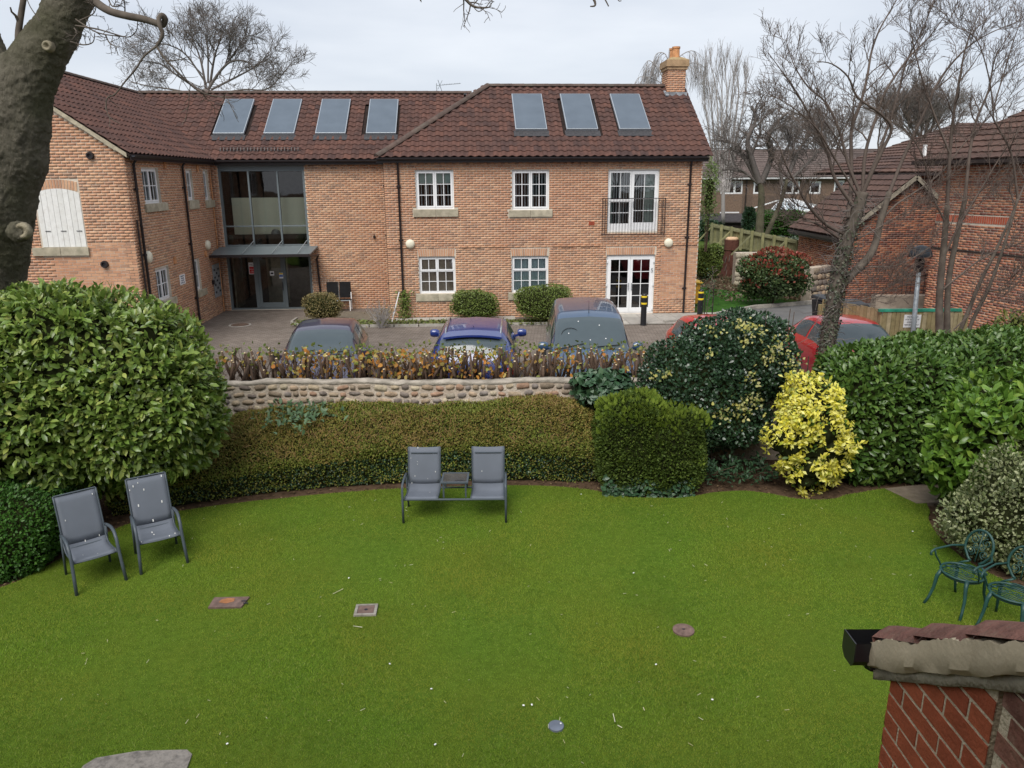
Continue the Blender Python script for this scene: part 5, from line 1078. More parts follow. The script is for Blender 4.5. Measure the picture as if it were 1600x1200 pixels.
def droppings(parent, spots, rows):
    spots = [(a, b, c*.7) for a, b, c in spots]
    for u, v, s in spots:            # u across 0..1, v along profile index
        i = min(int(v), len(rows)-2); f = v-i; k = min(int(u*8), 7); g_ = u*8-k
        p = rows[i][k].lerp(rows[i][k+1], g_).lerp(rows[i+1][k].lerp(rows[i+1][k+1], g_), f)
        d1 = (rows[i+1][k]-rows[i][k]).normalized(); d2 = (rows[i][k+1]-rows[i][k]).normalized(); n_ = d2.cross(d1).normalized()
        MB().obox(p+n_*.006, (s*.45, s, .003), Matrix((d2, d1, n_)).transposed()).build('dropping', m_bird, parent, bevel=.001)
def arm_chair(loc, rz, label, spots):
    t = empty('garden_chair', loc, rz, label=label, cat='garden chair', group='grey sling garden chairs beside the laurel')
    prof, rows = sling(t, .50, .46, .40, .66, .30, 'c')
    for sx in (-1, 1):
        x = sx*.262
        MB().tube([(x*1.12,-.36,0),(x*1.08,-.31,.22),(x*1.05,-.27,.44),(x*1.05,-.235,.56),(x*1.05,-.16,.635),(x*1.05,-.04,.655),(x*1.04,.12,.63),(x*1.02,.25,.60)], .021, 8).build('arm', m_frame, t, smooth=True)
        MB().tube([(x*1.02,.24,.60),(x*1.02,.30,.3),(x*1.03,.335,0)], .016, 8).build('leg', m_frame, t, smooth=True)
        pp = [Vector((x*.97, y, z)) for y, z in prof]; MB().tube(pp, .012, 6).build('side_rail', m_frame, t, smooth=True)
        MB().bar((x*.97,-.24,.39),(x*1.07,-.27,.39),.02,.02).build('bracket', m_frame, t)
    MB().tube([(-.26,-.23,.378),(.26,-.23,.378)], .013, 6).build('front_rail', m_frame, t); MB().tube([(-.26,.22,.40),(.26,.22,.40)], .012, 6).build('rear_rail', m_frame, t)
    MB().tube([(-.25,prof[-1][0],prof[-1][1]),(.25,prof[-1][0],prof[-1][1])], .012, 6).build('top_rail', m_frame, t)
    droppings(t, spots, rows)
# feet of each chair from the photograph's ground contact
arm_chair((-5.56,9.09,.02), math.radians(41), 'grey sling armchair nearer the left hedge, with few bird droppings', [(.9,12.0,.02),(.9,11.2,.03),(.15,8.5,.03),(.85,5.2,.03),(.5,5.0,.04),(.3,2.4,.02),(.6,1.6,.02)])
arm_chair((-4.92,9.61,.02), math.radians(33), 'grey sling armchair spotted with white bird droppings, right of its twin', [(.3,12.0,.03),(.28,11.3,.03),(.15,10.9,.04),(.9,11.6,.045),(.05,10.4,.03),(.4,10.2,.04),(.2,8.0,.05),(.8,7.9,.05),(.5,5.4,.05),(.4,3.2,.05),(.42,2.6,.05),(.05,.6,.03),(.75,.6,.03),(.9,.9,.03),(.6,12.3,.02)])
# double seat with table
t = empty('double_garden_seat', (-.89,10.98,.02), 0, label='grey two seat garden bench with a small glass table between the seats', cat='garden bench')
for sx in (-1, 1):
    prof, rows = sling(t, .5, .44, .385, .58, .24, 'd', x0=sx*.505)
    for k in (-.25, .25): MB().tube([Vector((sx*.505+k, y, z-.004)) for y, z in prof], .012, 6).build('side_rail', m_frame, t, smooth=True)
    droppings(t, [(.3,11.9,.04),(.08,9.9,.02),(.28,9.3,.02),(.28,8.8,.02),(.85,7.3,.03),(.2,6.5,.03),(.1,5.1,.03),(.7,2.9,.025),(.6,6.0,.015)] if sx < 0 else [(.3,7.4,.03)], rows)
    # headrest seam
    i = 11; MB().obox((sx*.505, rows[i][4].y-.012, rows[i][4].z), (.42,.012,.012), Matrix.Identity(3)).build('headrest_seam', m_frame, t)
    x = sx*.785
    MB().tube([(x,-.30,0),(x,-.29,.3),(x,-.275,.56),(x,-.25,.60),(x,-.12,.62),(x,.05,.63),(x,.22,.61)], .018, 8).build('arm', m_frame, t, smooth=True)
    MB().tube([(x,.2,.61),(x,.27,.3),(x,.31,0)], .016, 8).build('leg', m_frame, t, smooth=True)
MB().tube([(-.785,-.235,.36),(.785,-.235,.36)], .017, 8).build('front_rail', m_frame, t); MB().tube([(-.785,.21,.37),(.785,.21,.37)], .015, 8).build('rear_rail', m_frame, t)
tb = MB(); tb.box((-.21,-.17,.585),(.21,-.14,.615)); tb.box((-.21,.21,.585),(.21,.24,.615)); tb.box((-.21,-.139,.585),(-.18,.209,.615)); tb.box((.18,-.139,.585),(.21,.209,.615))
tf = tb.build('table_frame', m_frame, t, bevel=.004)
MB().box((-.179,-.138,.60),(.179,.208,.608)).build('table_glass', mat('dark_glass_top', [(.05,.05,.05)], rough=.12, spec=.7, island=False), tf)
for x in (-.17,.17):
    for y in (-.15,.2): MB().bar((x,y,.36),(x,y,.585),.025,.025).build('table_leg', m_frame, t)
for i in range(7): MB().obox((.02+.02*i,-.10+.012*(i%3),.611), (.02,.014,.004), Euler((0,0,i)).to_matrix()).build('leaf_bit', m_ink, t)
# green cast metal chairs
m_green = mat('green_cast_metal', [(.008,.042,.038),(.013,.058,.05)], rough=.5, spec=.5, island=False, nscale=9, nmix=.2)
def spiral(c, r0, r1, a0, turns, n, fn): return [fn(c[0]+(r0+(r1-r0)*i/n)*math.cos(a0+turns*2*PI*i/n), c[1]+(r0+(r1-r0)*i/n)*math.sin(a0+turns*2*PI*i/n)) for i in range(n+1)]
def bistro_proto():
    t = empty('metal_garden_chair')
    r = .21; zs = .43
    mb = MB().tube([(r*1.08*math.cos(a), r*math.sin(a), zs) for a in np.linspace(0,2*PI,29)], .014, 6, cap=False).tube([(r*1.0*math.cos(a), r*.92*math.sin(a), zs-.03) for a in np.linspace(0,2*PI,29)], .012, 6, cap=False).build('seat_rim', m_green, t, smooth=True)
    mb = MB(); fs = lambda x, y: (x, y, zs)
    for k in range(9):
        y = -.17+k*.042; h = math.sqrt(max(0,(.2)**2-y*y))
        if abs(y) > .065: mb.tube([(-h*1.05,y,zs),(0,y*.92,zs+.003),(h*1.05,y,zs)], .006, 5)
    for sx in (-1,1):
        mb.tube(spiral((sx*.09,0), .055, .012, 0 if sx < 0 else PI, 1.6*sx, 22, fs), .006, 5); mb.tube([(sx*.15,0,zs),(sx*.21,0,zs)], .007, 5); mb.tube(spiral((sx*.03,.0), .03, .03, 0, 1, 12, fs), .006, 5)
    mb.build('seat', m_green, t, smooth=True)
    rec = .24; fb = lambda x, z: (x, .20+math.sin(rec)*z, zs+.02+math.cos(rec)*z)
    mb = MB().tube([fb(.10,-.02)]+[fb(.035+.0, .0)]+[fb(-.035,0)]+[fb(-.10,-.02)], .008, 5)
    mb.tube([fb(.155*math.cos(a)*(1 if math.sin(a) > -.5 else .9), .24+.20*math.sin(a)) for a in np.linspace(-PI/2+.35, PI*1.5-.35, 27)], .015, 7)
    for sx in (-1,1): mb.tube([fb(sx*.055,.05), fb(sx*.13,.0), fb(sx*.17,-.03)], .013, 6)
    mb.build('back_frame', m_green, t, smooth=True)
    mb = MB()
    for sx in (-1,1):
        for (cx, cz, r0, a0, tn) in ((.07,.31,.055,PI/2,1.4),(.075,.17,.05,-PI/2,-1.5),(.035,.40,.035,0,1.2),(.04,.24,.03,PI,1.2)): mb.tube(spiral((sx*cx,cz), r0, .01, a0 if sx > 0 else PI-a0, tn*sx, 20, fb), .0065, 5)
    mb.tube([fb(0,.06),fb(0,.2),fb(0,.43)], .007, 5); mb.build('back_scrollwork', m_green, t, smooth=True)
    for sx in (-1,1):
        MB().tube([fb(sx*.155,.2),(sx*.235,.12,.64),(sx*.25,-.05,.645),(sx*.25,-.17,.655),(sx*.25,-.23,.64),(sx*.25,-.245,.605),(sx*.25,-.215,.59)], [.012,.012,.012,.013,.013,.012,.010], 7).tube([(sx*.25,-.17,.65),(sx*.252,-.14,.57),(sx*.235,-.08,.48),(sx*.22,-.06,.43)], .010, 6).build('arm', m_green, t, smooth=True)
        MB().tube([(sx*.15,-.15,.43),(sx*.17,-.19,.36),(sx*.185,-.2,.2),(sx*.20,-.24,.08),(sx*.215,-.29,0)], [.026,.022,.018,.015,.016], 7).build('leg', m_green, t, smooth=True)
        MB().tube([(sx*.15,.15,.43),(sx*.165,.18,.36),(sx*.17,.19,.2),(sx*.18,.23,.08),(sx*.19,.27,0)], [.024,.02,.017,.014,.015], 7).build('leg', m_green, t, smooth=True)
    return t
bc = bistro_proto(); bc.location = (5.44,8.28,.02); bc.rotation_euler.z = math.radians(-62); bc.scale = (1.05,1.05,1.05)
tag(bc, 'green cast metal scrollwork armchair standing whole beside the silvery shrub', 'metal chair', 'green cast metal garden chairs')
b2 = copy_tree(bc); b2.location = (5.74,7.80,.02); b2.rotation_euler.z = math.radians(-50); b2['label'] = 'green cast metal chair cut by the right edge, behind the roof verge'
# folded dark bench by the wall of the entrance wing
t = empty('wall_bench', B(-2.02,1.75,.53), TH, label='black two panel bench with pale legs against the brick wall beside the entrance', cat='bench')
for x in (-.43,.03): MB().box((x,.28,.42),(x+.41,.31,1.0)).build('back_panel', m_trim, t, bevel=.004)
MB().box((-.01,.25,.36),(.02,.28,1.0)).build('centre_post', m_chrome, t)
for i in range(3): MB().box((-.44,-.12+i*.12,.36-.002*i),(.46,-.03+i*.12,.38)).build('seat_slat', m_trim, t)
MB().tube([(-.46,-.14,.37),(.46,-.14,.37)],.014,6).build('front_rail', m_steel, t)
for x in (-.44,.44): MB().bar((x,-.14,0),(x,-.14,.37),.03,.03).build('leg', m_paper, t); MB().bar((x,.26,0),(x,.26,.62),.03,.03).build('leg', m_paper, t)

# ------------------------------------------------------------------ bollards
def bollard(loc, label):
    t = empty('bollard', loc, label=label, cat='bollard', group='black bollards with yellow bands')
    MB().lathe([(.105,0),(.1,.03),(.095,.06),(.09,.95),(.085,1.0),(.06,1.03),(.02,1.04)], 20).build('post', m_blackplastic, t, smooth=True, angle=40)
    for z in (.68,.90): MB().lathe([(.094,z),(.0965,z+.004),(.0965,z+.055),(.094,z+.06)], 20).build('reflective_band', m_yellow, t, smooth=True, angle=40)
bollard(G(1005,508,.49), 'black bollard with two yellow bands standing before the white French doors')
bollard(G(1093,500,.49), 'black bollard with two yellow bands at the corner of the block by the lawn')
# lamp post
t = empty('lamp_post', (8.98,16.7,.48), label='grey lamp post with a dark dome shade in front of the bin store', cat='lamp post')
MB().tube([(.02,0,0),(.0,0,1.2),(-.05,0,2.6)], [.06,.055,.045], 12).build('pole', m_steel, t, smooth=True)
c = Vector((-.12,0,0))+Vector((.0,0,0))
MB().lathe([(.05,2.6),(.085,2.63),(.10,2.75),(.10,2.86),(.06,2.9)],16,c=(-.055,0,0)).build('lantern_neck', m_pipe, t, smooth=True, angle=40)
MB().lathe([(.235,2.93),(.24,2.95),(.225,3.03),(.18,3.11),(.10,3.165),(.02,3.18)],24,c=(-.06,0,0)).build('lamp_shade', mat('dark_dome', [(.02,.024,.03)], rough=.45, spec=.4, island=False), t, smooth=True, angle=60)
MB().lathe([(.08,2.9),(.12,2.94),(.05,2.96)],16,c=(-.06,0,0)).build('lamp_bulb_cover', m_cleng, t, smooth=True)
# ------------------------------------------------------------------ bin store
m_fence = mat('new_fence_board', [(.30,.24,.12),(.36,.29,.16),(.26,.21,.10),(.40,.33,.2)], rough=.9, nscale=9, nmix=.25, dirt=.35, dirtcol=(.16,.13,.07), dscale=4)
t = empty('bin_store', (8.36,16.91,.48), label='bin store of upright yellow brown boards with a notice, behind the laurel hedge', cat='bin store')
def boards(a, b, h, parent, w_=.1, m=m_fence, jit=.015, cap=0):
    a = Vector(a); b = Vector(b); n = max(1, int((b-a).length/w_)); d = (b-a).normalized(); s = Vector((-d.y, d.x, 0))
    for i in range(n):
        p = a+d*(i+.5)*w_; hh = h+random.uniform(-jit, jit)
        MB().obox(p+Vector((0,0,hh/2))+s*random.uniform(-.004,.004), (w_-.008, .018, hh), Matrix((d, s, Vector((0,0,1)))).transposed()).build('board', m, parent)
    for z in (.3, h-.25): MB().bar(a+s*.04+Vector((0,0,z)), b+s*.04+Vector((0,0,z)), .04, .08).build('rail', m, parent)
boards((0,0,0),(1.9,.0,0),1.70,t); boards((-.75,1.55,0),(-.0,.02,0),1.74,t)
MB().box((-.1,-.03,1.69),(1.75,.05,1.75)).build('green_edge', mat('green_plastic', [(.02,.24,.15),(.05,.3,.2)], rough=.4, island=False, nscale=5), t)
for p in ((0,0),(1.9,0),(-.76,1.56)): MB().bar((p[0],p[1]+.05,0),(p[0],p[1]+.05,1.6),.09,.09).build('post', m_fence, t)
pn = MB().box((.48,-.022,1.33),(.86,-.014,1.62)).build('notice', m_paper, t)
for i, s_ in enumerate(('PRIVATE BINS','FOR THE USE OF','KINGS LODGE','RESIDENTS ONLY')):
    if i == 2: s_ = 'APARTMENT'
    text('lettering', s_, .042, m_ink, pn, Matrix.Translation((.67,-.0235,1.57-i*.06)) @ Matrix.Rotation(PI/2,4,'X'))
def wheelie(loc, rz, m, label):
    t = empty('wheelie_bin', loc, rz, label=label, cat='wheelie bin', group='wheelie bins in the bin store')
    MB().add([(-.22,-.24,.05),(.22,-.24,.05),(.22,.24,.05),(-.22,.24,.05),(-.29,-.33,.98),(.29,-.33,.98),(.29,.33,.98),(-.29,.33,.98)],[(3,2,1,0),(4,5,6,7),(0,1,5,4),(1,2,6,5),(2,3,7,6),(3,0,4,7)]).build('bin_body', m, t, bevel=.02)
    MB().add([(-.31,-.36,.99),(.31,-.36,.99),(.31,.36,1.03),(-.31,.36,1.03),(-.28,-.3,1.06),(.28,-.3,1.06),(.28,.33,1.10),(-.28,.33,1.10)],[(3,2,1,0),(4,5,6,7),(0,1,5,4),(1,2,6,5),(2,3,7,6),(3,0,4,7)]).build('lid', m, t, bevel=.015)
    MB().tube([(-.25,.4,1.0),(.25,.4,1.0)],.015,6).build('handle', m, t)
    for x in (-.24,.24): MB().lathe([(.02,-.03),(.1,-.03),(.1,.03),(.02,.03)],14,c=(x,.26,.1),M=Matrix.Rotation(PI/2,3,'Y')).build('wheel', m_tyre, t)
m_binb = mat('black_bin', [(.02,.02,.022)], rough=.45, island=False); m_bing = mat('green_bin', [(.02,.12,.07)], rough=.45, island=False)
for i, (x, y) in enumerate(((8.2,18.2),(8.0,19.0))): wheelie((x,y,1.12), .2*i, m_binb, ('black wheelie bin lid just above the front corner of the bin store','black wheelie bin lid at the back left of the bin store')[i])
MB().box((7.7,17.75,.48),(9.9,19.6,1.12)).build('bin_plinth', m_kerb)
scene.objects['bin_plinth']['kind'] = 'structure'
# ------------------------------------------------------------------ near lean-to with verge, tiles, gutter (bottom right)
m_redbrick = mat('red_rustic_brick', world=True, cols= [(.26,.068,.032),(.30,.08,.038),(.22,.055,.028),(.28,.074,.035)], rough=.9, spec=.15, nscale=12, nmix=.2, bump=.35, bscale=70)
m_mixbrick = mat('dark_mixed_brick', world=True, cols= [(.24,.08,.05),(.11,.055,.055),(.22,.095,.06),(.15,.07,.055),(.28,.13,.085)], rough=.95, spec=.1, nscale=11, nmix=.35, bump=.5, bscale=50, dirt=.4, dirtcol=(.35,.28,.2), dscale=9)
m_nearmort = mat('sandy_mortar', [(.45,.38,.27),(.52,.45,.33)], rough=.95, spec=.1, island=False, nscale=20, nmix=.15, bump=.8, bscale=90)
ext = empty('brick_extension', (1.36,1.2,0), label='low red brick lean-to with mortared tile verge and black gutter at bottom right', cat='outbuilding')
SL = .68; y_e = 2.36
def vz(y): return 3.40+SL*(y_e-y)           # underside of the verge along y
P_ext = lambda a, d, z: (-d, a, z)
EX = Vector((1.36,1.2,0))
wall(lambda a,d,z: (-d, a-1.2, z), 1.83, y_e, 0, 3.36, [], ext, mm=m_nearmort, bm=m_redbrick, top=lambda a: vz(a), pick=lambda r: r[2] > 2.4, th=.22, joint=.013, out=.003, seed=8)
wall(lambda a,d,z: (-d, a-1.2, z), -.25, 1.805, 0, 3.36, [], ext, mm=m_nearmort, bm=m_mixbrick, top=lambda a: vz(a), pick=lambda r: r[2] > 2.6 and r[0] > .9, th=.22, joint=.011, out=.003, seed=9)
MB().box((.004,y_e-1.2-.22,0),(3.2,y_e-1.2-.004,3.33)).build('wall', m_nearmort, ext)
wall(lambda a,d,z: (a, y_e-1.2+d, z), 0, 3.2, 0, 3.37, [], ext, bm=m_redbrick, solid=False, seed=10)
# verge: undercloak board and lumpy mortar
m_vmort = mat('verge_bedding', [(.32,.265,.175),(.38,.325,.23),(.27,.225,.155)], rough=.95, spec=.1, island=False, nscale=7, nmix=.3, bump=.15, bscale=60, detail=9)
m_vunder = mat('undercloak', [(.25,.22,.17),(.31,.28,.22)], rough=.95, island=False, nscale=8, nmix=.25, bump=.5)
rows = []; ya = np.linspace(y_e+.09, -.3, 260)
tilebump = lambda y: .022*abs(math.sin((y-.1)*PI/.345))+.022*noise.noise(Vector((y*16,0,3)))+.012*noise.noise(Vector((y*45,0,3)))
def vrow(dx, dz, k, amp): return [Vector((dx+amp*noise.noise(Vector((y*7,k,1)))+amp*.2*noise.noise(Vector((y*30,k,1))), y-1.2, vz(y)+dz+amp*1.6*noise.noise(Vector((y*6,k*3,5)))+amp*.3*noise.noise(Vector((y*28,k*3,5))))) for y in ya]
mb = MB(); mb.grid([vrow(.02,-.004,1,.004), vrow(-.034,-.008,2,.012), vrow(-.046,.012,3,.006), vrow(-.050,.05,3.1,.005), vrow(-.048,.072,4,.004), [p+Vector((0,0,tilebump(p.y+1.2))) for p in vrow(-.044,.094,5,.004)], [p+Vector((0,0,tilebump(p.y+1.2))) for p in vrow(.02,.100,6,.006)]])
mb.poly([vrow(dx,dz,k,a)[0] for dx,dz,k,a in ((.02,.005,1,.004),(-.035,.01,2,.01),(-.055,.04,3,.01),(-.055,.075,4,.008),(-.045,.105,5,.006),(.02,.115,6,.006))])
mb.build('verge_mortar', m_vmort, ext, smooth=True, angle=38)
mb = MB(); mb.grid([vrow(.01,-.055,7,.006), vrow(-.018,-.05,8,.005), vrow(-.022,-.0,9,.004), vrow(.01,.012,10,.003)]); mb.poly([vrow(dx,dz,k,a)[0] for dx,dz,k,a in ((.01,-.055,7,.006),(-.018,-.05,8,.005),(-.022,0,9,.004),(.01,.012,10,.003))]); mb.build('undercloak', m_vunder, ext, smooth=True)
# near pantiles
m_neartile = mat('brown_pantile', world=True, cols= [(.14,.065,.05),(.18,.085,.065)], rough=.8, spec=.25, nscale=14, nmix=.35, bump=.5, bscale=60, dirt=.5, dirtcol=(.2,.17,.12), dscale=12)
tn = TM.mesh('pantile', True); tn.materials.append(m_neartile)
angS = math.atan(SL); upv = Vector((0,-math.cos(angS),math.sin(angS))); axv = Vector((1,0,0)); nzv = axv.cross(upv)
if nzv.z < 0: nzv = -nzv
for j in range(8):
    for i in range(10):
        p = Vector((.262+.27*i+(-.30), y_e+.08-1.2, vz(y_e+.08)+.105))+upv*(j*.305)
        o = bpy.data.objects.new('roof_tile', tn); C.objects.link(o); o.parent = ext; o.matrix_local = Matrix.Translation(p) @ Matrix((-axv*-1, upv, nzv)).transposed().to_4x4()
# gutter: square-section, end stop to the left, running to +x
yg = y_e+.13; zg = 3.40
prof = [(.045,.045),(.045,-.03),(.02,-.055),(-.035,-.055),(-.05,-.03),(-.05,.045)]
gm_ = MB(); rows = [[Vector((x, yg-1.2+dy, zg+dz)) for dy, dz in prof] for x in (-.10, 2.6)]; gm_.grid(rows); gm_.grid([[q+Vector((0, .004*(1 if q.y < yg-1.2 else -1), .003)) for q in r] for r in rows])
gm_.build('gutter', m_blackplastic, ext)
MB().add([(-.10,yg-1.2+dy,zg+dz) for dy,dz in prof]+[(-.106,yg-1.2+dy*1.06,zg+dz*1.04) for dy,dz in prof],[tuple(range(6)),tuple(range(11,5,-1))]+[(k,(k+1)%6,(k+1)%6+6,k+6) for k in range(6)]).build('gutter_end_cap', m_blackplastic, ext)
MB().box((-.04,yg-1.2-.052,zg-.062),(-.015,yg-1.2+.052,zg-.054)).tube([(.0,yg-1.2,zg-.05),(.0,yg-1.2,zg-.085)],.04,12).build('gutter_bracket', m_blackplastic, ext)
# the house the picture is taken from (seen as a reflection in the entrance glass)
hs_ = empty('brick_house', (0,-.35,0), label='brick house behind the viewer, reflected in the dark entrance glass', cat='house')
hh = [(-.9,.9,3.9,6.0),(-5.2,-3.8,3.9,5.4),(-5.2,-3.8,.9,2.3),(-.7,.7,.9,2.4),(4.6,6.0,3.9,5.4)]
wall(lambda a,d,z: (a,-.0+d,z), -8,8,0,6.3,hh,hs_,solid=True,seed=12,mm=mat('reflected_brick',[(.28,.13,.08),(.34,.16,.1)],island=False,nscale=12), bholes=[(-8,8,0,6.3)], th=.3)
for (x0,x1,z0,z1) in hh[1:]: 
    w_ = MB().box((x0,-.12,z0),(x1,-.08,z1)).build('window', m_white, hs_); MB().box((x0+.08,-.08,z0+.08),(x1-.08,-.07,z1-.08)).build('pane', m_cglass, w_)
MB().box((-8,-8,6.25),(8,.3,6.4)).box((-8,-8,0),(8,-7.8,6.3)).build('wall', m_dark, hs_)
# ------------------------------------------------------------------ bare trees
m_bark = mat('mossy_bark', [(.10,.09,.068),(.155,.14,.108),(.06,.053,.04)], rough=1, spec=.05, island=False, nscale=5, nmix=.35, bump=1.0, bscale=26, big=.6, bigscale=1.4, bigcol=(.075,.078,.040), detail=10)
def stretch_bump(m, s, dist):
    t = m.node_tree
    for n in list(t.nodes):
        if n.type == 'BUMP':
            n.inputs['Distance'].default_value = dist; nz = n.inputs['Height'].links[0].from_node; src = nz.inputs[0].links[0].from_socket
            mp_ = t.nodes.new('ShaderNodeMapping'); mp_.inputs['Scale'].default_value = s; t.links.new(src, mp_.inputs[0]); t.links.new(mp_.outputs[0], nz.inputs[0]); nz.inputs['Roughness'].default_value = .75
stretch_bump(m_bark, (1, 1, .3), .06)
m_branch = mat('grey_branch', [(.085,.070,.058),(.13,.11,.09)], rough=.95, spec=.1, island=False, nscale=6, nmix=.3)
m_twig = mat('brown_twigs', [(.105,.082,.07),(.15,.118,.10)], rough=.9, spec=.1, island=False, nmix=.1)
m_twigfar = mat('far_twigs', [(.135,.118,.108),(.19,.168,.155)], rough=.95, spec=.05, island=False, nmix=.1)  # paler than the near twigs: distance haze put into the colour
m_twigpale = mat('pale_birch_twigs', [(.30,.28,.27),(.37,.345,.33)], rough=.95, spec=.05, island=False, nmix=.1)
def wander(p, d, Ln, n, wob, rng, grav=0):
    pts = [p.copy()]; s = Ln/n; d = d.normalized()
    for i in range(n):
        d = (d+Vector((rng.gauss(0,wob), rng.gauss(0,wob), rng.gauss(0,wob)+grav))).normalized(); pts.append(pts[-1]+d*s)
    return pts
def grow(mb, pts, r0, r1, lvl, rng, k, Ls, wob=.18, grav=.03, sides=(6,4,3,3), spread=.9, up=.25, rmin=.0035):
    n = len(pts); rad = [r0+(r1-r0)*i/(n-1) for i in range(n)]; mb.tube(pts, rad, sides[min(lvl, len(sides)-1)], cap=False)
    if lvl >= len(k): return
    for c in range(k[lvl]):
        t = .18+.82*(c+rng.random())/k[lvl]; i = min(int(t*(n-1)), n-2); f = t*(n-1)-i; p = pts[i].lerp(pts[i+1], f); d = (pts[i+1]-pts[i]).normalized()
        o = d.orthogonal().normalized(); o = Matrix.Rotation(rng.uniform(0, 2*PI), 3, d) @ o; nd = (d*(1-spread*.45)+o*spread*rng.uniform(.6,1.1)+Vector((0,0,up))).normalized()
        L1 = Ls[lvl]*rng.uniform(.55,1.2)*(1.1-.5*t); r = max(rmin, (r0+(r1-r0)*t)*rng.uniform(.45,.65))
        grow(mb, wander(p, nd, L1, 4 if lvl < 2 else 3, wob, rng, grav), r, max(rmin*.7, r*.35), lvl+1, rng, k, Ls, wob, grav, sides, spread, up, rmin)
def limb(pix, Ys):                   # a limb through photographed points at stated distances
    return [W(x, y, Yv) for (x, y), Yv in zip(pix, Ys)]
def dens_path(pts, n=3):
    out = []
    for i in range(len(pts)-1):
        p0 = pts[max(i-1,0)]; p1 = pts[i]; p2 = pts[i+1]; p3 = pts[min(i+2,len(pts)-1)]
        for k in range(n):
            t = k/n; out.append(.5*((2*p1)+(p2-p0)*t+(2*p0-5*p1+4*p2-p3)*t*t+(3*p1-p0-3*p2+p3)*t**3))
    out.append(pts[-1]); return out
# --- big mossy tree at the left
def big_tree():
    t = empty('tree', (-8.8,12.3,0), label='big mossy tree trunk with a fork and hooked branch at the left edge', cat='tree'); o = Vector(t.location); Yt = 12.3; KK = 12.3/9.6
    mb = MB()
    tr = [W(-24,700,Yt),W(-26,460,Yt),W(-22,380,Yt),W(-18,300,Yt),W(-16,230,Yt),W(-10,170,Yt)]; 
    def T(pts, rad, n=20): mb.tube([p-o for p in dens_path(pts,5)], list(np.interp(np.linspace(0,1,(len(pts)-1)*5+1), np.linspace(0,1,len(rad)), [q*KK for q in rad])), n)
    T(tr, [.55,.45,.49,.53,.51,.56])
    T([W(-22,470,Yt),W(-14,370,Yt),W(-6,300,Yt),W(8,240,Yt),W(28,150,Yt),W(62,90,Yt),W(92,40,Yt),W(112,-10,Yt),W(150,-90,Yt)], [.34,.38,.44,.46,.38,.27,.24,.245,.22])
    T([W(0,190,Yt),W(-32,110,Yt+.1),W(-55,40,Yt+.2),W(-80,-60,Yt+.3)], [.50,.36,.33,.28])
    T([W(28,362,Yt-.46),W(33,360,Yt-.60)], [.13,.10],14)
    me = mb.mesh('trunk'); ob = link('trunk', me, m_bark, t)
    r = ob.modifiers.new('r','REMESH'); r.mode = 'VOXEL'; r.voxel_size = .022; r.use_smooth_shade = True
    sm = ob.modifiers.new('s','SMOOTH'); sm.iterations = 5; sm.factor = .6
    for nm, sc_, st_ in (('bark_lumps', .5, .08), ('bark_ridges', .09, .045), ('bark_fine', .035, .03)):
        tx = bpy.data.textures.new(nm, 'CLOUDS'); tx.noise_scale = sc_; tx.noise_depth = 3; dm = ob.modifiers.new('d','DISPLACE'); dm.texture = tx; dm.strength = st_; dm.mid_level = .5
    # branch scars
    for (px, py, r_) in ((74,72,.045),(34,361,.07)):
        c = W(px, py, Yt-(.32 if py < 100 else .60))-o; R = Matrix(((1,0,0),(0,0,-1),(0,1,0)))
        r_ *= KK; MB().lathe([(r_*1.5,-.06),(r_*1.25,.02),(r_,.04),(r_*.72,.03),(r_*.45,.0),(.01,-.01)],16,c=c,M=R).build('branch_scar', mat('scar_wood', [(.21,.18,.12),(.27,.24,.17)], rough=.95, island=False, nscale=14, nmix=.3, bump=.6), t, smooth=True)
    rng = random.Random(5)
    def br(name, pix, Ys, r0, r1, k=(), Ls=(), m=m_branch, up=.1, grav=0, spread=.9):
        b = MB(); pts = [p-o for p in dens_path(limb(pix, [y*KK for y in Ys]), 4)]; grow(b, pts, r0*KK, r1*KK, 0, rng, k, [l*KK for l in Ls], wob=.2, grav=grav, sides=(8,5,3,3), up=up, spread=spread, rmin=.0045); b.build(name, m, t, smooth=True)
    br('branch', [(118,-90),(140,-12),(165,14),(195,24),(225,30),(250,38),(256,36),(258,29),(253,24),(248,30),(250,42),(254,52),(251,62),(245,72)], [9.3,9.2,9.1,9.0,9.0,9.0,9.0,8.98,8.95,8.92,8.9,8.9,8.9,8.9], .048, .016)
    br('branch', [(245,72),(225,88),(212,108),(195,128),(180,147),(168,153),(166,168),(172,184),(188,193)], [8.9]*9, .012, .004, (5,), (.22,))
    br('branch', [(244,70),(256,90),(275,110),(295,130),(312,143),(335,150),(365,152)], [8.9,8.9,8.9,8.95,9,9,9], .013, .005, (9,6), (.45,.2), up=-.1)
    for pix in ([(118,40),(150,45),(175,52),(200,58),(213,48),(215,32)],[(118,30),(150,50),(180,56),(205,58)],[(125,32),(145,22),(150,12)],[(110,65),(130,70),(145,66),(148,52)],[(165,55),(172,68),(186,74)],[(116,44),(120,52),(112,63)],[(170,0),(176,10),(190,8)],[(195,22),(195,8),(192,-12)]): br('branch', pix, [9.2-.03*i for i in range(len(pix))], .009, .004, (5,3), (.16,.08))
    br('branch', [(29,72),(29,50),(33,22),(40,-20)], [9.5]*4, .04, .03, (2,), (.3,)); br('branch', [(34,68),(42,52),(58,42)], [9.5]*3, .018, .012)
    br('branch', [(62,32),(47,10),(40,-8)], [9.3]*3, .006, .004)
    # over-reaching bough whose tips dip into the top of the picture
    br('branch', [(150,-90),(300,-140),(500,-110),(640,-60),(700,-30),(725,-4),(740,10),(760,12),(768,9)], [9.2,9.0,8.8,8.6,8.5,8.5,8.5,8.5,8.5], .04, .003, (14,4), (.35,.15))
    br('branch', [(752,-20),(750,-5),(740,8),(748,18),(760,10)], [8.5]*5, .006, .004)
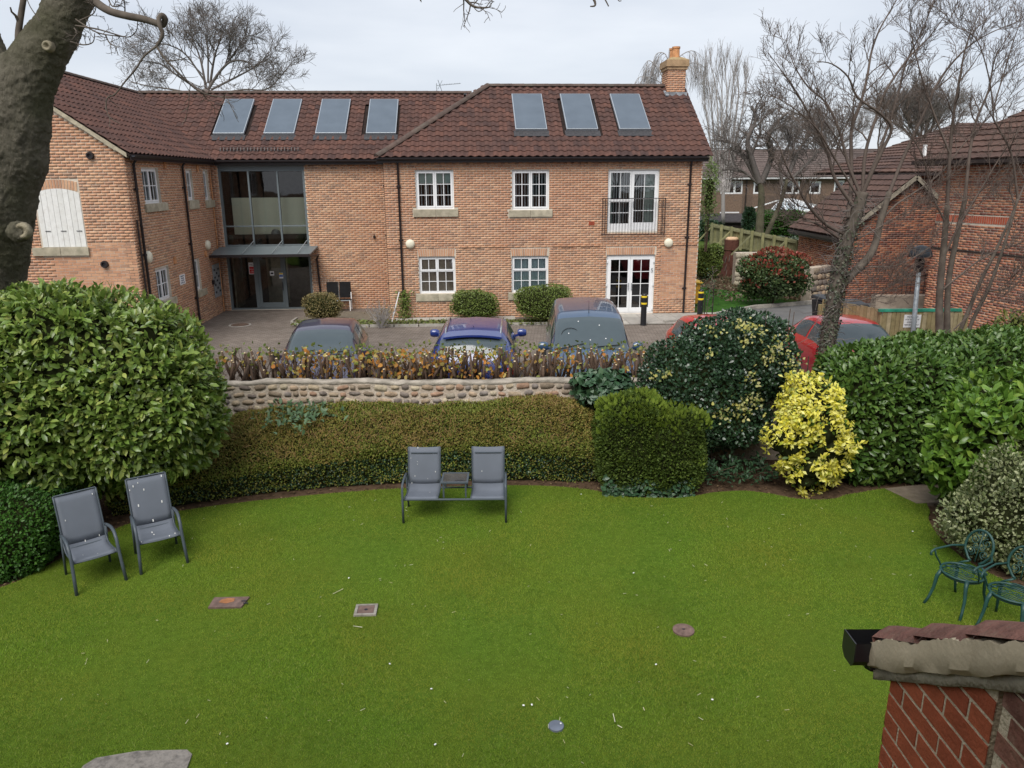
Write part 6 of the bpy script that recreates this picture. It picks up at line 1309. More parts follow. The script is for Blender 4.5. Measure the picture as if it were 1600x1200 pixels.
    br('branch', [(640,-60),(800,-80),(900,-40),(925,-6),(930,8),(922,10)], [8.6,8.5,8.4,8.4,8.4,8.4], .03, .005); br('branch', [(935,-20),(947,2),(951,10)], [8.4]*3, .007,.006); br('branch', [(960,-20),(966,0),(971,1)], [8.4]*3, .006,.004)
big_tree()
# --- trees at the right, trunk paths follow the photograph
def limbed_tree(loc, label, trunk, limbs, seed, mtr=m_branch, mtw=m_twig, ivy=None, k=(7,6,4), Ls=(1.0,.5,.25), rmin=.0045, name='tree', group=None, wob=.14, up=.3, spread=.75, grav=.02):
    t = empty(name, loc, label=label, cat='tree', group=group); o = Vector(loc); rng = random.Random(seed)
    for pix, Ys, r0, r1 in trunk: MB().tube([p-o for p in dens_path(limb(pix, Ys), 4)], list(np.linspace(r0, r1, (len(pix)-1)*4+1)), 9).build('trunk', mtr, t, smooth=True)
    for pix, Ys, r0, r1 in limbs:
        b = MB(); pts = [p-o for p in dens_path(limb(pix, Ys), 4)]; grow(b, pts, r0, r1, 0, rng, k, Ls, wob=wob, grav=grav, sides=(6,4,3,3), up=up, spread=spread, rmin=rmin); b.build('limb', mtw, t, smooth=True)
    return t
Y1 = 14.9
L4 = lambda a, b, n: list(np.linspace(a, b, n))
t1 = limbed_tree(tuple(W(1290,600,Y1)[:2])+(.45,), 'bare many branched tree with an ivy clad trunk beside the laurel hedge',
  [([(1288,620),(1290,560),(1300,490),(1311,430),(1322,380),(1338,335),(1348,300)], [Y1]*7, .17, .11), ([(1311,450),(1335,425),(1355,405),(1368,380),(1376,345),(1390,300)], L4(Y1,15.3,6), .09, .055)],
  [([(1345,310),(1362,270),(1380,232),(1393,200),(1375,177),(1340,152),(1325,120),(1300,100),(1276,96)], L4(Y1,14.0,9), 0.040, 0.0066),
   ([(1325,340),(1330,290),(1330,240),(1331,200),(1345,160),(1355,120),(1362,80),(1375,45),(1395,10),(1412,-20)], L4(Y1,15.6,10), 0.043, 0.0066),
   ([(1348,300),(1352,240),(1370,180),(1385,140),(1420,90),(1450,60),(1480,20)], L4(Y1,15.2,7), 0.036, 0.0066),
   ([(1390,300),(1410,250),(1440,185),(1465,130),(1500,85),(1540,55),(1600,30)], L4(15.3,16,7), 0.036, 0.0066),
   ([(1376,345),(1400,320),(1430,300),(1470,270),(1510,220),(1560,170),(1610,130)], L4(15.2,16.2,7), 0.025, 0.0055),
   ([(1318,365),(1290,350),(1262,320),(1247,292),(1230,262),(1215,225),(1190,200)], L4(Y1,14.2,7), 0.036, 0.0066),
   ([(1312,372),(1280,352),(1250,338),(1235,322)], L4(Y1,14.6,4), 0.029, 0.0066),
   ([(1340,330),(1305,280),(1292,235),(1270,190),(1248,150),(1228,120),(1200,82)], L4(Y1,14.4,7), 0.036, 0.0055),
   ([(1345,305),(1325,255),(1310,200),(1290,160),(1262,135),(1240,100),(1228,62)], L4(Y1,15.4,7), 0.032, 0.0055),
   ([(1348,300),(1372,240),(1400,160),(1415,100),(1440,50),(1462,-10)], L4(Y1,15.8,6), 0.032, 0.0055),
   ([(1345,315),(1300,240),(1275,200),(1235,165),(1205,150)], L4(Y1,14,5), 0.022, 0.0044),
   ([(1312,455),(1350,420),(1400,415),(1440,395),(1490,360)], L4(Y1,15.4,5), 0.020, 0.0044),
   ([(1308,470),(1340,470),(1370,460),(1400,440)], L4(Y1,14.6,4), 0.016, 0.0039),
   ([(1320,385),(1365,360),(1420,330),(1480,318),(1560,300)], L4(Y1,15.5,5), 0.018, 0.0044)], 41, k=(12,8,4), Ls=(.85,.42,.2), rmin=.0038)
rng = np.random.default_rng(3); cen = [p for p in dens_path(limb([(1288,600),(1292,540),(1302,480),(1311,430),(1322,385),(1335,345),(1345,300)], [Y1]*7), 6)]
n = 1500; ii = rng.integers(0, len(cen)-1, n); ii = (ii*rng.random(n)**.5).astype(int); a = rng.random(n)*2*PI; P = np.array([cen[i] for i in ii])+np.stack([np.cos(a)*.17, np.sin(a)*.17, rng.normal(size=n)*.06], 1); N = np.stack([np.cos(a), np.sin(a), np.full(n, .3)], 1); N /= np.linalg.norm(N, axis=1)[:, None]
leaves(P, N, 'broad', .05, leafm('trunk_ivy_leaf', [(.05,.065,.035),(.09,.10,.06),(.03,.04,.022),(.12,.11,.07)]), t1, rng, name='ivy_foliage', out=.2, up=-.3, jitter=.7)
b = MB(); r_ = random.Random(2)
for i in range(260):
    j = r_.randrange(6, len(cen)-1); c = cen[j]-Vector(t1.location); a = r_.uniform(0, 6.3); p = c+Vector((.15*math.cos(a), .15*math.sin(a), 0)); d = Vector((math.cos(a)*.8+r_.uniform(-.5,.5), math.sin(a)*.8, r_.uniform(-.5,.7)))
    b.tube(wander(p, d, r_.uniform(.15,.6), 4, .45, r_), [.007,.006,.005,.004,.003], 3, cap=False)
b.build('dead_ivy_stems', m_twigfar, t1, smooth=True)
Y2 = 15.6
limbed_tree(tuple(W(1470,560,Y2)[:2])+(.45,), 'bare multi stemmed tree leaning right before the red brick house',
  [([(1467,560),(1468,515),(1468,460),(1475,380),(1480,320)], [Y2]*5, .09, .05), ([(1483,560),(1480,515),(1482,440),(1495,370),(1508,310)], [Y2+.2]*5, .07, .045), ([(1490,540),(1505,505),(1532,440),(1552,400),(1575,350)], L4(Y2,16,5), 0.047, 0.0248), ([(1505,540),(1520,500),(1545,450),(1570,380),(1590,310)], L4(Y2,15.8,5), 0.043, 0.0220)],
  [([(1480,320),(1484,240),(1490,180),(1500,120),(1510,70),(1530,20)], L4(Y2,15,6), 0.040, 0.0066),
   ([(1508,310),(1515,240),(1525,190),(1545,140),(1555,90),(1580,50)], L4(Y2+.2,16.2,6), 0.036, 0.0066),
   ([(1575,350),(1600,290),(1620,240)], L4(16,16.4,3), 0.029, 0.0110),
   ([(1590,310),(1580,240),(1560,200),(1552,175),(1570,110),(1585,60),(1600,20)], L4(15.8,15.2,7), 0.025, 0.0055),
   ([(1552,175),(1545,120),(1525,60),(1490,40),(1478,20)], L4(15.4,14.8,5), 0.014, 0.0044),
   ([(1475,400),(1500,350),(1530,300),(1560,250),(1600,190)], L4(Y2,15.2,5), 0.029, 0.0066),
   ([(1470,455),(1500,430),(1540,400),(1580,385),(1620,370)], L4(Y2,15.2,5), 0.022, 0.0055),
   ([(1545,455),(1580,450),(1620,430)], L4(15.8,15.4,3), 0.018, 0.0055),
   ([(1484,240),(1460,180),(1440,120),(1425,60),(1420,20)], L4(15.3,15,5), 0.022, 0.0044),
   ([(1490,515),(1530,480),(1560,470),(1610,475)], L4(15.6,15.2,4), 0.014, 0.0044),
   ([(1478,350),(1455,300),(1440,240),(1405,190)], L4(Y2,15,4), 0.022, 0.0044)], 47, k=(11,8,4), Ls=(.8,.4,.2), rmin=.0038)
# --- background bare trees
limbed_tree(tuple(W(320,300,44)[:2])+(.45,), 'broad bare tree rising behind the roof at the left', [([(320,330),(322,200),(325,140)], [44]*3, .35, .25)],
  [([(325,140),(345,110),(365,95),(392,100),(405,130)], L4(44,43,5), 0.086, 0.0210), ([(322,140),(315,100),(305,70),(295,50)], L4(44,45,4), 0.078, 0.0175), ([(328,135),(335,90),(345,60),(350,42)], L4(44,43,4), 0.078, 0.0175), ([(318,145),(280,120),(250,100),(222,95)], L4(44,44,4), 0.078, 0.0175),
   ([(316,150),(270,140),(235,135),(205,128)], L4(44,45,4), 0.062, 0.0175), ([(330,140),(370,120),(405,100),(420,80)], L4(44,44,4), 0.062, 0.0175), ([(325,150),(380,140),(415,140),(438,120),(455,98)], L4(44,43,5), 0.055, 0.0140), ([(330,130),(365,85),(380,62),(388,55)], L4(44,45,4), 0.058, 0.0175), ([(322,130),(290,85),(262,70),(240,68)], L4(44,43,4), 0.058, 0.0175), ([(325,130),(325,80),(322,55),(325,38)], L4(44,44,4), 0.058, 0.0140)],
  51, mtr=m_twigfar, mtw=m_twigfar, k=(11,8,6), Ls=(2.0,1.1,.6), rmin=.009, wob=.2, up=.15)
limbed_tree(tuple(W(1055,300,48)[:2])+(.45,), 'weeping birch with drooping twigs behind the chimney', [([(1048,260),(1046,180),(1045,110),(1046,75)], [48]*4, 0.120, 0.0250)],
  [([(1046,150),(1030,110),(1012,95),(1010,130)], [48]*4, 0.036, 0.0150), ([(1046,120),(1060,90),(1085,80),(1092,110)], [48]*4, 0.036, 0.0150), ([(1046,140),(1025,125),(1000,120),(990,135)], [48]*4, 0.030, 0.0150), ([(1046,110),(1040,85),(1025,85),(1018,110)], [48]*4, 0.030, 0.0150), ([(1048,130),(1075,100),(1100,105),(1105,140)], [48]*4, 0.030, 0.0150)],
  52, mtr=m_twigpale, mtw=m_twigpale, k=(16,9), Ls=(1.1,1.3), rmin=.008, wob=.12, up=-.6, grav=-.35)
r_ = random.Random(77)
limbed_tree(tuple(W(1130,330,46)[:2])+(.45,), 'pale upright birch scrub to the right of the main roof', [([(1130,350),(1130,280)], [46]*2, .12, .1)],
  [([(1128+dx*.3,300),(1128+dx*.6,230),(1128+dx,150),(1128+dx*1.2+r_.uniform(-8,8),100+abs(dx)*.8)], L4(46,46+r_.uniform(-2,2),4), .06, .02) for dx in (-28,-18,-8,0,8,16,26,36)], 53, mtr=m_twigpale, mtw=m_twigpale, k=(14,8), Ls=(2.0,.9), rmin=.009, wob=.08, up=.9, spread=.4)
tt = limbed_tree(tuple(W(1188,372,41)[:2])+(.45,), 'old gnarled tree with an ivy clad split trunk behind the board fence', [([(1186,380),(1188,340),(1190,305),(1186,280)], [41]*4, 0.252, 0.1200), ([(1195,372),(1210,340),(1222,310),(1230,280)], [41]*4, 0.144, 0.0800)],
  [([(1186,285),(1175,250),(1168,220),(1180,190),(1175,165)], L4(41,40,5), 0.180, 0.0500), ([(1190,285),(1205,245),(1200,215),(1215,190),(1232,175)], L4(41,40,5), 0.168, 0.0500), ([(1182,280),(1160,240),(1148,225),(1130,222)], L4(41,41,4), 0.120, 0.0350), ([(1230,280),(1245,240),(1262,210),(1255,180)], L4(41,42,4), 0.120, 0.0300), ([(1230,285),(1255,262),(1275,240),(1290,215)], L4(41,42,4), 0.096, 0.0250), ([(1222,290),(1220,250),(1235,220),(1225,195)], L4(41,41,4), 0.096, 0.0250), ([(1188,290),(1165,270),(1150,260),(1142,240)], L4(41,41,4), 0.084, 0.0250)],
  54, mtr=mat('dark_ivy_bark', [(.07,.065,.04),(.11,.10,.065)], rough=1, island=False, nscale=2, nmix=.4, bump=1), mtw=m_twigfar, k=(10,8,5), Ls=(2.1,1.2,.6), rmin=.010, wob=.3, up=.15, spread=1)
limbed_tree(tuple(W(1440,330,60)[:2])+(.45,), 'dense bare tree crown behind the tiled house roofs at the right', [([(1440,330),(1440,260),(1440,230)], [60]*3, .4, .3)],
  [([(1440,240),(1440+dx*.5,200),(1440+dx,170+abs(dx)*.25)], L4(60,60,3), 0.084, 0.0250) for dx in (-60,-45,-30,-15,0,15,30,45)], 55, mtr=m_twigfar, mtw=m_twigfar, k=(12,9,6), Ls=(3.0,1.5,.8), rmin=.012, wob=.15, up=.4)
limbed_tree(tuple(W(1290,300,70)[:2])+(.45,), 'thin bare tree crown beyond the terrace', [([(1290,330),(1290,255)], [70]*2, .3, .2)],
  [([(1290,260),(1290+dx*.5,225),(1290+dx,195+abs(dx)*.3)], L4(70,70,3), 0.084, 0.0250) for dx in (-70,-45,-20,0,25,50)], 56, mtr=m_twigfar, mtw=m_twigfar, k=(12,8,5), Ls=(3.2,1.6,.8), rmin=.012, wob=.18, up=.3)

# ------------------------------------------------------------------ houses at the right and behind
m_rb = mat('dark_red_brick', world=True, cols= [(.30,.125,.075),(.24,.09,.06),(.34,.15,.09),(.18,.075,.055),(.28,.11,.065),(.12,.06,.05)], rough=.9, spec=.1, nscale=8, nmix=.25, const=True)
m_rb2 = mat('orange_brick', world=True, cols= [(.42,.19,.11),(.36,.14,.085),(.46,.23,.14),(.30,.12,.08),(.40,.17,.10),(.20,.09,.07)], rough=.9, spec=.1, nscale=8, nmix=.25, const=True)
m_rt = mat('red_brown_tile', [(.085,.05,.04),(.105,.06,.046),(.07,.042,.035)], rough=.85, nscale=3, nmix=.3)
m_ft = mat('far_brown_tile', [(.105,.08,.072),(.13,.10,.09)], rough=.9, nscale=1.5, nmix=.25)
m_fb = mat('far_brown_brick', [(.135,.092,.068),(.17,.115,.085),(.11,.078,.06)], rough=.95, nscale=10, nmix=.35)
m_brown = mat('brown_fascia', [(.03,.022,.02)], rough=.5, island=False)
def tile_rows(parent, a, b, apex_a, apex_b, rows_, m, name='roof_tiling'):
    """courses of tiles laid as overlapping strips between eave a-b and top line apex_a-apex_b"""
    a, b, c, d = map(Vector, (a, b, apex_a, apex_b)); mb = MB(); n = (b-a).cross(c-a).normalized()
    if n.z < 0: n = -n
    for j in range(rows_):
        t0, t1 = j/rows_, (j+1)/rows_; p0, p1 = a.lerp(c, t0), b.lerp(d, t0); q0, q1 = a.lerp(c, t1), b.lerp(d, t1); k = max(2, int((p1-p0).length/.3)); top = []; bot = []; fr = []
        for i in range(k*2+1):
            s_ = i/(k*2); w_ = .02*(i % 2); top.append(q0.lerp(q1, s_)+n*(.01+w_)); bot.append(p0.lerp(p1, s_)+n*(.05+w_)); fr.append(p0.lerp(p1, s_)+n*(.0+w_))
        mb.grid([fr, bot, top])
    o = mb.build(name, m, parent, smooth=False); o['kind'] = 'stuff'; return o
# garage with gable toward the road
gx, gy = 12.35, 28.5
ga = empty('garage', (gx,gy,0), .0, label='small dark red brick gabled garage behind the bin store', cat='garage')
gw = 4.5; ge = 3.15; gr_ = .84; top = lambda a: ge+gr_*(gw/2-abs(a-gw/2))
wall(lambda a,d,z: (a,-d,z), 0, gw, .4, ge, [], ga, mm=mat('grey_mortar',[(.26,.21,.17)],island=False), bm=m_rb, top=top, seed=20, joint=.016)
wall(lambda a,d,z: (-d,a,z), 0, 4.6, .4, ge, [], ga, mm=m_mortar, bm=m_rb2, seed=21, joint=.016)
rr_ = MB(); k_ = gr_; slab_poly(rr_, [(-.35,-.2,ge-.2*k_),(-.35,4.8,ge-.2*k_),(gw/2,4.8,top(gw/2)+.1),(gw/2,-.2,top(gw/2)+.1)]); slab_poly(rr_, [(gw+.35,-.2,ge-.2*k_),(gw/2,-.2,top(gw/2)+.1),(gw/2,4.8,top(gw/2)+.1),(gw+.35,4.8,ge-.2*k_)]); ro = rr_.build('roof', m_under, ga)
tile_rows(ro, (-.38,4.85,ge-.2*k_+.02),(-.38,-.22,ge-.2*k_+.02),(gw/2,4.85,top(gw/2)+.12),(gw/2,-.22,top(gw/2)+.12), 11, m_rt)
tile_rows(ro, (gw+.38,-.22,ge-.2*k_+.02),(gw+.38,4.85,ge-.2*k_+.02),(gw/2,-.22,top(gw/2)+.12),(gw/2,4.85,top(gw/2)+.12), 11, m_rt)
for s_ in (0, 1):
    x0 = -.35 if s_ == 0 else gw+.35; MB().bar((x0,-.24,ge-.2*k_-.06),(gw/2,-.24,top(gw/2)+.04),.03,.14,up=(0,0,1)).build('verge_board', mat('pale_verge',[(.25,.22,.17)],island=False), ro)
MB().bar((-.4,-.2,ge-.25),(-.4,4.8,ge-.25),.1,.1).bar((-.28,-.2,ge-.34),(-.28,4.8,ge-.34),.2,.1).build('gutter', m_brown, ga)
# house R1: orange brick side wall running towards the camera at the right edge
r1 = empty('brick_house', (13.3,24.3,0), math.radians(-73), label='tall orange red brick house at the right edge behind the bare tree', cat='house')
wall(lambda a,d,z: (a,-d,z), 0, 9, .4, 5.5, [(1.6,2.6,3.9,5.0)] if False else [], r1, bholes=[(.0,2.6,3.75,3.98)], mm=m_mortar, bm=m_rb2, seed=22, joint=.016)
soldiers(.02,2.6,3.76,.21,lambda a,d,z: (a,-d,z),fan=0,parent=r1,m=mat('bright_red_brick',[(.42,.10,.05),(.36,.085,.045)]),w=.075)
MB().box((0,-.035,2.9),(9,-.012,2.95)).build('ledge', m_brown, r1)
wall(lambda a,d,z: (-d,a,z), 0, 6.5, .4, 5.5, [], r1, mm=m_mortar, bm=m_rb2, seed=23)
rr_ = MB(); slab_poly(rr_, [(-.55,-.5,5.55),(9.5,-.5,5.55),(9.5,3.3,8.1),(2.6,3.3,8.1)]); slab_poly(rr_, [(-.55,7,5.55),(-.55,-.5,5.55),(2.6,3.3,8.1)]); slab_poly(rr_, [(9.5,7,5.55),(-.55,7,5.55),(2.6,3.3,8.1),(9.5,3.3,8.1)]); ro = rr_.build('roof', m_under, r1)
tile_rows(ro, (-.58,-.53,5.57),(9.5,-.53,5.57),(2.6,3.3,8.12),(9.5,3.3,8.12), 15, m_rt); tile_rows(ro, (-.58,7.03,5.57),(-.58,-.53,5.57),(2.6,3.32,8.12),(2.6,3.28,8.12), 15, m_rt)
MB().box((-.5,-.5,5.42),(9.4,-.02,5.5)).box((-.5,-.02,5.42),(-.01,6.9,5.5)).build('soffit', m_brown, r1); MB().box((-.62,-.62,5.46),(9.5,-.52,5.56)).box((-.62,-.515,5.46),(-.56,7,5.56)).build('gutter', m_brown, r1)
# house R3 behind with the white window
r3 = empty('brick_house', (16.1,33.0,0), 0, label='brown brick house with a white window between the garage and the right hand house', cat='house')
wall(lambda a,d,z: (a,-d,z), 0, 9, .4, 5.25, [(2.0,3.4,3.9,5.0)], r3, mm=mat('brown_mortar',[(.2,.15,.12)],island=False), bm=m_rb, seed=24)
window(lambda a,d,z: (a,-d,z), (2.0,3.4,3.9,5.0), [(0,.5,0,1,1,1,.05,.01),(.5,1,0,1,1,1,.05,.01)], parent=r3); pleat(lambda a,d,z: (a,-d,z), 2.0,3.4,3.9,5.0,-.3,m_curt['pale'],scene.objects[[o.name for o in r3.children if o.name.startswith('window')][0]])
rr_ = MB(); slab_poly(rr_, [(-.9,-.4,5.25),(9.5,-.4,5.25),(9.5,4,7.45),(4.6,4,7.45)]); slab_poly(rr_, [(-.9,6.5,5.25),(-.9,-.4,5.25),(4.6,4,7.45)]); ro = rr_.build('roof', m_under, r3)
tile_rows(ro, (-.92,-.42,5.27),(9.5,-.42,5.27),(4.6,4,7.47),(9.5,4,7.47), 16, m_rt); tile_rows(ro, (-.92,6.5,5.27),(-.92,-.42,5.27),(4.6,4.02,7.47),(4.6,3.98,7.47), 16, m_rt)
MB().box((-.9,-.5,5.14),(9.4,-.42,5.25)).build('gutter', m_brown, r3)
for x, z in ((1.4,5.9),(3.0,5.9)): MB().box((x,.6,z),(x+.12,.7,z+.5)).build('vent_pipe', m_paper, ro)
# far terrace
te = empty('terraced_houses', (15.4,62,0), 0, label='long low brown terrace with small white windows beyond the gardens', cat='house')
TF_ = lambda a,d,z: (a,-d,z)
def tw(px0, px1, py0=283, py1=303):
    a = W(px0,py0,62); b = W(px1,py1,62); return (a.x-15.4, b.x-15.4, b.z, a.z)
TW = [tw(1127,1160),tw(1178,1190),tw(1221,1249),tw(1266,1282),tw(1304,1318,282,305),tw(1345,1370)]
wall(TF_, -8, 26, .4, 5.05, TW, te, mm=m_fb, bholes=[(-8,26,0,6)], seed=30)
for i, r in enumerate(TW):
    window(TF_, r, [(0,.64,0,1,1,1,.07,.0),(.64,1,0,1,1,1,.07,.02)] if i in (0,2) else [(0,1,0,1,1,1,.09,.02)], parent=te); 
MB().box((-7.8,1.2,.5),(25.8,1.3,5.0)).build('interior', m_dark, te)
rr_ = MB(); slab_poly(rr_, [(-8.3,-.3,5.1),(26.3,-.3,5.1),(26.3,4.2,7.25),(-8.3,4.2,7.25)]); ro = rr_.build('roof', m_under, te)
tile_rows(ro, (-8.3,-.32,5.12),(26.3,-.32,5.12),(-8.3,4.2,7.27),(26.3,4.2,7.27), 14, m_ft); MB().bar((-8.3,4.2,7.3),(26.3,4.2,7.3),.25,.12).build('ridge', m_ft, ro)
MB().box((-8.3,-.42,4.98),(26.3,-.34,5.1)).build('gutter', mat('pale_gutter',[(.45,.45,.45)],island=False), te)
MB().tube([(3.2,-.1,.5),(3.2,-.1,5)],.05,6).build('downpipe', m_brown, te)
# conservatory
c0 = W(1202,345,55); c1 = W(1284,345,55); co = empty('conservatory', (c0.x,55,0), label='white framed conservatory with a sloping glass roof before the terrace', cat='conservatory'); cwid = c1.x-c0.x; zt = W(1240,330,55).z; za = W(1240,312,56).z
f = MB()
for i in range(9): x = cwid*i/8; f.bar((x,0,.5),(x,0,zt),.10,.08)
for z in (.55,1.9,zt-.02): f.bar((0,0,z),(cwid,0,z),.1,.12)
f.build('frame', m_white, co)
MB().poly([(0,.05,.5),(cwid,.05,.5),(cwid,.05,zt),(0,.05,zt)]).build('pane', m_glass, co)
rb = MB(); ap0 = Vector((cwid*.38,2.0,za)); ap1 = Vector((cwid*.62,2.0,za))
rb.bar(ap0, ap1, .14, .12)
for i in range(8): x = cwid*i/7; rb.bar((x,-.05,zt+.05), ap0.lerp(ap1, i/7), .08, .06)
rb.bar((-.05,-.05,zt+.03),(cwid+.05,-.05,zt+.03),.1,.1); rb.bar((cwid+.9,2.4,zt+.2), ap1, .1,.08); rb.bar((-.9,2.4,zt+.0), ap0, .1,.08); rb.bar((cwid+.5,1.2,zt+.1), ap1, .08,.06)
rb.build('roof_bar', m_white, co)
MB().add([(0,-.02,zt+.02),(cwid,-.02,zt+.02),tuple(ap1),tuple(ap0)],[(0,1,2,3)]).build('roof_glass', mat('pale_roof_glass',[(.35,.4,.42)],rough=.2,island=False), co)
# dark shed
s0, s1 = W(1133,355,48), W(1165,355,48); sh_ = empty('garden_shed', (s0.x,48,0), label='dark brown felt roofed shed behind the board fence', cat='shed'); zt = W(1150,346,48).z; z2 = W(1150,334,49).z
MB().box((-1.6,0,.4),(s1.x-s0.x,2.5,zt)).build('wall', m_brown, sh_); mb = MB(); slab_poly(mb, [(-1.7,-.15,zt),(s1.x-s0.x+.1,-.15,zt),(s1.x-s0.x+.1,1.4,z2),(-1.7,1.4,z2)], .08); mb.build('roof', mat('shed_roof',[(.05,.042,.042)],island=False), sh_)
MB().bar((-.0,1.4,z2+.06),(1.2,1.4,z2+.06),.1,.08).build('ridge_cap', m_paper, sh_)
# board fence (back view: posts and braces towards us)
m_oldf = mat('green_weathered_board', [(.20,.20,.095),(.25,.24,.12),(.17,.17,.09),(.27,.26,.15)], rough=.95, nscale=4, nmix=.25)
A0, A1 = W(1108,381,39), W(1252,409,33.5); fe = empty('board_fence', A0, label='greenish board fence with posts and raking props beyond the road', cat='fence')
D = A1-A0; Ln = D.length; d = D.normalized(); s = Vector((-d.y, d.x, 0)); Hf = 1.28; nb = 60
if s.y < 0: s = -s
h0, h1 = 1.02, .88
for i in range(nb):
    p = d*(Ln*(i+.5)/nb); hh = h0+(h1-h0)*i/nb
    MB().obox(p+s*.08+Vector((0,0,hh/2)), (Ln/nb-.01, .02, hh), Matrix((d, s, Vector((0,0,1)))).transposed()).build('board', m_oldf, fe)
for fz, th_ in ((.12,.1),(.9,.14)): MB().bar(Vector((0,0,h0*fz)), d*Ln+Vector((0,0,h1*fz)), .06, th_*.8).build('rail', m_oldf, fe)
for i in range(9):
    p = d*(Ln*(i+.3)/8.6); hh = h0+(h1-h0)*i/8; MB().bar(p-s*.08, p-s*.08+Vector((0,0,hh*1.05)), .12, .1).build('post', m_oldf, fe)
    if i in (0,2,4,7): MB().bar(p-s*.1+Vector((0,0,hh*.85)), p-s*.9-d*.4-Vector((0,0,.15)), .06, .06).build('prop', m_oldf, fe)
bkm = MB(); zA, zB = A0.z, A1.z; a_, b_ = A0-Vector((4,-1.5,0)), A1+Vector((.4,-.1,0))
bkm.grid([[(a_.x+.5,38.6,.47),(11.1,37.9,.47),(12.3,33.4,.47)],[(a_.x,38.9,1.3),(11.3,38.1,1.2),(12.4,33.5,.9)],[tuple(a_+Vector((0,0,.0))),tuple((A0+A1)/2+Vector((0,0,.0))),tuple(b_)],[(a_.x,47,zA-.1),(13,45,zB),(14.5,42,zB-.1)]]).build('raised_bank', m_verge)['kind'] = 'structure'
# stump, rubble wall, bins and planks by the lawn
st = empty('tree_stump', G(1140,431,.46), label='tall shredded dark red tree stump with a pale sawn top', cat='tree stump'); hs2 = 1.75
b = MB(); rows = []
for j in range(9):
    z = hs2*j/8; rows.append([Vector(((.42-.07*j/8+.09*noise.noise(Vector((math.cos(a)*3,math.sin(a)*3,z*1.2))))*math.cos(a)*(1.25 if j == 0 else 1), (.4-.05*j/8)*math.sin(a), z)) for a in np.linspace(0,2*PI,19)])
b.grid(rows).poly(rows[-1][:-1]); b.build('trunk', mat('red_shredded_bark',[(.065,.025,.018),(.10,.04,.028),(.04,.02,.015)],rough=1,island=False,nscale=6,nmix=.4,bump=1,bscale=14), st, smooth=True)
MB().lathe([(.30,hs2),(.3,hs2+.06),(.22,hs2+.12),(.03,hs2+.13)],12).build('sawn_top', mat('fresh_wood',[(.62,.42,.26)],island=False), st)
r_ = random.Random(3)
for i in range(14): a = r_.uniform(PI,2*PI); p = Vector((.38*math.cos(a),.36*math.sin(a),r_.uniform(.3,1.5))); MB().bar(p, p+Vector((.12*math.cos(a),.1*math.sin(a),-.3)), .03,.02).build('bark_strip', m_branch, st)
rw_ = empty('rubble_wall', G(1160,447,.46), label='pale rubble stone wall end beside the shredded stump', cat='wall'); m_pale = mat('pale_rubble',[(.42,.38,.28),(.32,.29,.22),(.5,.46,.36),(.24,.21,.16)],rough=.95,nscale=6,nmix=.3)
MB().box((-.35,.05,0),(1.15,.5,1.45)).build('mortar_bed', m_lime, rw_)
for i in range(56):
    me = r_.choice(stones); o = bpy.data.objects.new('stone', me.copy() if i < 3 else _pm[i % 3]); 
    if i < 3:
        if i == 0: _pm = []
        o.data.materials.clear(); o.data.materials.append(m_pale); _pm.append(o.data)
    C.objects.link(o); o.parent = rw_; o.location = (-.27+.19*(i % 8)+.05*((i//8) % 2), .04, .12+.2*(i//8)); o.scale = (.22,.12,.23)
cb = empty('compost_bin', G(1172,425,.46)+Vector((0,.6,0)), label='dark green square bin behind the red leaved shrub', cat='compost bin'); MB().box((-.1,-.5,0),(2.0,.5,1.35)).build('bin_body', mat('dark_green_plastic',[(.01,.05,.045)],rough=.5,island=False), cb, bevel=.03); MB().box((-.15,-.55,1.36),(2.05,.55,1.45)).build('lid', mat('teal_lid',[(.015,.09,.08)],rough=.4,island=False), cb, bevel=.02)
MB().box((.35,-.515,.8),(.5,-.505,1.05)).build('label_plate', m_paper, cb)
tag(MB().bar(G(1088,429,.5), G(1140,429,.5)+Vector((0,0,.0)), .12,.10).build('timber_edging', m_fence), 'pale timber rail lying across the end of the small lawn', 'timber')
gb_ = empty('grit_bin', B(10.72,1.6,.48), TH, label='small yellow bin at the corner of the apartment block', cat='grit bin'); MB().add([(0,0,.1),(.5,0,.1),(.5,.5,.1),(0,.5,.1),(-.05,-.05,.85),(.55,-.05,.85),(.55,.55,.85),(-.05,.55,.85)],[(3,2,1,0),(4,5,6,7),(0,1,5,4),(1,2,6,5),(2,3,7,6),(3,0,4,7)]).build('bin_body', mat('ochre_plastic',[(.55,.3,.04)],rough=.5,island=False), gb_, bevel=.02); MB().box((-.1,-.12,.86),(.62,.6,.93)).build('lid', mat('yellow_lid',[(.65,.42,.06)],rough=.5,island=False), gb_, bevel=.02)
# retaining stonework between photinia and garage
rt = empty('retaining_wall', (11.3,28.6,.46), math.radians(35), label='low weathered stone retaining wall left of the garage', cat='wall')
MB().box((0,0,0),(2.2,.4,1.35)).build('mortar_bed', m_lime, rt)
for j in range(6):
    for i in range(8): o = bpy.data.objects.new('stone', stones[(i*3+j) % 9]); C.objects.link(o); o.parent = rt; o.location = (.14+.27*i+.1*(j % 2), -.02, .12+.22*j); o.scale = (.3,.14,.24)
tag(MB().box((13.0,26.9,.48),(15.2,27.3,1.0)).build('low_wall', mat('pinkish_stone',[(.28,.23,.18),(.35,.29,.23)],island=False,nscale=4,nmix=.3,bump=.5)), 'low pinkish stone wall below the black railings', 'wall')
ra = empty('railing', (14.2,27.55,.48), -.1, label='black iron railing in front of the garage wall', cat='railing'); 
for z in (.2,1.15): MB().bar((0,0,z),(2.6,0,z),.03,.03).build('rail', m_pipe, ra)
for i in range(18): MB().bar((.15*i,0,0),(.15*i,0,1.25),.018,.018).build('bar', m_pipe, ra)

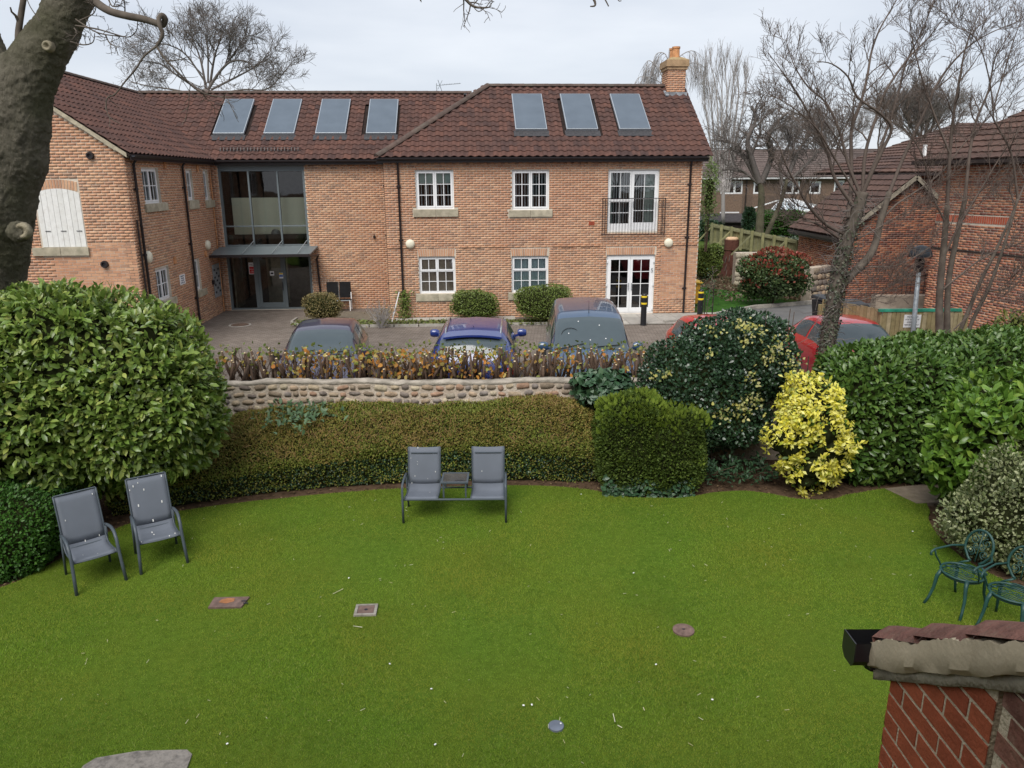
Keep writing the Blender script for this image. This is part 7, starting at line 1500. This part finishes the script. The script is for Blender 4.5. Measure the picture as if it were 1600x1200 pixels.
# ------------------------------------------------------------------ shrubs near and beyond the block
m_brownbush = leafm('bronze_leaf', [(.20,.17,.07),(.28,.23,.09),(.15,.13,.05),(.34,.26,.12)]); m_bgreen = leafm('euonymus_leaf', [(.14,.20,.04),(.19,.26,.055),(.10,.15,.03),(.25,.30,.08)])
def trunked(t, n=7, h=.5, sp=.25, z0=-.05):
    r_ = random.Random(4)
    for i in range(n): a = r_.uniform(0,6.3); MB().tube([(.05*math.cos(a),.05*math.sin(a),z0),(sp*.5*math.cos(a),sp*.5*math.sin(a),h*.5),(sp*math.cos(a),sp*math.sin(a),h)],[.02,.016,.01],4).build('stem', m_stem, t)
def ball(px, py, wpx, hpx, base, m, label, seed, kind='small', size=.05, n=2600, name='round_shrub', ex=2.6, lump=.07, cat='shrub', stemh=.35, depth=.1, dr=.8):
    """shrub whose silhouette covers wpx x hpx around (px,py); base = ground point"""
    zc = base.y; k = zc/FPX*1.0; c = W(px, py, base.y); w_ = wpx/2*k*1.03; h_ = hpx/2*k*1.0
    t = shrub(name, [blob((c.x, base.y, c.z),(w_, w_*dr, h_),ex,lump+.04,2.5/max(w_,.3)*.6,seed,zmin=base.z)], n, kind, size, m, label, cat, seed, depth=depth, root=(c.x, base.y, base.z), shrink=.45 if lump > .3 else .88)
    trunked(t, 6, max(.1, c.z-base.z), w_*.5); return t
ball(505,478,56,40, Vector((0,24.75,.5)), m_brownbush, 'round bronze brown shrub standing before the black bench', 61)
ball(741,475,70,38, Vector((0,25.25,.5)), m_bgreen, 'clipped oval green shrub under the first window', 62, n=3600, ex=3)
ball(850,472,86,46, Vector((0,25.0,.5)), m_bgreen, 'larger clipped green shrub beside the blue van', 63, n=5000, ex=3)
ball(1208,432,92,64, Vector((0,28.1,.5)), leafm('photinia_green', [(.05,.09,.03),(.08,.13,.045),(.03,.06,.02),(.16,.2,.08)]), 'round shrub with bright red young leaves beside the road', 64, kind='broad', size=.085, n=4200, lump=.14)
t = scene.objects['round_shrub.003']; rng = np.random.default_rng(65); c = W(1210,432,28.1); V, F = blob((c.x,28.1,c.z+.12),(1.16,.92,.78),2.3,.14,1.6,64); P, N = sample(V, F, 5200, rng); ok = (N[:, 2] > -.05) & (rng.random(len(P)) < np.clip(.1+N[:, 2]*.8+.9*vnoise(P, 2.2, 3), 0, 1)); leaves(P[ok]+N[ok]*.05, N[ok], 'broad', .095, m_photin, t, rng, name='red_foliage', out=.7, up=.5)
ball(1106,408,40,48, Vector((0,36,.5)), m_bgreen, 'rounded mid green shrub left of the shredded stump', 66, n=2200, size=.09)
ball(1104,366,44,40, Vector((0,44,.5)), m_fern, 'dark evergreen hedge at the left end of the board fence', 67, n=2400, size=.12, name='evergreen_hedge', ex=4)
ball(1218,353,74,42, Vector((0,46.5,.5)), m_box, 'clipped dark green hedge in front of the conservatory', 68, n=5000, size=.12, name='evergreen_hedge', ex=4, cat='hedge')
ball(1222,388,44,34, Vector((0,38.5,.5)), leafm('grey_leaf', [(.14,.18,.13),(.2,.25,.19),(.09,.12,.08)]), 'grey green loose shrub against the board fence', 69, n=1500, size=.11, name='grey_shrub', lump=.2)
ball(1108,300,22,80, Vector((0,34,2.0)), leafm('climber_leaf', [(.12,.18,.05),(.18,.25,.08),(.08,.12,.03)]), 'tall loose ivy covered bush against the end of the block', 70, n=1300, size=.09, name='tall_shrub', lump=.35, depth=.5)
ball(1170,343,16,34, Vector((0,43,.5)), m_ivy, 'dark ivy mass left of the gnarled trunk', 71, n=900, size=.12, name='ivy_mass')
# twiggy white stemmed shrub and climber by the downpipe
t = empty('twiggy_shrub', G(596,512,.5), label='bare twiggy shrub with whitish stems in the bed by the downpipe', cat='shrub'); b = MB(); r_ = random.Random(8)
for i in range(26): grow(b, wander(Vector((r_.uniform(-.1,.1),0,0)), Vector((r_.uniform(-.6,.9),r_.uniform(-.4,.4),1)), r_.uniform(.5,1.0), 5, .15, r_), .012, .005, 0, r_, (4,3), (.25,.12), sides=(4,3,3), rmin=.004)
b.build('twigs', m_twigpale, t, smooth=True); MB().bar((.35,0,.2),(.62,0,1.15),.03,.03).build('white_stick', m_paper, t)
rng = np.random.default_rng(88); n = 500; P = np.array(t.location)+rng.normal(size=(n,3))*np.array([.35,.2,.2])+np.array([.3,.2,.45]); N = rng.normal(size=(n,3)); N /= np.linalg.norm(N, axis=1)[:, None]; leaves(P, N, 'small', .05, m_brownbush, t, rng)
t = empty('climbing_plant', B(.5,-.15,.48), label='short green climber at the foot of the second downpipe', cat='plant'); n = 420; P = np.array(B(.5,-.15,.55))+rng.normal(size=(n,3))*np.array([.12,.06,0])+np.stack([np.zeros(n),np.zeros(n),rng.random(n)*.9],1); N = rng.normal(size=(n,3)); N[:,1] -= .8; N /= np.linalg.norm(N, axis=1)[:, None]; leaves(P, N, 'broad', .07, m_bgreen, t, rng); MB().tube([(0,0,0),(.02,0,.9)],.012,4).build('stem', m_stem, t)
# low ground cover in the bed
n = 2600; X = rng.uniform(-7.2,1.9,n); Y = rng.uniform(24.35,25.2,n); P = np.stack([X,Y,np.full(n,.54)],1); N = rng.normal(size=(n,3))*.4; N[:,2] += 1; N /= np.linalg.norm(N,axis=1)[:,None]
leaves(P, N, 'broad', .07, leafm('bed_leaf',[(.10,.16,.03),(.15,.2,.05),(.2,.18,.06),(.07,.11,.02)]), None, rng, name='ground_cover', out=.2)
n = 1500; X = rng.uniform(8.2,12.2,n); Y = rng.uniform(29,38,n); P = np.stack([X,Y,np.full(n,.5)],1); N = rng.normal(size=(n,3))*.5; N[:,2] += 1; N /= np.linalg.norm(N,axis=1)[:,None]
leaves(P, N, 'broad', .11, leafm('border_leaf',[(.08,.13,.04),(.22,.16,.1),(.16,.11,.07),(.05,.09,.03)]), None, rng, name='ground_cover', out=.2)
# thin dark sapling with stakes
t = empty('sapling', G(1103,508,.48), label='thin dark sapling between two stakes near the second bollard', cat='sapling'); MB().bar((.18,0,0),(.18,0,1.3),.03,.03).bar((-.08,0,0),(-.08,0,1.0),.03,.03).build('stake', m_pipe, t)
b = MB(); grow(b, wander(Vector((0,0,0)), Vector((0,0,1)), 1.9, 6, .05, r_), .014, .006, 0, r_, (10,3), (.4,.15), sides=(4,3,3), rmin=.005); b.build('stem', m_twig, t)
n = 130; P = np.array(t.location)+rng.normal(size=(n,3))*np.array([.22,.15,.4])+np.array([.02,0,1.1]); N = rng.normal(size=(n,3)); N /= np.linalg.norm(N,axis=1)[:,None]; leaves(P, N, 'broad', .055, m_fern, t, rng)
# brown hedge remains at the far right behind the laurel
t = empty('brown_hedge', (14.6,17.5,.45), label='brown twiggy hedge at the far right behind the laurel', cat='hedge'); b = MB()
for i in range(420): b.tube(wander(Vector((r_.uniform(-1.5,2.5),r_.uniform(-.4,.4),r_.uniform(0,1.0))), Vector((r_.uniform(-.5,.5),0,1)), r_.uniform(.3,.6), 3, .2, r_), [.008,.007,.006,.004], 3, cap=False)
b.build('twigs', m_twig, t)
# stems beside the red car, on the wall end
b = MB(); t = empty('hedge_stump_row', (6.0,14.0,1.4), label='few upright brown stems in front of the red car beside the ivy clad trunk', cat='hedge')
for i in range(22): x = r_.uniform(-.75,.75); b.tube([(x,r_.uniform(-.2,.2),0),(x+r_.uniform(-.08,.08),0,r_.uniform(.35,.62))],[.016,.011],5)
b.build('stem_cluster', m_stem, t)
print('objects', len(scene.objects), 'tris', sum(len(o.data.polygons) for o in scene.objects if o.type=='MESH'))
